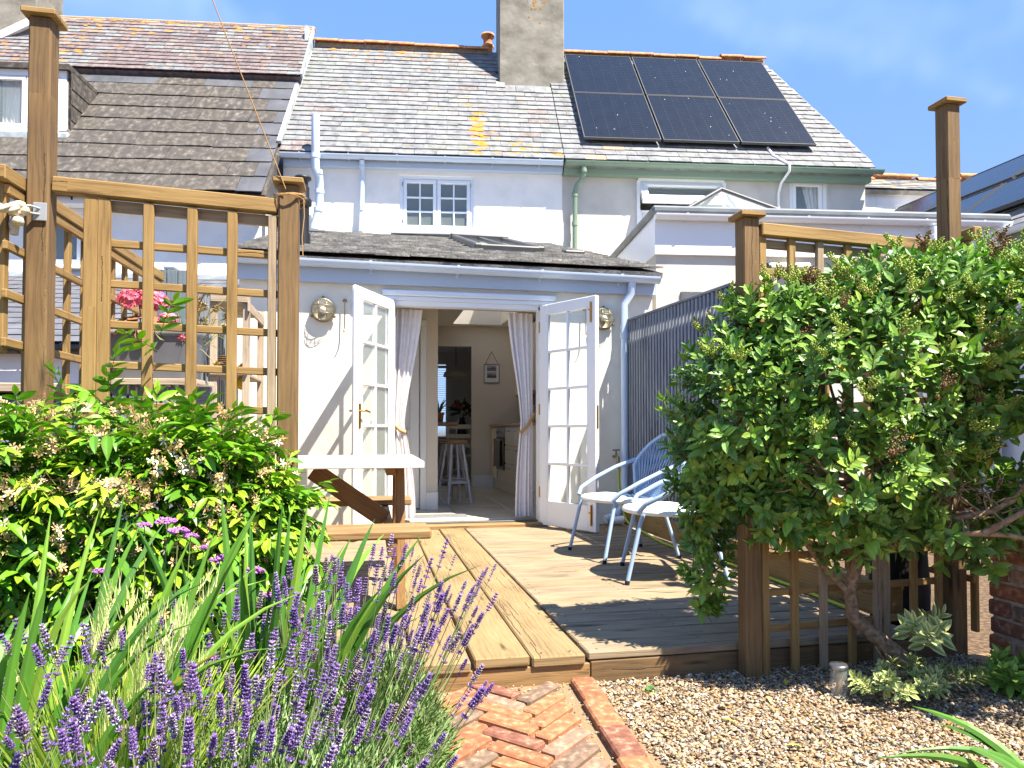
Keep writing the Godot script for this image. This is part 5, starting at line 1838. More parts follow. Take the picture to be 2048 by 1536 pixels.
func build_trellises() -> void:
	post(-1.148, -2.785, 2.465, "tall square timber post with rope bracket rising out of the jasmine")
	post(-0.302, -2.785, 1.925, "shorter square timber post with wire wound round its top")
	post(1.525, -2.655, 1.872, "shorter square timber post standing at the deck corner beside the chairs")
	post(2.592, -2.755, 2.485, "tall square timber post behind the hebe bush")
	# left panel facing the garden
	var t := thing("lattice_trellis", "square lattice trellis panel above the white flowering jasmine", "trellis", Transform3D.IDENTITY, "square lattice trellis panels")
	beam(t, "top_rail", M.batten, Vector3(-1.105, 1.872, -2.775), Vector3(-0.342, 1.842, -2.775), 0.045, 0.055, 0.004)
	beam(t, "top_batten", M.batten_grey, Vector3(-0.93, 1.815, -2.80), Vector3(-0.342, 1.792, -2.80), 0.02, 0.04, 0.003)
	for q in [[-0.982, 0.047, M.batten], [-0.934, 0.042, M.batten], [-0.789, 0.036, M.batten], [-0.643, 0.036, M.batten], [-0.500, 0.036, M.batten], [-0.358, 0.03, M.batten_grey]]:
		beam(t, "upright", q[2], Vector3(q[0], 0.15, -2.770), Vector3(q[0] + rf(-0.003, 0.003), 1.835 - (q[0] + 1.1) * 0.04, -2.770), q[1], 0.02, 0.003, Vector3.BACK)
	for i in 9:
		var y := 1.672 - i * 0.147
		beam(t, "cross_batten", M.batten, Vector3(-0.925, y + 0.005, -2.792), Vector3(-0.342, y - 0.012, -2.792), 0.018, 0.028, 0.003)
	# left panel running back to the fence
	var s := thing("lattice_trellis", "lattice trellis panel running back from the tall post to the grey fence", "trellis", Transform3D.IDENTITY, "square lattice trellis panels")
	beam(s, "top_rail", M.batten, Vector3(-1.212, 1.86, -2.62), Vector3(-1.205, 1.90, -4.46), 0.045, 0.05, 0.004)
	beam(s, "top_batten", M.batten, Vector3(-1.205, 1.815, -2.66), Vector3(-1.20, 1.85, -4.45), 0.02, 0.035, 0.003)
	for i in 11:
		var z := -2.68 - i * 0.172
		beam(s, "upright", M.batten, Vector3(-1.218, 1.26 if i == 0 else 0.3, z), Vector3(-1.218, 1.85, z), 0.034, 0.02, 0.003, Vector3.RIGHT)
	for i in 7:
		var y := 1.62 - i * 0.163
		beam(s, "cross_batten", M.batten, Vector3(-1.198, y, -2.64 if i < 3 else -2.85), Vector3(-1.194, y + 0.01, -4.45), 0.018, 0.03, 0.003)
	# right panel facing the garden, standing on the gravel just before the deck
	t = thing("lattice_trellis", "lattice trellis panel behind the hebe bush beside the deck", "trellis", at(Vector3(1.53, 0, -2.645), 5.5), "square lattice trellis panels")
	beam(t, "top_rail", M.batten, Vector3(0.04, 1.825, 0.01), Vector3(0.93, 1.825, 0.01), 0.045, 0.052, 0.004)
	beam(t, "top_batten", M.batten_grey, Vector3(0.04, 1.777, -0.02), Vector3(0.65, 1.777, -0.02), 0.02, 0.035, 0.003)
	for q in [[0.055, M.batten], [0.198, M.batten], [0.341, M.batten_grey], [0.487, M.batten], [0.62, M.batten_grey], [0.668, M.batten_grey], [0.82, M.batten], [0.96, M.batten]]:
		beam(t, "upright", q[1], Vector3(q[0], 0.0, 0.007), Vector3(q[0] + rf(-0.003, 0.003), 1.80, 0.007), 0.034, 0.02, 0.003, Vector3.BACK)
	for i in 11:
		var y := 1.66 - i * 0.1475
		beam(t, "cross_batten", M.batten, Vector3(0.04, y, -0.013), Vector3(0.98, y - 0.005, -0.013), 0.018, 0.028, 0.003)
	# right panel running back
	s = thing("lattice_trellis", "lattice trellis panel running back from the tall post behind the hebe", "trellis", Transform3D.IDENTITY, "square lattice trellis panels")
	beam(s, "top_rail", M.batten, Vector3(2.655, 1.885, -2.66), Vector3(2.64, 1.83, -4.5), 0.045, 0.05, 0.004)
	beam(s, "top_batten", M.batten, Vector3(2.65, 1.84, -2.70), Vector3(2.635, 1.78, -4.5), 0.02, 0.035, 0.003)
	for i in 11:
		var z := -2.72 - i * 0.172
		beam(s, "upright", M.batten, Vector3(2.665, 0.1, z), Vector3(2.665, 1.84, z), 0.034, 0.02, 0.003, Vector3.RIGHT)
	for i in 9:
		var y := 1.64 - i * 0.163
		beam(s, "cross_batten", M.batten, Vector3(2.648, y, -2.70), Vector3(2.640, y - 0.02, -4.5), 0.018, 0.03, 0.003)

# ---------------------------------------------------------------- fences and the brick wall
func build_fences() -> void:
	var f := thing("slatted_fence", "dark grey vertical slatted fence behind the pale blue chairs", "fence")
	var n := 0
	var z := -6.36
	while z < -4.36:
		var top := 2.035 - (z + 6.36) * 0.028
		beam(f, "slat", M.slat, Vector3(2.40, 0.12, z + 0.016), Vector3(2.40, top, z + 0.016), 0.022, 0.034, 0.003, Vector3.BACK)
		z += 0.063
		n += 1
	block(f, "backing", M.slat, Vector3(2.45, 0.1, -6.37), Vector3(2.462, 1.98, -4.36), 0.002)
	beam(f, "capping", M.slat, Vector3(2.41, 2.05, -6.38), Vector3(2.41, 1.99, -4.33), 0.06, 0.018, 0.003)
	beam(f, "end_post", M.slat_blue, Vector3(2.43, 0.05, -4.30), Vector3(2.43, 2.0, -4.30), 0.06, 0.06, 0.004, Vector3.BACK)
	var g := thing("slatted_fence", "blue grey slatted fence panel running to the house behind the pink geranium", "fence")
	z = -6.36
	while z < -4.62:
		beam(g, "slat", M.slat_blue if n % 5 == 0 else M.slat, Vector3(-1.175, 0.15, z + 0.016), Vector3(-1.175, 2.05 - (z + 6.36) * 0.05, z + 0.016), 0.022, 0.05, 0.003, Vector3.BACK)
		z += 0.088
		n += 1
	block(g, "backing", M.slat, Vector3(-1.215, 0.1, -6.37), Vector3(-1.202, 1.93, -4.62), 0.002)
	beam(g, "capping", M.slat, Vector3(-1.185, 2.07, -6.38), Vector3(-1.185, 1.98, -4.56), 0.06, 0.018, 0.003)
	for i in 3:
		beam(g, "end_board", M.slat_blue, Vector3(-1.225 + i * 0.062, 0.1, -4.55), Vector3(-1.225 + i * 0.062, 1.965, -4.55), 0.058, 0.02, 0.003, Vector3.BACK)
	# brick wall on the right, end grain of the garden
	var w := thing("brick_wall", "low weathered red brick garden wall beside the hebe bush", "wall")
	block(w, "mortar_core", M.mortar, Vector3(2.607, -0.05, -2.57), Vector3(2.81, 0.70, -0.9), 0.002)
	var bm := []
	for v in 5:
		var q := MB.new()
		q.bevel(Vector3.ZERO, Vector3(0.214, 0.064, 0.1), rf(0.005, 0.010))
		for i in q.v.size():
			q.v[i] += Vector3(sin(q.v[i].z * 70.0 + v) * 0.002, sin(q.v[i].x * 60.0 + v) * 0.0016, 0)
		bm.append(q.mesh())
	var kinds := [M.brick_c, M.brick_a, M.brick_c, M.brick_e, M.brick_d, M.brick_a]
	for r in 10:
		var y := 0.025 + r * 0.075
		var zz := -2.585 + (0.057 if r % 2 else 0.0)
		if r % 2:
			part(w, "brick", bm[0], kinds[rng.randi() % 6], Transform3D(Basis(Vector3.UP, PI / 2).scaled_local(Vector3(0.48, 1, 1)), Vector3(2.648, y, -2.533)))
			zz = -2.47
		while zz < -0.95:
			part(w, "brick", bm[rng.randi() % 5], kinds[rng.randi() % 6], Transform3D(Basis(Vector3.UP, PI / 2 + rf(-0.012, 0.012)) * Basis(Vector3.BACK, rf(-0.008, 0.008)), Vector3(2.650 + rf(-0.004, 0.004), y + rf(-0.002, 0.002), zz + 0.107)))
			zz += 0.2255
	for i in 8:
		part(w, "coping_brick", bm[i % 5], kinds[rng.randi() % 6], Transform3D(Basis(Vector3.UP, PI / 2), Vector3(2.755, 0.70, -2.46 + i * 0.2255)))

# ---------------------------------------------------------------- furniture
func build_furniture() -> void:
	var t := thing("picnic_table", "timber picnic table with white painted top and attached benches on deck", "picnic table", at(Vector3(-0.35, 0.125, -3.87)))
	# tabletop of planks: x -0.6..0.61, z -0.46..0.47
	for i in 5:
		var z := 0.375 - i * 0.187
		beam(t, "top_plank", M.table_white, Vector3(-0.62, 0.712, z), Vector3(0.61 + rf(-0.002, 0.002), 0.712, z), 0.182, 0.034, 0.004)
	for s in [-1.0, 1.0]:
		for k in 2:
			beam(t, "bench_plank", M.bench, Vector3(-0.62, 0.432, s * (0.645 + k * 0.126)), Vector3(0.612 + rf(-0.004, 0.004), 0.432, s * (0.645 + k * 0.126)), 0.120, 0.040, 0.008)
	for x in [-0.45, 0.505]:
		# legs, leaning slightly, with the beams that carry top and benches
		for s in [-1.0, 1.0]:
			beam(t, "leg", M.table, Vector3(x, 0.0, s * 0.34), Vector3(x, 0.69, s * 0.20), 0.07, 0.045, 0.004, Vector3.RIGHT)
		beam(t, "top_bearer", M.table, Vector3(x - 0.05, 0.675, -0.40), Vector3(x - 0.05, 0.675, 0.36), 0.045, 0.04, 0.004)
		beam(t, "bench_bearer", M.table, Vector3(x - 0.055, 0.375, -0.82), Vector3(x - 0.055, 0.375, 0.82), 0.042, 0.07, 0.004)
		beam(t, "brace", M.table, Vector3(x * 0.12, 0.665, 0.02), Vector3(x - (0.07 if x > 0 else -0.02), 0.40, 0.02), 0.095, 0.032, 0.004, Vector3.BACK)
	# two string chairs
	string_chair("pale blue string chair with white woven seat, nearer the open door", Vector3(1.783, 0.126, -4.785), -83.0)
	string_chair("pale blue string chair with white woven seat, half hidden by the hebe", Vector3(1.815, 0.126, -4.02), -107.5)

func string_chair(label: String, p: Vector3, turn: float) -> void:
	var c := thing("string_chair", label, "chair", at(p, turn), "pale blue string chairs on the deck")
	var r := 0.0125
	# back hoop, rising from the seat's rear corners
	var pts := []
	for i in 25:
		var a := lerpf(-0.18, PI + 0.18, i / 24.0)
		pts.append(Vector3(cos(a) * 0.335, 0.62 + sin(a) * 0.245, -0.255 - maxf(0.0, sin(a)) * 0.15))
	pts.push_front(Vector3(0.185, 0.385, -0.185))
	pts.append(Vector3(-0.185, 0.385, -0.185))
	var m := MB.new()
	m.tube(pts, [r], 10)
	part(c, "back_hoop", m.mesh(), M.chair)
	for s in [-1.0, 1.0]:
		m = MB.new()
		m.tube([Vector3(s * 0.275, 0.405, 0.235), Vector3(s * 0.31, 0.455, 0.20), Vector3(s * 0.335, 0.53, 0.06), Vector3(s * 0.345, 0.60, -0.10), Vector3(s * 0.338, 0.655, -0.262)], [r + 0.002], 10)
		part(c, "arm", m.mesh(), M.chair)
		for j in 26:
			pass
		m = MB.new()
		m.tube([Vector3(s * 0.262, 0.40, 0.205), Vector3(s * 0.27, 0.34, 0.225), Vector3(s * 0.29, 0.012, 0.30)], [r], 10)
		var lg := part(c, "leg", m.mesh(), M.chair)
		m = MB.new()
		m.tube([Vector3(s * 0.29, 0.0, 0.302), Vector3(s * 0.289, 0.022, 0.299)], [r + 0.002], 10)
		part(lg, "foot", m.mesh(), M.rubber)
		m = MB.new()
		m.tube([Vector3(s * 0.20, 0.385, -0.15), Vector3(s * 0.235, 0.32, -0.18), Vector3(s * 0.27, 0.012, -0.27)], [r], 10)
		lg = part(c, "leg", m.mesh(), M.chair)
		m = MB.new()
		m.tube([Vector3(s * 0.27, 0.0, -0.272), Vector3(s * 0.269, 0.022, -0.269)], [r + 0.002], 10)
		part(lg, "foot", m.mesh(), M.rubber)
	# seat frame: rounded front
	pts = []
	for i in 29:
		var a := TAU * i / 28.0
		var zz := sin(a) * 0.30
		pts.append(Vector3(cos(a) * (0.29 - 0.05 * maxf(0.0, -sin(a))), 0.40 - 0.02 * maxf(0.0, -sin(a)), zz if zz > 0 else zz * 0.66))
	m = MB.new()
	m.tube(pts, [r + 0.004], 10)
	part(c, "seat_frame", m.mesh(), M.chair_white)
	var sh := MB.new()
	for k in 28:
		sh.tri(Vector3(0, 0.378, 0.02), pts[k] - Vector3(0, 0.004, 0), pts[k + 1] - Vector3(0, 0.004, 0), Vector3.UP, Vector3.UP, Vector3.UP)
	part(c, "seat_backing", sh.mesh(), M.cord)
	# woven seat: flat bands in chevrons, white with blue lines
	for band in 20:
		var z0 := -0.19 + band * 0.0245
		var hw := 0.0
		var zz := z0 + 0.012
		hw = 0.285 * sqrt(maxf(0.02, 1.0 - pow(zz / (0.30 if zz > 0 else 0.20), 2)))
		for k in 2:
			m = MB.new()
			var wz := 0.0125 if k == 0 else 0.0105
			var dz := 0.0 if k == 0 else 0.0127
			var rows := []
			for e in 2:
				var row := []
				for i in 11:
					var f := lerpf(-1.0, 1.0, i / 10.0)
					row.append(Vector3(-f * hw, 0.405 - (1.0 - f * f) * 0.022 + 0.008 * (1.0 - absf(f)) * 0.0 - (0.001 if k else 0.0), z0 + dz + wz * e + 0.016 * absf(sin(f * PI * 2.0))))
				rows.append(row)
			m.grid(rows)
			part(c, "seat_band" if k == 0 else "seat_stripe", m.mesh(), M.chair_white if k == 0 else M.cord)
	# cords of the back fan out from the seat to the hoop
	m = MB.new()
	m.tube([Vector3(0, -0.5, 0), Vector3(0, 0.5, 0)], [0.0032], 5, false)
	var cm := m.mesh()
	for i in 38:
		var f := (i + 0.5) / 38.0
		var a := lerpf(0.10, PI - 0.10, f)
		var top := Vector3(cos(a) * 0.335, 0.62 + sin(a) * 0.245, -0.255 - sin(a) * 0.15)
		var bot := Vector3(lerpf(0.165, -0.165, f), 0.388, -0.195 + (0.008 if i % 2 else -0.008))
		var dir := top - bot
		var bs := Basis(Quaternion(Vector3.UP, dir.normalized())).scaled_local(Vector3(1, dir.length(), 1))
		part(c, "cord", cm, M.cord, Transform3D(bs, (top + bot) * 0.5))

# ---------------------------------------------------------------- small things on walls and ground
func bulkhead_lamp(p: Vector3, label: String) -> void:
	var l := thing("bulkhead_lamp", label, "lamp", at(p), "brass bulkhead lamps")
	var face := Basis(Vector3.RIGHT, PI / 2)   # lathe axis towards +z
	var m := MB.new()
	m.lathe([Vector2(0, 0.0), Vector2(0.10, 0.0), Vector2(0.105, 0.02), Vector2(0.098, 0.035), Vector2(0.102, 0.04), Vector2(0.102, 0.055), Vector2(0.09, 0.06), Vector2(0.084, 0.05), Vector2(0.0, 0.025)], 30, Vector3.ZERO, face)
	part(l, "body", m.mesh(), M.aged)
	m = MB.new()
	m.lathe([Vector2(0.088, 0.055), Vector2(0.085, 0.075), Vector2(0.07, 0.095), Vector2(0.04, 0.108), Vector2(0.0, 0.112)], 24, Vector3.ZERO, face)
	part(l, "glass_dome", m.mesh(), M.glass)
	m = MB.new()
	m.lathe([Vector2(0.0, 0.02), Vector2(0.022, 0.025), Vector2(0.03, 0.05), Vector2(0.024, 0.075), Vector2(0.0, 0.088)], 14, Vector3.ZERO, face)
	part(l, "bulb", m.mesh(), M.kettle)
	m = MB.new()
	for s in [-0.034, 0.034]:
		for ax in 2:
			var pts := []
			var h := sqrt(0.098 * 0.098 - s * s)
			for i in 13:
				var f := lerpf(-1, 1, i / 12.0)
				var q := Vector3(s, f * h, 0.055 + 0.066 * sqrt(maxf(0.0, 1.0 - f * f * 0.98)))
				if ax == 1:
					q = Vector3(f * h, s, q.z + 0.003)
				pts.append(q)
			m.tube(pts, [0.003], 6)
	part(l, "cage", m.mesh(), M.aged)
	for a in [PI / 2, -PI / 6, PI + PI / 6]:
		m = MB.new()
		m.bevel(Vector3(cos(a) * 0.112, sin(a) * 0.112, 0.03), Vector3(0.022, 0.022, 0.03), 0.005)
		part(l, "lug", m.mesh(), M.aged)

func rope_tube(pts: Array, r: float, twist := 34.0) -> ArrayMesh:
	# three strands laid together
	var cv := Curve3D.new()
	for p in pts:
		cv.add_point(p)
	var ln := cv.get_baked_length()
	var m := MB.new()
	var n := int(ln / 0.008)
	for s in 3:
		var line := []
		for i in n + 1:
			var d := ln * i / n
			var p := cv.sample_baked(d)
			var q := cv.sample_baked(minf(d + 0.01, ln))
			var t := (q - p).normalized() if i < n else (p - cv.sample_baked(d - 0.01)).normalized()
			var x := t.cross(Vector3.UP).normalized()
			var y := x.cross(t)
			var a := d * twist + TAU * s / 3.0
			line.append(p + (x * cos(a) + y * sin(a)) * r * 0.55)
		m.tube(line, [r * 0.62], 7)
	return m.mesh()

func build_small_things() -> void:
	bulkhead_lamp(Vector3(-0.40, 2.055, -6.395), "round brass caged bulkhead lamp on the wall beside the trellis post")
	bulkhead_lamp(Vector3(2.165, 2.06, -6.395), "round brass caged bulkhead lamp half hidden by the open door")
	for q in [[-0.215, "brass cabin hook hanging on the wall by the caged lamp"], [1.985, "brass cabin hook on the wall behind the open door's glass"]]:
		var hk := thing("cabin_hook", q[1], "hook", at(Vector3(q[0], 2.15, -6.395)), "cabin hooks")
		var m := MB.new()
		m.lathe([Vector2(0, 0), Vector2(0.018, 0), Vector2(0.016, 0.01), Vector2(0.008, 0.02), Vector2(0.008, 0.05), Vector2(0, 0.055)], 12, Vector3.ZERO, Basis(Vector3.RIGHT, PI / 2))
		part(hk, "plate", m.mesh(), M.brass)
		m = MB.new()
		m.tube([Vector3(0, 0.0, 0.045), Vector3(0.0, -0.24, 0.05), Vector3(0.0, -0.28, 0.06), Vector3(-0.006, -0.292, 0.085), Vector3(-0.006, -0.27, 0.10)], [0.006, 0.006, 0.006, 0.005, 0.003], 8)
		part(hk, "bar", m.mesh(), M.aged)
	# garden tap and hose
	var tp := thing("garden_tap", "old brass garden tap on the wall behind the chair", "tap", at(Vector3(2.27, 0.76, -6.39)))
	var m := MB.new()
	m.tube([Vector3(0, 0, 0), Vector3(0, 0, 0.08), Vector3(0, -0.01, 0.12), Vector3(0, -0.07, 0.13)], [0.014, 0.016, 0.016, 0.014], 10)
	part(tp, "spout", m.mesh(), M.aged)
	m = MB.new()
	m.tube([Vector3(0, 0.01, 0.07), Vector3(0, 0.06, 0.07)], [0.009], 8)
	m.tube([Vector3(-0.035, 0.06, 0.07), Vector3(0.035, 0.062, 0.07)], [0.007], 8)
	part(tp, "handle", m.mesh(), M.aged)
	m = MB.new()
	m.tube([Vector3(0, -0.06, 0.13), Vector3(0, -0.11, 0.13)], [0.017], 10)
	part(tp, "connector", m.mesh(), M.pot_clay)
	var hc := Curve3D.new()
	for p in [Vector3(2.27, 0.66, -6.26), Vector3(2.275, 0.45, -6.24), Vector3(2.30, 0.20, -6.15), Vector3(2.31, 0.145, -5.9), Vector3(2.27, 0.137, -5.5), Vector3(2.22, 0.137, -5.05), Vector3(2.26, 0.137, -4.65), Vector3(2.30, 0.137, -4.2), Vector3(2.31, 0.137, -3.6), Vector3(2.28, 0.137, -3.0)]:
		hc.add_point(p, Vector3.ZERO, Vector3.ZERO)
	for i in hc.point_count:
		var a := hc.get_point_position(maxi(i - 1, 0))
		var b := hc.get_point_position(mini(i + 1, hc.point_count - 1))
		hc.set_point_in(i, (a - b) / 6.0)
		hc.set_point_out(i, (b - a) / 6.0)
	m = MB.new()
	var hp := []
	for p in hc.tessellate(4, 3.0):
		hp.append(p)
	m.tube(hp, [0.0095], 8)
	var ho := part(self, numbered("garden_hose"), m.mesh(), M.hose)
	tag(ho, "yellow green garden hose running from the tap along the deck edge", "hose")
	# waste pipe ends by the drain
	m = MB.new()
	m.tube([Vector3(2.20, 0.16, -6.30), Vector3(2.32, 0.19, -6.22)], [0.035], 12)
	var wp := part(self, numbered("drain_pipe"), m.mesh(), M.pvc_white)
	tag(wp, "short white drain pipe end on the ground by the tap", "pipe")
	# timber post bracket and ropes
	var br := thing("rope_bracket", "galvanised steel plate bracket screwed to the tall left post", "bracket", at(Vector3(-1.135, 1.765, -2.744)))
	block(br, "plate", M.galv, Vector3(-0.022, -0.032, 0), Vector3(0.022, 0.032, 0.006), 0.002)
	m = MB.new()
	m.tube([Vector3(0, 0.01, 0.004), Vector3(-0.02, 0.012, 0.03), Vector3(-0.05, 0.0, 0.05), Vector3(-0.03, -0.012, 0.03), Vector3(0.0, -0.01, 0.004)], [0.004], 7)
	part(br, "eye", m.mesh(), M.galv)
	var ra := thing("barrier_rope", "thick white rope knotted to the bracket on the tall left post", "rope", Transform3D.IDENTITY, "thick white barrier ropes")
	part(ra, "rope", rope_tube([Vector3(-1.18, 1.755, -2.69), Vector3(-1.20, 1.72, -2.55), Vector3(-1.22, 1.66, -2.30), Vector3(-1.25, 1.60, -1.9), Vector3(-1.27, 1.58, -1.4)], 0.014), M.rope)
	m = MB.new()
	for i in 5:
		var a := i * 1.3
		m.lathe([Vector2(0, -0.018), Vector2(0.016, -0.012), Vector2(0.02, 0.0), Vector2(0.016, 0.012), Vector2(0, 0.018)], 9, Vector3(-1.178 + cos(a) * 0.012, 1.752 + sin(a) * 0.016 - (0.03 if i == 4 else 0.0), -2.695 + 0.006 * i))
	part(ra, "knot", m.mesh(), M.rope)
	m = MB.new()
	m.tube([Vector3(-1.183, 1.73, -2.69), Vector3(-1.19, 1.70, -2.685), Vector3(-1.188, 1.665, -2.685)], [0.014, 0.017, 0.012], 9)
	part(ra, "tail", m.mesh(), M.rope)
	var rb := thing("barrier_rope", "thick white rope running from the tall right post above the hebe", "rope", Transform3D.IDENTITY, "thick white barrier ropes")
	part(rb, "rope", rope_tube([Vector3(2.63, 1.745, -2.72), Vector3(2.64, 1.70, -2.52), Vector3(2.65, 1.655, -2.3), Vector3(2.66, 1.62, -1.9), Vector3(2.66, 1.62, -1.5)], 0.014), M.rope)
	# wire stay down to the short left post
	m = MB.new()
	m.tube([Vector3(-0.31, 1.90, -2.735), Vector3(-0.9, 3.42, -2.4), Vector3(-2.6, 7.9, -1.4)], [0.0022], 6)
	var wr := thing("wire_stay", "thin brown wire slanting down to the shorter left post", "wire")
	part(wr, "wire", m.mesh(), M.jute)
	m = MB.new()
	for k in 4:
		var lp := []
		for i in 17:
			var a := TAU * i / 16
			lp.append(Vector3(-0.302 + cos(a) * 0.058, 1.868 + k * 0.008 + 0.012 * sin(a + k), -2.785 + sin(a) * 0.058))
		m.tube(lp, [0.0022], 5, false)
	m.tube([Vector3(-0.245, 1.87, -2.735), Vector3(-0.242, 1.80, -2.732), Vector3(-0.25, 1.72, -2.735), Vector3(-0.246, 1.65, -2.735)], [0.002], 5)
	part(wr, "coil", m.mesh(), M.jute)
	# glass solar stake light in the gravel
	var sl := thing("stake_light", "clear glass cylinder stake light standing in the gravel", "garden light", at(Vector3(1.735, 0.0, -2.39), 0))
	m = MB.new()
	m.lathe([Vector2(0.030, 0.0), Vector2(0.031, 0.11), Vector2(0.028, 0.11), Vector2(0.027, 0.0)], 20)
	part(sl, "glass_tube", m.mesh(), M.glass)
	m = MB.new()
	m.lathe([Vector2(0.0, 0.0), Vector2(0.012, 0.0), Vector2(0.014, 0.03), Vector2(0.009, 0.036), Vector2(0.011, 0.095), Vector2(0.0, 0.096)], 14)
	part(sl, "core", m.mesh(), M.batten)
	m = MB.new()
	m.lathe([Vector2(0.033, 0.107), Vector2(0.034, 0.115), Vector2(0.030, 0.122), Vector2(0.0, 0.124)], 20)
	part(sl, "cap", m.mesh(), M.steel)
	# black cloth sack behind the trellis
	var sk := thing("black_sack", "tall black woven sack standing behind the hebe's trunk", "sack", at(Vector3(2.47, 0.0, -2.95)))
	var rows := []
	for i in 15:
		var f := i / 14.0
		var row := []
		for j in 29:
			var a := -TAU * j / 28.0
			var sq := 1.0 / maxf(absf(cos(a)), absf(sin(a)))
			var rr := 0.105 * lerpf(1.0, sq, 0.55) * (1.0 - 0.06 * sin(f * 3.0)) + 0.006 * sin(a * 6.0 + f * 9.0)
			row.append(Vector3(cos(a) * rr * 1.15, f * 0.58, sin(a) * rr))
		rows.append(row)
	m = MB.new()
	m.grid(rows)
	part(sk, "cloth", m.mesh(), M.netting)
	m = MB.new()
	m.box(Vector3(0, 0.55, 0), Vector3(0.19, 0.02, 0.16))
	part(sk, "soil", m.mesh(), M.soil)

# ---------------------------------------------------------------- things behind the left trellis
func build_left_corner() -> void:
	# slatted stand with a wooden top, carrying the planter
	var b := thing("slatted_stand", "dark slatted stand with pale wooden top under the grey planter", "stand", at(Vector3(-0.98, 0.125, -3.62), -6))
	for i in 12:
		beam(b, "slat", M.slat, Vector3(-0.205 + i * 0.036, 0.02, 0.14), Vector3(-0.205 + i * 0.036, 1.08, 0.14), 0.022, 0.018, 0.002, Vector3.BACK)
	beam(b, "top_rail", M.driftwood, Vector3(-0.23, 1.095, 0.145), Vector3(0.215, 1.095, 0.145), 0.05, 0.03, 0.003)
	block(b, "shelf", M.driftwood, Vector3(-0.22, 1.09, -0.14), Vector3(0.21, 1.112, 0.118))
	block(b, "back", M.slat, Vector3(-0.21, 0.0, -0.15), Vector3(0.2, 1.09, -0.13))
	# grey trough planter with a pink geranium
	var p := thing("trough_planter", "grey trough planter of pink geranium flowers behind the trellis", "planter", at(Vector3(-0.985, 1.238, -3.63), -6))
	var m := MB.new()
	var rim := [[0.175, 0.0, 0.085], [0.215, 0.20, 0.115], [0.225, 0.205, 0.125], [0.225, 0.225, 0.125], [0.205, 0.225, 0.105], [0.195, 0.17, 0.095]]
	var rows := []
	for r in rim:
		var row := []
		for j in 33:
			var a := -TAU * j / 32.0
			var cx: float = signf(cos(a)) * pow(absf(cos(a)), 0.35) * r[0]
			var cz: float = signf(sin(a)) * pow(absf(sin(a)), 0.35) * r[2]
			row.append(Vector3(cx, r[1], cz))
		rows.append(row)
	m.grid(rows)
	part(p, "trough", m.mesh(), M.planter)
	m = MB.new()
	m.box(Vector3(0, 0.17, 0), Vector3(0.36, 0.02, 0.17))
	part(p, "soil", m.mesh(), M.soil)
	# geranium: round scalloped leaves and dense pink heads
	var g := thing("pink_geranium", "geranium with a dense bright pink flower head in grey trough", "plant", at(Vector3(-1.05, 1.415, -3.62)))
	var flo := MB.new()
	for k in 5:
		var a := TAU * k / 5
		flo.col = Color(0.82, 0.13, 0.22)
		var d := Vector3(cos(a), 0.35, sin(a))
		var s := Vector3(-sin(a), 0, cos(a))
		flo.face(Vector3.ZERO, d * 0.010 + s * 0.006, d * 0.0165, d * 0.010 - s * 0.006, Vector3.UP)
	for hd in [[Vector3(-0.02, 0.20, 0.02), 0.075, 1.0], [Vector3(0.05, 0.19, 0.04), 0.06, 1.1], [Vector3(0.13, 0.10, 0.08), 0.035, 1.5], [Vector3(0.20, 0.02, 0.1), 0.022, 1.2]]:
		var hm := MB.new()
		for i in int(150 * hd[1] / 0.06):
			var d := Vector3(rf(-1, 1), rf(-0.35, 1), rf(-1, 1)).normalized()
			var tint := rf(0.7, 1.25)
			hm.append(flo, Transform3D(Basis(Quaternion(Vector3.UP, d)) * Basis(Vector3.UP, rf(0, 6)), hd[0] + d * hd[1] * rf(0.8, 1.0) * Vector3(1.15, 0.8, 1)), Color(tint, tint * hd[2] * rf(0.8, 2.0), tint * hd[2] * rf(0.8, 1.7)))
		part(g, "flower_head", hm.mesh(), M.petal_v)
		var sm := MB.new()
		sm.tube([Vector3(hd[0].x * 0.5, -0.02, 0), hd[0] * 0.6 + Vector3(0, 0.03, 0), hd[0]], [0.003], 6)
		part(g, "stem", sm.mesh(), M.stem)
	var rl := MB.new()
	for k in 12:
		var a := TAU * k / 12
		var a2 := TAU * (k + 1) / 12
		var r1 := 0.028 * (1.0 + 0.08 * (k % 2))
		var r2 := 0.028 * (1.0 + 0.08 * ((k + 1) % 2))
		rl.tri(Vector3.ZERO, Vector3(cos(a) * r1, 0.008, sin(a) * r1), Vector3(cos(a2) * r2, 0.008, sin(a2) * r2), Vector3.UP, Vector3.UP, Vector3.UP)
	var rlm := rl.mesh()
	var browns := [leafy(sc(0.20, 0.08, 0.04), 0.6, 0.5), leafy(sc(0.12, 0.13, 0.04), 0.6, 0.5), leafy(sc(0.28, 0.12, 0.07), 0.6, 0.5)]
	for i in 46:
		var d := Vector3(rf(-1, 1), rf(-0.1, 1.0), rf(-0.3, 1)).normalized()
		part(g, "leaf", rlm, browns[i % 3], Transform3D(Basis(Quaternion(Vector3.UP, (d + Vector3(0, 0.4, 0)).normalized())) * Basis(Vector3.UP, rf(0, 6)).scaled(Vector3.ONE * rf(0.6, 1.2)), Vector3(0.02, 0.03, 0.03) + d * Vector3(0.15, 0.085, 0.08)))
	# dried chive heads
	var ch := thing("dried_chives", "dry straw coloured chive heads leaning out of the grey trough", "plant", at(Vector3(-0.86, 1.40, -3.60)))
	var hmesh := MB.new()
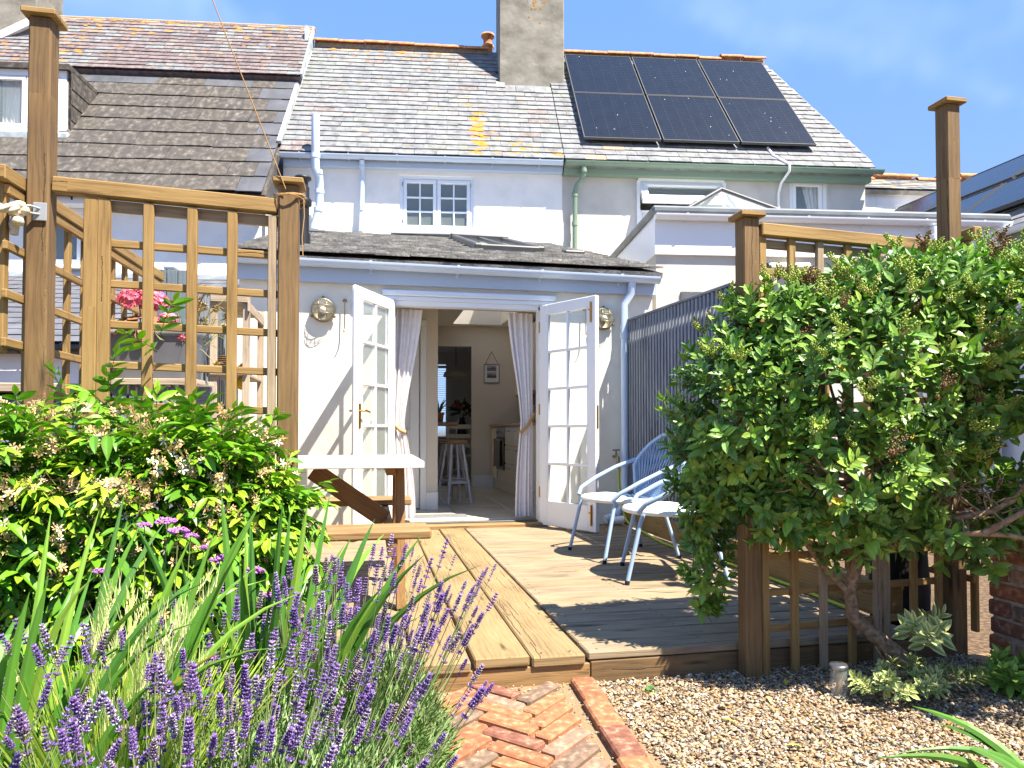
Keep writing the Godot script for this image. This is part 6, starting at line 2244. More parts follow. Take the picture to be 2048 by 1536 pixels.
	for i in 46:
		var d := Vector3(rf(-1, 1), rf(-0.6, 1), rf(-1, 1)).normalized()
		hmesh.col = Color(0.40, 0.29, 0.16) * rf(0.7, 1.25)
		var s := d.cross(Vector3(0.3, 1, 0.2)).normalized() * 0.0022
		hmesh.face(d * 0.004 + s, d * 0.004 - s, d * 0.0145 - s * 1.6, d * 0.0145 + s * 1.6, d.cross(s))
	var hm2 := hmesh.mesh()
	for i in 15:
		var tip := Vector3(rf(-0.06, 0.22), rf(0.08, 0.27), rf(-0.05, 0.10))
		if i == 14:
			tip = Vector3(0.17, -0.10, 0.12)
		var q := MB.new()
		q.col = Color(0.30, 0.27, 0.11)
		q.tube([Vector3(tip.x * 0.15, -0.02, 0), Vector3(tip.x * 0.5, tip.y * 0.5 + 0.03, tip.z * 0.4), tip], [0.0022], 5)
		part(ch, "stalk", q.mesh(), M.matte_v)
		part(ch, "seed_head", hm2, M.matte_v, Transform3D(Basis(Vector3.UP, rf(0, 6)).scaled(Vector3.ONE * rf(1.2, 1.8)), tip))
	for i in 22:
		var tip := Vector3(rf(-0.02, 0.26), rf(-0.02, 0.16), rf(-0.05, 0.12))
		var q := MB.new()
		q.col = Color(0.16, 0.22, 0.06) if i % 3 else Color(0.34, 0.28, 0.12)
		q.tube([Vector3(tip.x * 0.2, -0.03, 0), Vector3(tip.x * 0.6, tip.y + 0.04, tip.z * 0.5), tip], [0.0022, 0.002, 0.0006], 5)
		part(ch, "leaf", q.mesh(), M.matte_v)
	# second dark box further left with a wooden top
	var e := thing("storage_box", "dark storage box with grey weathered wooden lid behind the tall post", "box", at(Vector3(-1.50, 0.0, -3.75), 0))
	for i in 5:
		beam(e, "slat", M.slat, Vector3(-0.36 + i * 0.168, 0.02, 0.22), Vector3(-0.36 + i * 0.168, 1.16, 0.22), 0.05, 0.025, 0.003, Vector3.BACK)
	block(e, "body", M.slat, Vector3(-0.40, 0.0, -0.3), Vector3(0.40, 1.15, 0.20))
	block(e, "lid", M.driftwood, Vector3(-0.42, 1.17, -0.32), Vector3(0.42, 1.21, 0.26))
	# crate shelves by the wall
	var c := thing("crate_shelf", "weathered wooden crate shelf of pine cones and pots by the wall", "shelf", at(Vector3(-0.985, 0.125, -5.65), 0))
	for z in [-0.36, 0.32]:
		for x in [-0.10, 0.12]:
			beam(c, "upright", M.driftwood, Vector3(x, 0, z), Vector3(x, 1.84, z), 0.05, 0.022, 0.003, Vector3.BACK)
	for y in [0.35, 0.80, 1.28, 1.80]:
		block(c, "shelf_board", M.driftwood, Vector3(-0.12, y - 0.012, -0.38), Vector3(0.13, y + 0.012, 0.35))
		if y > 1.7:
			beam(c, "rail", M.driftwood, Vector3(0.138, y - 0.04, -0.39), Vector3(0.138, y - 0.04, 0.36), 0.016, 0.07, 0.003)
		beam(c, "front_rail", M.driftwood, Vector3(-0.12, y + 0.02, 0.345), Vector3(0.13, y + 0.02, 0.345), 0.016, 0.06, 0.003)
	for q in [[Vector3(-1.03, 1.417, -5.42), 0.062, "large brown pine cone on the crate's upper shelf"], [Vector3(-0.93, 1.417, -5.62), 0.045, "smaller brown pine cone at the back of the crate shelf"]]:
		var pc := thing("pine_cone", q[2], "pine cone", at(q[0]), "pine cones on the crate shelf")
		var cone := MB.new()
		for ring in 9:
			var f := ring / 8.0
			var rr: float = q[1] * (0.45 + 0.62 * sin(f * 2.5 + 0.35))
			for k in 12:
				var a := TAU * (k + 0.5 * (ring % 2)) / 12
				var d := Vector3(cos(a), 0.0, sin(a))
				var y: float = q[1] * 1.9 * f
				cone.bevel(d * rr * 0.72 + Vector3(0, y, 0), Vector3(rr * 0.5, q[1] * 0.10, q[1] * 0.42), 0.003, Basis(d, Vector3.UP, d.cross(Vector3.UP)) * Basis(Vector3.BACK, 0.4))
		part(pc, "scales", cone.mesh(), M.post)
	var pt := thing("clay_pot", "clay pot lying on its side on the crate shelf", "pot", Transform3D(Basis(Vector3.UP, -0.5) * Basis(Vector3.RIGHT, PI / 2 - 0.2), Vector3(-0.93, 1.005, -5.45)))
	m = MB.new()
	m.lathe([Vector2(0, 0), Vector2(0.06, 0), Vector2(0.085, 0.15), Vector2(0.095, 0.15), Vector2(0.095, 0.185), Vector2(0.08, 0.185), Vector2(0.055, 0.02), Vector2(0, 0.02)], 20)
	part(pt, "pot", m.mesh(), M.driftwood)
	var yb := thing("yellow_ball", "small yellow ball on the crate's upper shelf", "ball", at(Vector3(-0.905, 1.345, -5.42)))
	m = MB.new()
	var pf := []
	for i in 9:
		var a := lerpf(-PI / 2, PI / 2, i / 8.0)
		pf.append(Vector2(maxf(0.0, cos(a)) * 0.045, sin(a) * 0.05))
	m.lathe(pf, 16)
	part(yb, "ball", m.mesh(), std(Color(0.88, 0.70, 0.10), 0.5))

# ---------------------------------------------------------------- leaves
# a leaf lying along -z, its upper face +y; mid and edge are linear colours
func leaf_mb(ln: float, wid: float, fold: float, curl: float, segs: int, mid := Color.WHITE, edge := Color.WHITE, fat := 0.85) -> MB:
	var m := MB.new()
	var prev := []
	for i in segs + 1:
		var t := float(i) / segs
		var w := wid * 0.5 * pow(sin(PI * clampf(pow(t, fat), 0.02, 0.985)), 0.85)
		var y := -curl * ln * t * t
		var z := -ln * t
		var row := [Vector3(-w, y + fold * w, z), Vector3(0, y, z), Vector3(w, y + fold * w, z)]
		if i > 0:
			for s in 2:
				var a: Vector3 = prev[s]
				var b: Vector3 = prev[s + 1]
				var c: Vector3 = row[s + 1]
				var d: Vector3 = row[s]
				var nn := (b - a).cross(c - a)
				if nn.length() < 1e-10:
					nn = (c - a).cross(d - a)
				nn = nn.normalized()
				if nn.y < 0:
					nn = -nn
				var k := m.v.size()
				for q in [[a, s], [b, s + 1], [c, s + 1], [d, s]]:
					m.v.append(q[0]); m.n.append(nn); m.u.append(Vector2(0.5, t))
					m.c.append(mid if q[1] == 1 else edge)
				if (b - a).cross(c - a).dot(nn) > 0.0:
					m.ix.append_array([k, k + 2, k + 1, k, k + 3, k + 2])
				else:
					m.ix.append_array([k, k + 1, k + 2, k, k + 2, k + 3])
		prev = row
	return m

func aim(d: Vector3, roll := 0.0) -> Basis:   # turns -z to d, keeping +y as far up as it can
	d = d.normalized()
	var up := Vector3.UP
	if absf(d.dot(up)) > 0.97:
		up = Vector3(0.2, 0.1, 1).normalized()
	var z := -d
	var x := up.cross(z).normalized()
	return Basis(x, z.cross(x), z) * Basis(Vector3.BACK, roll)

func tinted(c: Color, lo := 0.8, hi := 1.25) -> Color:
	var k := rf(lo, hi)
	return Color(c.r * k * rf(0.9, 1.12), c.g * k, c.b * k * rf(0.85, 1.1))

# spread: array of [Vector3 centre, Vector3 radii, weight]; returns points with outward directions
func shell_points(blobs: Array, n: int, front: float, deep: float) -> Array:
	var total := 0.0
	for b in blobs:
		total += b[2]
	var out := []
	var guard := 0
	while out.size() < n and guard < n * 30:
		guard += 1
		var pickw := rng.randf() * total
		var bl: Array = blobs[0]
		for b in blobs:
			pickw -= b[2]
			if pickw <= 0.0:
				bl = b
				break
		var d := Vector3(rng.randfn(), rng.randfn() + 0.25, rng.randfn() + front).normalized()
		var p: Vector3 = bl[0] + d * bl[1] * rf(1.0 - deep, 1.03)
		var inside := false
		for b in blobs:
			if b != bl and ((p - b[0]) / b[1]).length() < 0.62:
				inside = true
				break
		if inside:
			continue
		out.append([p, (d / bl[1]).normalized()])
	return out

# nearest copies become parts of their own, the rest one bed of copies per mesh
func spread(parent: Node, called: String, rest: String, meshes: Array, mat: Material, trs: Array, single: int) -> void:
	var eye := Vector3(0, 0.995, 0)
	var order := []
	for i in trs.size():
		order.append([trs[i].origin.distance_to(eye), i])
	order.sort_custom(func(a, b): return a[0] < b[0])
	var beds := []
	for k in meshes.size():
		beds.append([])
	for j in order.size():
		var i: int = order[j][1]
		var k := i % meshes.size()
		if j < single:
			part(parent, called, meshes[k], mat, trs[i])
		else:
			beds[k].append(trs[i])
	for k in meshes.size():
		if beds[k].size():
			stuff_copies(parent, rest, meshes[k], mat, beds[k])

func blob_mb(rx: float, ry: float, col: Color) -> MB:
	var m := MB.new()
	m.col = col
	var ring := []
	for k in 5:
		var a := TAU * k / 5
		ring.append(Vector3(cos(a) * rx, 0, sin(a) * rx))
	for k in 5:
		var a: Vector3 = ring[k]
		var b: Vector3 = ring[(k + 1) % 5]
		m.tri(Vector3(0, ry, 0), a, b, Vector3.UP, a.normalized(), b.normalized())
		m.tri(Vector3(0, -ry, 0), a, b, Vector3.DOWN, a.normalized(), b.normalized())
	return m

# ---------------------------------------------------------------- star jasmine on the left trellis
func build_jasmine() -> void:
	var j := thing("star_jasmine", "star jasmine covered in small white and fading flowers climbing the left trellis", "climbing plant", at(Vector3(-0.7, 0, -2.7)))
	var inv := j.transform.affine_inverse()
	var meshes := []
	var greens := [Color(0.075, 0.20, 0.014), Color(0.11, 0.27, 0.016), Color(0.18, 0.34, 0.02), Color(0.29, 0.42, 0.03)]
	for v in 8:
		var m := MB.new()
		var base: Color = greens[[0, 0, 1, 1, 1, 2, 2, 3][v]]
		m.col = Color(0.16, 0.15, 0.05)
		m.tube([Vector3.ZERO, Vector3(0, 0.005, -0.07), Vector3(0, -0.01, -0.15)], [0.0018, 0.0015, 0.001], 4, false)
		for i in 4:
			for s in [-1.0, 1.0]:
				var ln := rf(0.05, 0.08)
				var lf := leaf_mb(ln, ln * rf(0.30, 0.40), rf(0.25, 0.5), rf(0.1, 0.4), 5, tinted(base, 0.95, 1.3), tinted(base))
				var d := Vector3(s * rf(0.7, 1.1), rf(-0.55, 0.15), -rf(0.5, 0.9))
				m.append(lf, Transform3D(aim(d, rf(-0.4, 0.4)), Vector3(0, 0, -0.02 - i * 0.036)))
		m.append(leaf_mb(0.05, 0.02, 0.3, 0.2, 4, greens[2], greens[3]), Transform3D(aim(Vector3(0, -0.1, -1)), Vector3(0, -0.01, -0.15)))
		meshes.append(m.mesh())
	var blobs := [
		[Vector3(-1.42, 0.72, -2.55), Vector3(0.36, 0.42, 0.28), 1.2], [Vector3(-1.05, 0.70, -2.52), Vector3(0.33, 0.37, 0.26), 1.4],
		[Vector3(-0.72, 0.68, -2.55), Vector3(0.33, 0.40, 0.24), 1.4], [Vector3(-0.46, 0.66, -2.60), Vector3(0.24, 0.36, 0.22), 1.2],
		[Vector3(-0.31, 0.64, -2.62), Vector3(0.10, 0.22, 0.14), 0.4], [Vector3(-0.80, 0.30, -2.50), Vector3(0.6, 0.3, 0.22), 1.2], [Vector3(-1.5, 0.3, -2.4), Vector3(0.4, 0.3, 0.22), 0.7],
		[Vector3(-0.60, 0.92, -2.70), Vector3(0.30, 0.16, 0.12), 0.4]]
	var trs := []
	for q in shell_points(blobs, 1650, 0.9, 0.45):
		var d: Vector3 = (q[1] + Vector3(rf(-0.6, 0.6), rf(-0.7, 0.35), rf(-0.1, 0.6))).normalized()
		trs.append(inv * Transform3D(aim(d, rf(-0.6, 0.6)).scaled(Vector3.ONE * rf(0.75, 1.1)), q[0] - d * 0.07))
	# sprays reaching up the lattice
	for q in [[-1.02, 1.12, 0.25], [-1.05, 1.2, 0.0], [-0.93, 1.10, 0.4], [-0.86, 1.18, -0.2], [-0.90, 1.26, 0.2], [-0.80, 1.12, 0.3], [-0.66, 1.08, 0.1], [-0.45, 1.06, 0.0], [-0.38, 1.05, 0.3], [-0.74, 1.46, 0.4], [-0.60, 1.08, 0.2], [-0.52, 1.05, -0.2]]:
		trs.append(inv * Transform3D(aim(Vector3(q[2], 0.8, 0.45), rf(-1, 1)), Vector3(q[0], q[1] - 0.12, -2.74)))
		trs.append(inv * Transform3D(aim(Vector3(-q[2], 0.3, 0.7), rf(-1, 1)), Vector3(q[0], q[1] - 0.18, -2.72)))
	spread(j, "leafy_sprig", "foliage", meshes, M.leaf_v, trs, 270)
	# flower clusters: white pinwheels with tan faded ones
	var fl := []
	for v in 5:
		var m := MB.new()
		for i in 11:
			var c := Vector3(rf(-0.034, 0.034), rf(-0.026, 0.028), rf(-0.024, 0.016))
			var fresh := rng.randf() < (0.42 if v < 2 else 0.12)
			var axis := Vector3(rf(-0.8, 0.8), rf(-0.2, 1.0), rf(-1.2, 0.1)).normalized()
			var bs := Basis(Quaternion(Vector3.UP, axis)) * Basis(Vector3.UP, rf(0, 6))
			for k in 5:
				var a := TAU * k / 5
				var d := Vector3(cos(a), rf(0.0, 0.3), sin(a))
				var s := Vector3(-sin(a), 0, cos(a))
				m.col = Color(0.78, 0.76, 0.66) if fresh else [Color(0.55, 0.34, 0.16), Color(0.64, 0.46, 0.26), Color(0.47, 0.28, 0.13)][k % 3]
				var r := 0.0145 if fresh else 0.011
				m.face(c + bs * (d * 0.001), c + bs * (d * r * 0.6 + s * 0.0042), c + bs * (d * r + s * 0.0044), c + bs * (d * r * 0.7 - s * 0.001), bs * Vector3.UP)
			m.col = Color(0.35, 0.30, 0.10)
			m.tube([c, c * 0.3 + Vector3(0, -0.004, 0.02)], [0.001, 0.001], 4, false)
		fl.append(m.mesh())
	trs = []
	for q in shell_points(blobs, 230, 1.3, 0.05):
		trs.append(inv * Transform3D(aim(q[1] + Vector3(0, 0.2, 0.3), rf(0, 6)).scaled(Vector3.ONE * rf(0.9, 1.4)), q[0] + q[1] * 0.02))
	spread(j, "flower_cluster", "flowers", fl, M.petal_v, trs, 280)
	# woody stems inside
	for i in 7:
		var m := MB.new()
		var x := rf(-0.6, 0.4)
		m.tube([Vector3(x * 0.6, 0, 0.05), Vector3(x, 0.35, 0.05), Vector3(x + rf(-0.2, 0.2), 0.7, 0.0), Vector3(x + rf(-0.3, 0.3), 1.0, -0.03)], [0.009, 0.007, 0.005, 0.002], 6)
		part(j, "stem", m.mesh(), M.bark)

# ---------------------------------------------------------------- hebe on the right trellis
func shoot_mesh(v: int, cream := false) -> ArrayMesh:
	var m := MB.new()
	var deep := [Color(0.085, 0.20, 0.05), Color(0.115, 0.25, 0.052), Color(0.15, 0.29, 0.05), Color(0.21, 0.36, 0.055)][v % 4] as Color
	m.col = Color(0.17, 0.18, 0.06)
	m.tube([Vector3(0, -0.045, 0), Vector3(0, 0.0, 0), Vector3(0, 0.06, 0)], [0.0025, 0.0022, 0.0012], 4, false)
	for i in 6:
		var f := i / 5.0
		for s in 2:
			var a := i * PI / 2 + s * PI + rf(-0.3, 0.3)
			var out := Vector3(cos(a), 0, sin(a))
			var rise := lerpf(0.05, 1.25, f) + rf(-0.15, 0.15)
			var ln := lerpf(0.064, 0.036, f * f) * rf(0.9, 1.12)
			var c1 := tinted(deep, 0.7, 1.4)
			if rng.randf() < 0.02:
				c1 = Color(0.50, 0.40, 0.05)
			var c2 := Color(0.60, 0.58, 0.26) if cream else tinted(c1.lerp(Color(0.22, 0.30, 0.06), 0.3))
			var lf := leaf_mb(ln, ln * rf(0.38, 0.46), rf(0.15, 0.4), rf(-0.1, 0.25), 4, c1, c2, 1.0)
			var d := (out + Vector3(0, rise, 0)).normalized()
			# upper face towards the shoot's tip
			var z := -d
			var x := Vector3.UP.cross(z).normalized()
			m.append(lf, Transform3D(Basis(x, z.cross(x), z), Vector3(0, -0.035 + i * 0.017, 0)))
	return m.mesh()

func build_hebe() -> void:
	var h := thing("hebe_bush", "large rounded hebe bush with glossy leaves and lime green seed heads", "shrub", at(Vector3(2.0, 0, -2.6)))
	var inv := h.transform.affine_inverse()
	var meshes := []
	for v in 8:
		meshes.append(shoot_mesh(v))
	var blobs := [
		[Vector3(1.98, 1.18, -2.55), Vector3(0.52, 0.44, 0.42), 2.2], [Vector3(2.46, 1.30, -2.45), Vector3(0.46, 0.42, 0.42), 2.0],
		[Vector3(1.52, 1.06, -2.68), Vector3(0.27, 0.36, 0.30), 1.5], [Vector3(1.45, 0.88, -2.78), Vector3(0.18, 0.28, 0.20), 0.9],
		[Vector3(1.92, 0.86, -2.48), Vector3(0.44, 0.27, 0.32), 1.5], [Vector3(2.50, 1.02, -2.34), Vector3(0.34, 0.28, 0.32), 1.0],
		[Vector3(1.43, 0.50, -2.86), Vector3(0.07, 0.34, 0.08), 0.4], [Vector3(1.41, 0.74, -2.84), Vector3(0.11, 0.22, 0.12), 0.4], [Vector3(1.86, 0.64, -2.52), Vector3(0.28, 0.14, 0.20), 0.35], [Vector3(2.62, 1.32, -1.95), Vector3(0.42, 0.42, 0.40), 1.2], [Vector3(2.30, 0.66, -2.42), Vector3(0.28, 0.15, 0.2), 0.45], [Vector3(1.62, 0.70, -2.60), Vector3(0.16, 0.16, 0.16), 0.4],
		[Vector3(1.62, 1.42, -2.62), Vector3(0.17, 0.16, 0.18), 0.5], [Vector3(2.2, 1.5, -2.5), Vector3(0.36, 0.2, 0.3), 1.0], [Vector3(2.46, 0.62, -2.4), Vector3(0.12, 0.2, 0.14), 0.25]]
	var trs := []
	for q in shell_points(blobs, 1850, 0.45, 0.22):
		var p: Vector3 = q[0]
		# thin it where the bare branches show
		var gap := Vector3(2.22, 0.78, -2.15)
		if ((p - gap) / Vector3(0.24, 0.13, 0.4)).length() < 1.0 and rng.randf() < 0.85:
			continue
		if ((p - Vector3(1.72, 0.86, -2.35)) / Vector3(0.14, 0.06, 0.3)).length() < 1.0 and rng.randf() < 0.7:
			continue
		var up := Vector3(rf(-0.35, 0.35), rf(0.0, 1.0), rf(-0.2, 0.4))
		var d: Vector3 = (q[1] * 0.9 + up).normalized()
		var bs := Basis(Quaternion(Vector3.UP, d)) * Basis(Vector3.UP, rf(0, TAU))
		trs.append(inv * Transform3D(bs.scaled(Vector3.ONE * rf(0.6, 1.3)), p))
	spread(h, "leafy_shoot", "foliage", meshes, M.leaf_v, trs, 280)
	# seed heads: fans of short spikes set with small capsules
	var sd := []
	for v in 5:
		var m := MB.new()
		for k in 4:
			var d := Vector3(rf(-0.75, 0.75), 1.0, rf(-0.75, 0.75)).normalized()
			var ln := rf(0.045, 0.075)
			m.col = Color(0.24, 0.30, 0.06)
			m.tube([Vector3.ZERO, d * ln], [0.0013, 0.0006], 4, false)
			for i in 20:
				var f := 0.2 + 0.8 * i / 20.0
				var a := i * 2.4
				var o := Vector3(cos(a), 0.5, sin(a)) * 0.0065 * (1.15 - f * 0.5)
				var col := [Color(0.27, 0.38, 0.06), Color(0.35, 0.44, 0.09), Color(0.20, 0.31, 0.05), Color(0.38, 0.28, 0.12)][i % (4 if v == 3 else 3)] as Color
				if v == 4:
					col = [Color(0.17, 0.09, 0.045), Color(0.24, 0.14, 0.07), Color(0.12, 0.07, 0.04)][i % 3]
				if v == 2 and f < 0.5 and k == 0:
					col = Color(0.62, 0.48, 0.60)
				m.append(blob_mb(0.0027, 0.0056, tinted(col)), Transform3D(Basis(Quaternion(Vector3.UP, (d + o.normalized() * 1.1).normalized())), d * ln * f + o))
		sd.append(m.mesh())
	trs = []
	for q in shell_points(blobs, 380, 0.6, 0.02):
		var p: Vector3 = q[0]
		if p.y < 0.85 or (p.x < 1.6 and rng.randf() < 0.7) or (p.y < 1.05 and rng.randf() < 0.5):
			continue
		var d: Vector3 = (q[1] * 0.6 + Vector3(rf(-0.3, 0.3), 1.0, rf(0, 0.5))).normalized()
		trs.append(inv * Transform3D(Basis(Quaternion(Vector3.UP, d)).scaled(Vector3.ONE * rf(1.0, 1.5)), p + d * 0.025))
	spread(h, "seed_head", "seed_heads", sd, M.matte_v, trs, 260)
	# trunk and limbs
	var m := MB.new()
	m.tube([Vector3(0.21, -0.02, 0.10), Vector3(0.14, 0.07, 0.05), Vector3(0.04, 0.16, 0.01), Vector3(-0.03, 0.23, -0.02), Vector3(-0.04, 0.34, -0.02), Vector3(0.0, 0.5, 0.0)], [0.034, 0.034, 0.032, 0.028, 0.024, 0.02], 12)
	var trunk := part(h, "trunk", m.mesh(), M.bark)
	var limbs := [
		[Vector3(-0.04, 0.32, -0.02), Vector3(-0.25, 0.55, -0.02), Vector3(-0.42, 0.8, 0.0), Vector3(-0.5, 1.05, 0.05)],
		[Vector3(0.0, 0.48, 0.0), Vector3(-0.1, 0.75, 0.12), Vector3(-0.15, 1.0, 0.1), Vector3(-0.2, 1.3, 0.05)],
		[Vector3(0.0, 0.5, 0.0), Vector3(0.12, 0.62, 0.22), Vector3(0.16, 0.82, 0.30), Vector3(0.22, 0.9, 0.28), Vector3(0.42, 0.95, 0.2)],
		[Vector3(0.12, 0.62, 0.22), Vector3(0.28, 0.70, 0.36), Vector3(0.38, 0.80, 0.40), Vector3(0.52, 0.86, 0.36)],
		[Vector3(0.06, 0.55, 0.12), Vector3(0.22, 0.62, 0.38), Vector3(0.36, 0.60, 0.46), Vector3(0.42, 0.66, 0.46)],
		[Vector3(0.22, 0.62, 0.38), Vector3(0.34, 0.72, 0.46), Vector3(0.48, 0.72, 0.44)],
		[Vector3(0.16, 0.82, 0.30), Vector3(0.10, 0.92, 0.32), Vector3(0.02, 0.98, 0.34)],
		[Vector3(-0.1, 0.75, 0.12), Vector3(-0.2, 0.82, 0.24), Vector3(-0.34, 0.84, 0.28), Vector3(-0.4, 0.92, 0.26)],
		[Vector3(-0.2, 0.82, 0.24), Vector3(-0.24, 0.74, 0.30), Vector3(-0.33, 0.70, 0.30)]]
	for i in limbs.size():
		m = MB.new()
		var pts := []
		for k in limbs[i].size():
			pts.append(limbs[i][k])
			if k < limbs[i].size() - 1:
				pts.append(limbs[i][k].lerp(limbs[i][k + 1], 0.5) + Vector3(rf(-0.02, 0.02), rf(-0.02, 0.02), rf(-0.02, 0.02)))
		var rr := []
		for k in pts.size():
			rr.append(lerpf(0.015, 0.004, float(k) / (pts.size() - 1)))
		m.tube(pts, rr, 8)
		part(trunk, "limb", m.mesh(), M.bark)
	var tw := MB.new()
	for i in 220:
		var c: Vector3 = [Vector3(-0.34, 0.84, 0.24), Vector3(0.24, 0.74, 0.38), Vector3(-0.08, 0.92, 0.33), Vector3(-0.46, 1.0, 0.16)][i % 4]
		var a := c + Vector3(rf(-0.14, 0.14), rf(-0.07, 0.07), rf(-0.1, 0.03))
		var b := a + Vector3(rf(-0.09, 0.09), rf(-0.05, 0.07), rf(0.0, 0.06))
		tw.tube([a, a.lerp(b, 0.5) + Vector3(rf(-0.01, 0.01), rf(-0.01, 0.01), 0), b], [0.0036, 0.0026, 0.0012], 4, false)
	var two := part(h, "twigs", tw.mesh(), M.bark)
	two.set_meta("kind", "stuff")

	# variegated shrub at its foot
	var vs := thing("variegated_shrub", "low cream edged variegated shrub at the foot of the hebe trunk", "shrub", at(Vector3(2.0, 0, -2.32)))
	var vm := [shoot_mesh(0, true), shoot_mesh(1, true), shoot_mesh(2, true)]
	for i in 46:
		var a := rf(0, TAU)
		var r := sqrt(rng.randf()) * 0.19
		var p := Vector3(cos(a) * r * 1.3, 0.05 + (0.19 - r) * 0.45 * rng.randf() + 0.02, sin(a) * r * 0.7 + 0.02)
		var d := (Vector3(p.x, 0.22, p.z + 0.06)).normalized()
		part(vs, "leafy_shoot", vm[i % 3], M.matte_v, Transform3D(Basis(Quaternion(Vector3.UP, d)) * Basis(Vector3.UP, rf(0, 6)).scaled(Vector3.ONE * rf(0.5, 0.8)), p))
	for q in [Vector3(-0.05, 0.27, 0.05), Vector3(-0.01, 0.24, 0.08), Vector3(0.03, 0.29, 0.04), Vector3(0.05, 0.25, 0.06)]:
		part(vs, "leafy_shoot", vm[0], M.matte_v, Transform3D(Basis(Quaternion(Vector3.UP, Vector3(rf(-0.5, 0.5), 0.6, 0.6).normalized())).scaled(Vector3.ONE * 1.15), q))
	m = MB.new()
	for i in 9:
		var a := rf(0, TAU)
		m.tube([Vector3(0, -0.01, 0), Vector3(cos(a) * 0.06, 0.06, sin(a) * 0.05), Vector3(cos(a) * 0.15, 0.10 + 0.1 * rng.randf(), sin(a) * 0.1)], [0.004, 0.003, 0.002], 5)
	part(vs, "stems", m.mesh(), M.bark)
	# small glossy plant by the wall
	var gp := thing("glossy_shrub", "small bright green leafy plant against the foot of the brick wall", "shrub", at(Vector3(2.40, 0, -2.28)))
	for i in 24:
		var a := rf(0, TAU)
		var r := sqrt(rng.randf()) * 0.11
		var p := Vector3(cos(a) * r, 0.03 + (0.15 - r) * rng.randf() * 0.7, sin(a) * r)
		part(gp, "leafy_shoot", meshes[2 + i % 2 * 5], M.leaf_v, Transform3D(Basis(Quaternion(Vector3.UP, Vector3(p.x * 2, 0.3, p.z * 2 + 0.1).normalized())) * Basis(Vector3.UP, rf(0, 6)).scaled(Vector3.ONE * rf(0.8, 1.1)), p))

# ---------------------------------------------------------------- sword leaves, grasses, lavender
func blade(parent: Node, called: String, base: Vector3, dir: Vector3, ln: float, wid: float, bend: float, mid: Color, edge: Color, mat: Material) -> void:
	var m := MB.new()
	var side := dir.cross(Vector3(rf(-0.3, 0.3), 0.1, 1.0)).normalized()
	var down := Vector3(dir.x, -0.2, dir.z).normalized()
	var n := 9
	var prev := []
	for i in n + 1:
		var t := float(i) / n
		var p := base + dir * ln * t + (down - Vector3(0, 0.35, 0)) * bend * ln * t * t * t
		var w := wid * 0.5 * minf(1.0, 0.55 + t * 1.5) * pow(1.0 - pow(t, 3.0), 0.8) + 0.0004
		var row := [p - side * w, p + Vector3(0, 0, 0.0).lerp(side.cross(dir), 0.12 * w / 0.01 * 0.1), p + side * w]
		row[1] = p + side.cross(dir).normalized() * w * 0.35
		if i > 0:
			for s in 2:
				var nn: Vector3 = (prev[s + 1] - prev[s]).cross(row[s + 1] - prev[s])
				nn = nn.normalized() if nn.length() > 1e-10 else Vector3.BACK
				if nn.z < 0:
					nn = -nn
				var k := m.v.size()
				for q in [[prev[s], s, t - 1.0 / n], [prev[s + 1], s + 1, t - 1.0 / n], [row[s + 1], s + 1, t], [row[s], s, t]]:
					m.v.append(q[0]); m.n.append(nn); m.u.append(Vector2(0, 0)); m.c.append(mid if q[1] == 1 else edge)
				if (prev[s + 1] - prev[s]).cross(row[s + 1] - prev[s]).dot(nn) > 0.0:
					m.ix.append_array([k, k + 2, k + 1, k, k + 3, k + 2])
				else:
					m.ix.append_array([k, k + 1, k + 2, k, k + 2, k + 3])
		prev = row
	part(parent, called, m.mesh(), mat)

func sword_clump(called: String, label: String, p: Vector3, n: int, ln: float, spread_r: float, lean: Vector3, wid: float) -> void:
	var c := thing(called, label, "plant", at(p))
	for i in n:
		var a := rf(0, TAU)
		var r := sqrt(rng.randf())
		var dir := (Vector3(cos(a) * 0.30 * r, 1.0, sin(a) * 0.22 * r) + lean).normalized()
		var base := Vector3(cos(a) * spread_r * r, 0, sin(a) * spread_r * 0.6 * r)
		var g := [Color(0.09, 0.235, 0.035), Color(0.125, 0.30, 0.04), Color(0.07, 0.19, 0.035), Color(0.20, 0.37, 0.05)][rng.randi() % 4] as Color
		if rng.randf() < 0.025:
			g = Color(0.42, 0.38, 0.06)
		blade(c, "leaf", base, dir, ln * rf(0.62, 1.05), wid * rf(0.75, 1.2), rf(0.0, 0.35), tinted(g, 0.95, 1.2), tinted(g, 0.85, 1.1), M.leaf_v)

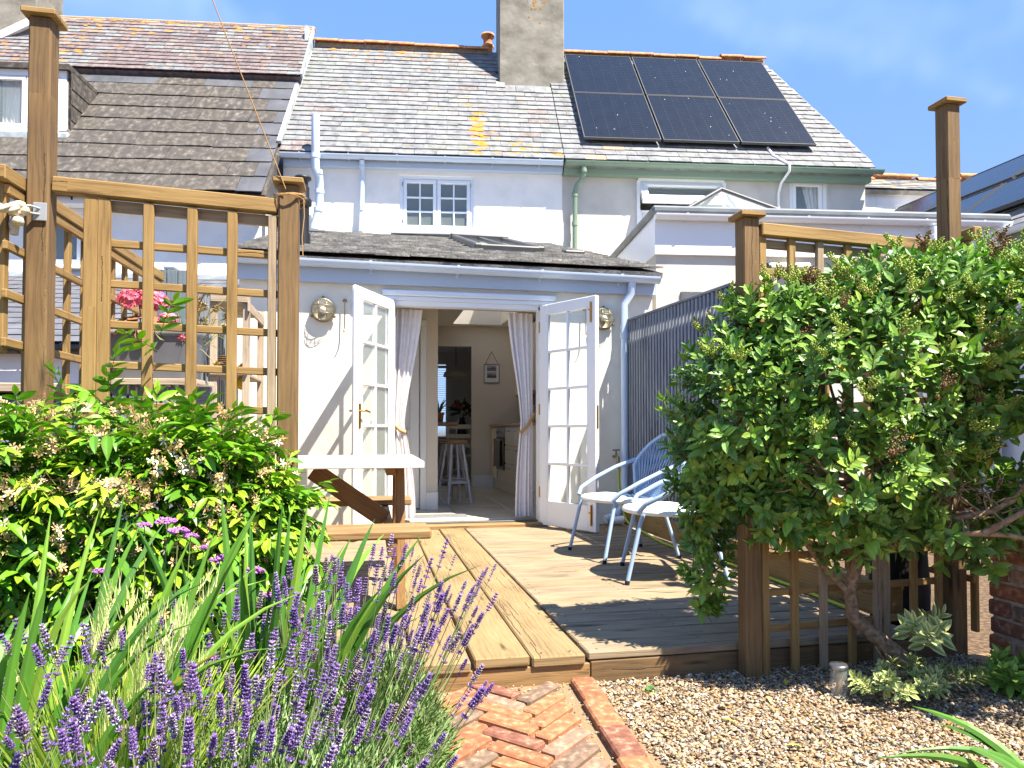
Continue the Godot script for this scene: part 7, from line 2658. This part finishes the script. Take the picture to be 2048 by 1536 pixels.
func build_border() -> void:
	sword_clump("sword_leaf_clump", "tall clump of broad sword shaped leaves in front of the jasmine", Vector3(-0.80, 0, -1.68), 95, 0.92, 0.24, Vector3(0.04, 0, 0.0), 0.026)
	sword_clump("sword_leaf_clump", "clump of sword shaped leaves rising among the lavender beside the deck", Vector3(-0.27, 0, -2.02), 64, 0.84, 0.11, Vector3(0.07, 0, 0.02), 0.030)
	sword_clump("sword_leaf_clump", "sword shaped leaves leaning behind the feathery grass", Vector3(-0.56, 0, -1.96), 26, 0.70, 0.14, Vector3(0.12, 0, 0), 0.022)
	# arching strap leaves by the brick wall
	var st := thing("strap_leaf_plant", "arching bright green strap leaves growing beside the gravel by the brick wall", "plant", at(Vector3(1.79, 0, -1.62)))
	for i in 22:
		var a := PI + rf(-1.3, 1.3)
		var g := [Color(0.08, 0.20, 0.03), Color(0.11, 0.25, 0.035), Color(0.17, 0.31, 0.05)][i % 3] as Color
		blade(st, "leaf", Vector3(rf(-0.06, 0.06), 0, rf(-0.06, 0.06)), Vector3(cos(a) * 0.8, rf(0.3, 1.0), sin(a) * 0.8).normalized(), rf(0.20, 0.32), 0.030, rf(0.3, 0.7), tinted(g), tinted(g), M.leaf_v)
	# feather grass
	var fg := thing("feather_grass", "fine pale green feather grass with straw coloured plumes among the lavender", "grass", at(Vector3(-0.52, 0, -1.66)))
	var gm := MB.new()
	for i in 620:
		var a := rf(0, TAU)
		var r := sqrt(rng.randf())
		var d := Vector3(cos(a) * 0.42 * r + 0.05, 1.0, sin(a) * 0.35 * r).normalized()
		var ln := rf(0.32, 0.62)
		var b := Vector3(cos(a) * 0.06 * r, 0, sin(a) * 0.06 * r)
		var s := d.cross(Vector3(rf(-0.3, 0.3), 0, 1)).normalized() * 0.0022
		gm.col = tinted([Color(0.34, 0.48, 0.05), Color(0.44, 0.54, 0.08), Color(0.25, 0.40, 0.05)][i % 3])
		var m1 := b + d * ln * 0.5
		var tp := b + d * ln + Vector3(d.x, -0.35, d.z) * ln * 0.3 * r
		gm.face(b - s, b + s, m1 + s, m1 - s, Vector3(0, 0.2, 1))
		gm.face(m1 - s, m1 + s, tp + s * 0.2, tp - s * 0.2, Vector3(0, 0.2, 1))
	var go := part(fg, "grass_blades", gm.mesh(), M.matte_v)
	go.set_meta("kind", "stuff")
	for i in 24:
		var a := rf(0, TAU)
		var r := sqrt(rng.randf())
		var d := Vector3(cos(a) * 0.32 * r + 0.14, 1.0, sin(a) * 0.3 * r).normalized()
		var ln := rf(0.36, 0.60)
		var q := MB.new()
		q.col = tinted(Color(0.34, 0.38, 0.12))
		var tip := d * ln
		q.tube([Vector3(rf(-0.04, 0.04), 0, rf(-0.03, 0.03)), d * ln * 0.5, tip], [0.0012, 0.0011, 0.0008], 4, false)
		for k in 40:
			var f := k / 40.0
			var o := tip + d * (f * 0.16 - 0.06) + Vector3(f * f * 0.05, 0, 0)
			var e := o + (d + Vector3(rf(-0.35, 0.35), rf(-0.2, 0.3), rf(-0.35, 0.35))).normalized() * rf(0.02, 0.06)
			var s := (e - o).cross(Vector3(0, 0, 1)).normalized() * 0.0009
			q.col = tinted(Color(0.62, 0.64, 0.30))
			q.face(o - s, o + s, e + s * 0.2, e - s * 0.2, Vector3(0, 0, 1))
		part(fg, "plume", q.mesh(), M.matte_v)
	# verbena: wiry stems with flat mauve heads
	var vb := thing("purple_verbena", "tall wiry verbena with flat mauve flower heads before the jasmine", "plant", at(Vector3(-0.58, 0, -2.12)))
	var heads := []
	for v in 2:
		var m := MB.new()
		for i in 60:
			var d := Vector3(rf(-1, 1), rf(0.05, 0.8), rf(-1, 1))
			if d.length() > 1.15:
				d = d.normalized()
			m.append(blob_mb(0.0034, 0.0030, tinted(Color(0.36, 0.13, 0.42), 0.7, 1.6)), Transform3D(Basis.IDENTITY, d * Vector3(0.019, 0.014, 0.019)))
		heads.append(m.mesh())
	for q in [[Vector3(0.03, 0.74, 0.0), 1.2], [Vector3(0.065, 0.715, 0.02), 1.2], [Vector3(0.095, 0.70, 0.01), 0.9], [Vector3(-0.02, 0.735, 0.02), 0.9], [Vector3(0.17, 0.63, 0.0), 1.2], [Vector3(0.13, 0.67, 0.01), 0.6], [Vector3(0.27, 0.60, 0.03), 1.2], [Vector3(-0.12, 0.62, 0.05), 0.8], [Vector3(0.31, 0.53, 0.02), 0.9], [Vector3(0.22, 0.43, 0.25), 0.9]]:
		part(vb, "flower_head", heads[rng.randi() % 2], M.petal_v, Transform3D(Basis(Vector3.UP, rf(0, 6)).scaled(Vector3.ONE * q[1] * 1.15), q[0]))
		var sm := MB.new()
		sm.tube([Vector3(q[0].x * 0.3, 0, 0), Vector3(q[0].x * 0.8, q[0].y * 0.5, q[0].z), q[0]], [0.0022, 0.0018, 0.0014], 5)
		part(vb, "stem", sm.mesh(), M.stem)
	# lavender
	var spikes := []
	for v in 8:
		var m := MB.new()
		var fade := Color(1, 1, 1) if v < 6 else (Color(1.5, 2.0, 1.1) if v == 6 else Color(1.0, 1.35, 0.55))
		var whorls := rng.randi_range(6, 9)
		var ln := rf(0.034, 0.056)
		for w in whorls:
			var f := float(w) / (whorls - 1)
			var y := ln * f
			if w == 0 and v != 1:
				y = -rf(0.014, 0.024)
			elif w < 3 and v % 3 == 0:
				y = ln * f * 1.25 - 0.008
			var rr := 0.0068 * (1.0 - 0.5 * f * f) * (0.8 if w == 0 else 1.0)
			for k in 8:
				var a := TAU * k / 8 + w * 0.5
				var o := Vector3(cos(a) * rr, y + rf(-0.001, 0.001), sin(a) * rr)
				m.append(blob_mb(0.0020, 0.0042, tinted([Color(0.12, 0.06, 0.25), Color(0.19, 0.11, 0.36), Color(0.095, 0.055, 0.18), Color(0.30, 0.20, 0.47)][rng.randi() % 4] * fade, 0.8, 1.25)), Transform3D(Basis(Quaternion(Vector3.UP, (o * Vector3(1, 0, 1) * 120.0 + Vector3(0, 0.7, 0)).normalized())), o))
			m.append(blob_mb(0.0042, 0.0045, Color(0.085, 0.05, 0.18)), Transform3D(Basis.IDENTITY, Vector3(0, y, 0)))
		m.col = Color(0.14, 0.14, 0.12)
		m.tube([Vector3(0, -0.03, 0), Vector3(0, ln, 0)], [0.0012], 4, false)
		spikes.append(m.mesh())
	var tuft := []
	for v in 3:
		var m := MB.new()
		for i in 14:
			var d := Vector3(rf(-0.7, 0.7), rf(0.6, 1.5), rf(-0.7, 0.7)).normalized()
			var s := d.cross(Vector3(rf(-1, 1), rf(-0.3, 0.3), rf(-1, 1))).normalized() * 0.0017
			var b := Vector3(rf(-0.012, 0.012), rf(-0.015, 0.03), rf(-0.012, 0.012))
			var ln := rf(0.035, 0.085)
			m.col = tinted([Color(0.20, 0.31, 0.12), Color(0.27, 0.37, 0.18), Color(0.14, 0.28, 0.07)][i % 3])
			m.face(b - s * 0.5, b + s * 0.5, b + d * ln * 0.6 + s, b + d * ln * 0.6 - s, Vector3(0, 0.6, 1))
			m.tri(b + d * ln * 0.6 - s, b + d * ln * 0.6 + s, b + d * ln, Vector3(0, 0.5, 0.8), Vector3(0, 0.5, 0.8), Vector3(0, 0.5, 0.8))
		tuft.append(m.mesh())
	var plants := [
		[Vector3(-0.06, 0, -2.0), 0.19, 120, Vector3(0.20, 0, 0.0), 0.62, "lavender bush leaning out over the corner of the deck"],
		[Vector3(-0.20, 0, -1.58), 0.22, 120, Vector3(0.17, 0, 0.05), 0.52, "lavender bush spilling over the edge of the brick path"],
		[Vector3(-0.38, 0, -1.74), 0.26, 110, Vector3(0.05, 0, 0.0), 0.56, "lavender bush in the middle of the border beside the sword leaves"],
		[Vector3(-0.34, 0, -1.22), 0.22, 70, Vector3(0.0, 0, 0.05), 0.56, "lavender bush in front of the feather grass with large violet spikes"],
		[Vector3(-0.80, 0, -1.34), 0.24, 60, Vector3(0.08, 0, 0.0), 0.58, "lavender bush below the tall clump of sword leaves"]]
	for q in plants:
		var lv := thing("lavender_bush", q[5], "lavender", at(q[0]), "lavender bushes in the border")
		var stems := MB.new()
		for i in q[2]:
			var a := rf(0, TAU)
			var r := sqrt(rng.randf())
			var out := Vector3(cos(a), 0, sin(a)) * r
			var hgt: float = q[4] * rf(0.72, 1.08) * (1.0 - 0.12 * r)
			var tip: Vector3 = out * q[1] * 1.75 + Vector3(rf(-0.04, 0.04), hgt, rf(-0.04, 0.04)) + q[3] * hgt
			var b: Vector3 = out * q[1] * 0.35
			var kn := b.lerp(tip, 0.55) + out * 0.03
			stems.col = tinted(Color(0.20, 0.27, 0.11))
			stems.tube([b, kn, tip], [0.0013, 0.0012, 0.0009], 4, false)
			var d := (tip - kn).normalized()
			var bs := Basis(Quaternion(Vector3.UP, d)) * Basis(Vector3.UP, rf(0, TAU))
			part(lv, "flower_spike", spikes[rng.randi() % 8], M.petal_v, Transform3D(bs.scaled(Vector3.ONE * rf(0.6, 1.05)), tip))
		for i in 70:
			var a := rf(0, TAU)
			var r := sqrt(rng.randf())
			var out: Vector3 = Vector3(cos(a), 0, sin(a)) * r * q[1]
			stems.col = tinted(Color(0.20, 0.28, 0.12))
			stems.tube([out * 0.4, out * 1.3 + Vector3(0, q[4] * rf(0.4, 0.75), 0) + q[3] * 0.3], [0.0012, 0.0006], 4, false)
		var so := part(lv, "stems", stems.mesh(), M.matte_v)
		so.set_meta("kind", "stuff")
		for k in 3:
			var trs := []
			for i in 430:
				var a := rf(0, TAU)
				var r := sqrt(rng.randf())
				var hgt: float = q[4] * 0.50 * sqrt(maxf(0.02, 1.0 - r * r)) * (1.0 - pow(rng.randf(), 2.0) * 0.8)
				var p: Vector3 = Vector3(cos(a), 0, sin(a)) * r * q[1] * 1.25 + Vector3(0, hgt, 0) + q[3] * hgt
				trs.append(Transform3D(Basis(Quaternion(Vector3.UP, Vector3(cos(a) * r * 0.7, 1, sin(a) * r * 0.7).normalized())) * Basis(Vector3.UP, rf(0, 6)).scaled(Vector3.ONE * rf(0.9, 1.5)), p))
			stuff_copies(lv, "foliage", tuft[k], M.matte_v, trs)
	# ground cover under the border
	var gc := []
	for v in 2:
		var m := MB.new()
		for i in 9:
			var a := rf(0, TAU)
			var ln := rf(0.03, 0.06)
			var g := tinted([Color(0.09, 0.20, 0.03), Color(0.13, 0.26, 0.04), Color(0.20, 0.30, 0.06)][i % 3])
			m.append(leaf_mb(ln, ln * 0.32, 0.3, 0.3, 3, g, g), Transform3D(aim(Vector3(cos(a), rf(0.3, 1.2), sin(a))), Vector3(rf(-0.02, 0.02), 0, rf(-0.02, 0.02))))
		gc.append(m.mesh())
	var cover := thing("ground_cover", "low green leaves covering the soil of the flower border", "ground cover")
	cover.set_meta("kind", "stuff")
	for k in 2:
		var trs := []
		for i in 1300:
			var x := rf(-2.0, 0.05)
			var z := rf(-2.55, -0.7)
			trs.append(Transform3D(Basis(Vector3.UP, rf(0, 6)).scaled(Vector3.ONE * rf(0.8, 1.7)), Vector3(x, rf(0.0, 0.14), z)))
		stuff_copies(cover, "leaves", gc[k], M.matte_v, trs)

# ---------------------------------------------------------------- gravel, fallen leaves, weeds
func build_gravel() -> void:
	var sm := []
	for v in 4:
		var m := MB.new()
		var ring := []
		var up := Vector3(rf(-0.2, 0.2), 0.55, rf(-0.2, 0.2))
		var dn := Vector3(0, -0.5, 0)
		var n := 6
		for k in n:
			var a := TAU * k / n
			ring.append(Vector3(cos(a) * rf(0.75, 1.25), rf(-0.15, 0.2), sin(a) * rf(0.55, 0.95)))
		for k in n:
			var a: Vector3 = ring[k]
			var b: Vector3 = ring[(k + 1) % n]
			var n1 := (a - up).cross(b - up).normalized()
			if n1.y < 0:
				n1 = -n1
			m.tri(up, a, b, (n1 + up).normalized(), (n1 + a).normalized(), (n1 + b).normalized())
			m.tri(dn, a, b, dn, (dn + a).normalized(), (dn + b).normalized())
		sm.append(m.mesh())
	var g := thing("gravel", "mixed tan and white gravel chippings beside the brick path", "gravel")
	g.set_meta("kind", "stuff")
	var hues := [Color(0.36, 0.26, 0.16), Color(0.44, 0.38, 0.30), Color(0.26, 0.165, 0.09), Color(0.52, 0.48, 0.42), Color(0.36, 0.265, 0.17), Color(0.15, 0.105, 0.07), Color(0.34, 0.25, 0.155), Color(0.37, 0.26, 0.13), Color(0.24, 0.22, 0.195)]
	for k in 4:
		var trs := []
		var cols := []
		for i in 9500:
			var x := rf(0.86, 2.60)
			var z := rf(-2.72, -1.25)
			if x < 0.875 and rng.randf() < 0.5:
				x += 0.05
			trs.append(Transform3D(Basis.from_euler(Vector3(rf(-0.5, 0.5), rf(0, TAU), rf(-0.5, 0.5))).scaled(Vector3.ONE * rf(0.0035, 0.0108)), Vector3(x, rf(-0.006, 0.010), z)))
			cols.append(tinted(hues[rng.randi() % hues.size()], 0.65, 1.2))
		for i in 750:
			var x := rf(0.0, 0.80)
			var z := rf(-2.72, -1.3)
			if z > -2.62 and x > 0.12 and x < 0.75 and rng.randf() < 0.6:
				continue
			trs.append(Transform3D(Basis.from_euler(Vector3(0, rf(0, TAU), 0)).scaled(Vector3.ONE * rf(0.003, 0.007)), Vector3(x, rf(0.004, 0.014), z)))
			cols.append(tinted(hues[rng.randi() % hues.size()], 0.75, 1.25))
		stuff_copies(g, "chippings", sm[k], M.stone, trs, cols)
	var bits := MB.new()
	for i in 420:
		var x := rf(0.95, 2.5)
		var z := -2.70 + absf(rng.randfn()) * 0.28
		if i % 3 == 0:
			z = rf(-2.65, -1.4)
		var c := tinted([Color(0.20, 0.11, 0.05), Color(0.13, 0.085, 0.05), Color(0.30, 0.21, 0.10), Color(0.10, 0.08, 0.06)][i % 4])
		if i % 5 == 0:
			bits.col = c
			var a := rf(0, TAU)
			var p := Vector3(x, 0.017, z)
			bits.tube([p, p + Vector3(cos(a), rf(-0.05, 0.15), sin(a)) * rf(0.02, 0.06)], [0.0013, 0.0008], 4, false)
		else:
			bits.append(leaf_mb(rf(0.012, 0.03), rf(0.006, 0.012), 0.4, 0.4, 3, c, c), Transform3D(Basis.from_euler(Vector3(rf(-0.4, 0.4), rf(0, 6), rf(-0.5, 0.5))), Vector3(x, rf(0.012, 0.02), z)))
	var lit := part(g, "leaf_litter", bits.mesh(), M.matte_v)
	lit.set_meta("kind", "stuff")
	var ymat := [leafy(sc(0.50, 0.40, 0.06), 0.6, 0.5), leafy(sc(0.30, 0.15, 0.06), 0.7, 0.4), leafy(sc(0.38, 0.34, 0.16), 0.7, 0.4)]
	var lm := leaf_mb(0.055, 0.02, 0.3, 0.2, 4).mesh()
	var spots := [Vector3(1.28, 0.017, -2.02), Vector3(1.55, 0.017, -2.12), Vector3(1.72, 0.017, -2.22), Vector3(1.18, 0.018, -2.25), Vector3(1.9, 0.018, -2.05), Vector3(1.45, 0.018, -2.4), Vector3(1.62, 0.017, -2.55), Vector3(1.02, 0.018, -2.6), Vector3(1.66, 0.017, -1.9)]
	var about := ["beside the stake light", "below the deck corner"]
	for i in spots.size():
		var o := part(self, numbered("fallen_leaf"), lm, ymat[i % 3], Transform3D(Basis.from_euler(Vector3(0.1, rf(0, 6), 0.2)), spots[i]))
		tag(o, ["fallen yellow leaf on the open gravel", "fallen brown leaf on the gravel halfway to the stake light", "pale dry leaf on the gravel near the stake light", "fallen yellow leaf on the gravel near the path edging", "fallen brown leaf on the gravel below the variegated shrub", "pale dry leaf on the gravel before the stake light", "fallen yellow leaf on the gravel close to the deck's post", "fallen brown leaf on the gravel beside the small weed", "pale dry leaf on the gravel by the strap leaved plant"][i], "leaf", "fallen leaves on the gravel")
	var w := thing("small_weed", "little green weed growing in the gravel below the deck", "weed", at(Vector3(1.05, 0.005, -2.56)))
	for i in 12:
		var a := rf(0, TAU)
		var g2 := tinted(Color(0.08, 0.20, 0.05))
		part(w, "leaf", leaf_mb(0.03, 0.014, 0.2, 0.2, 3, g2, g2).mesh(), M.matte_v, Transform3D(aim(Vector3(cos(a), rf(0.4, 1.4), sin(a))), Vector3(rf(-0.01, 0.01), 0, rf(-0.01, 0.01))))
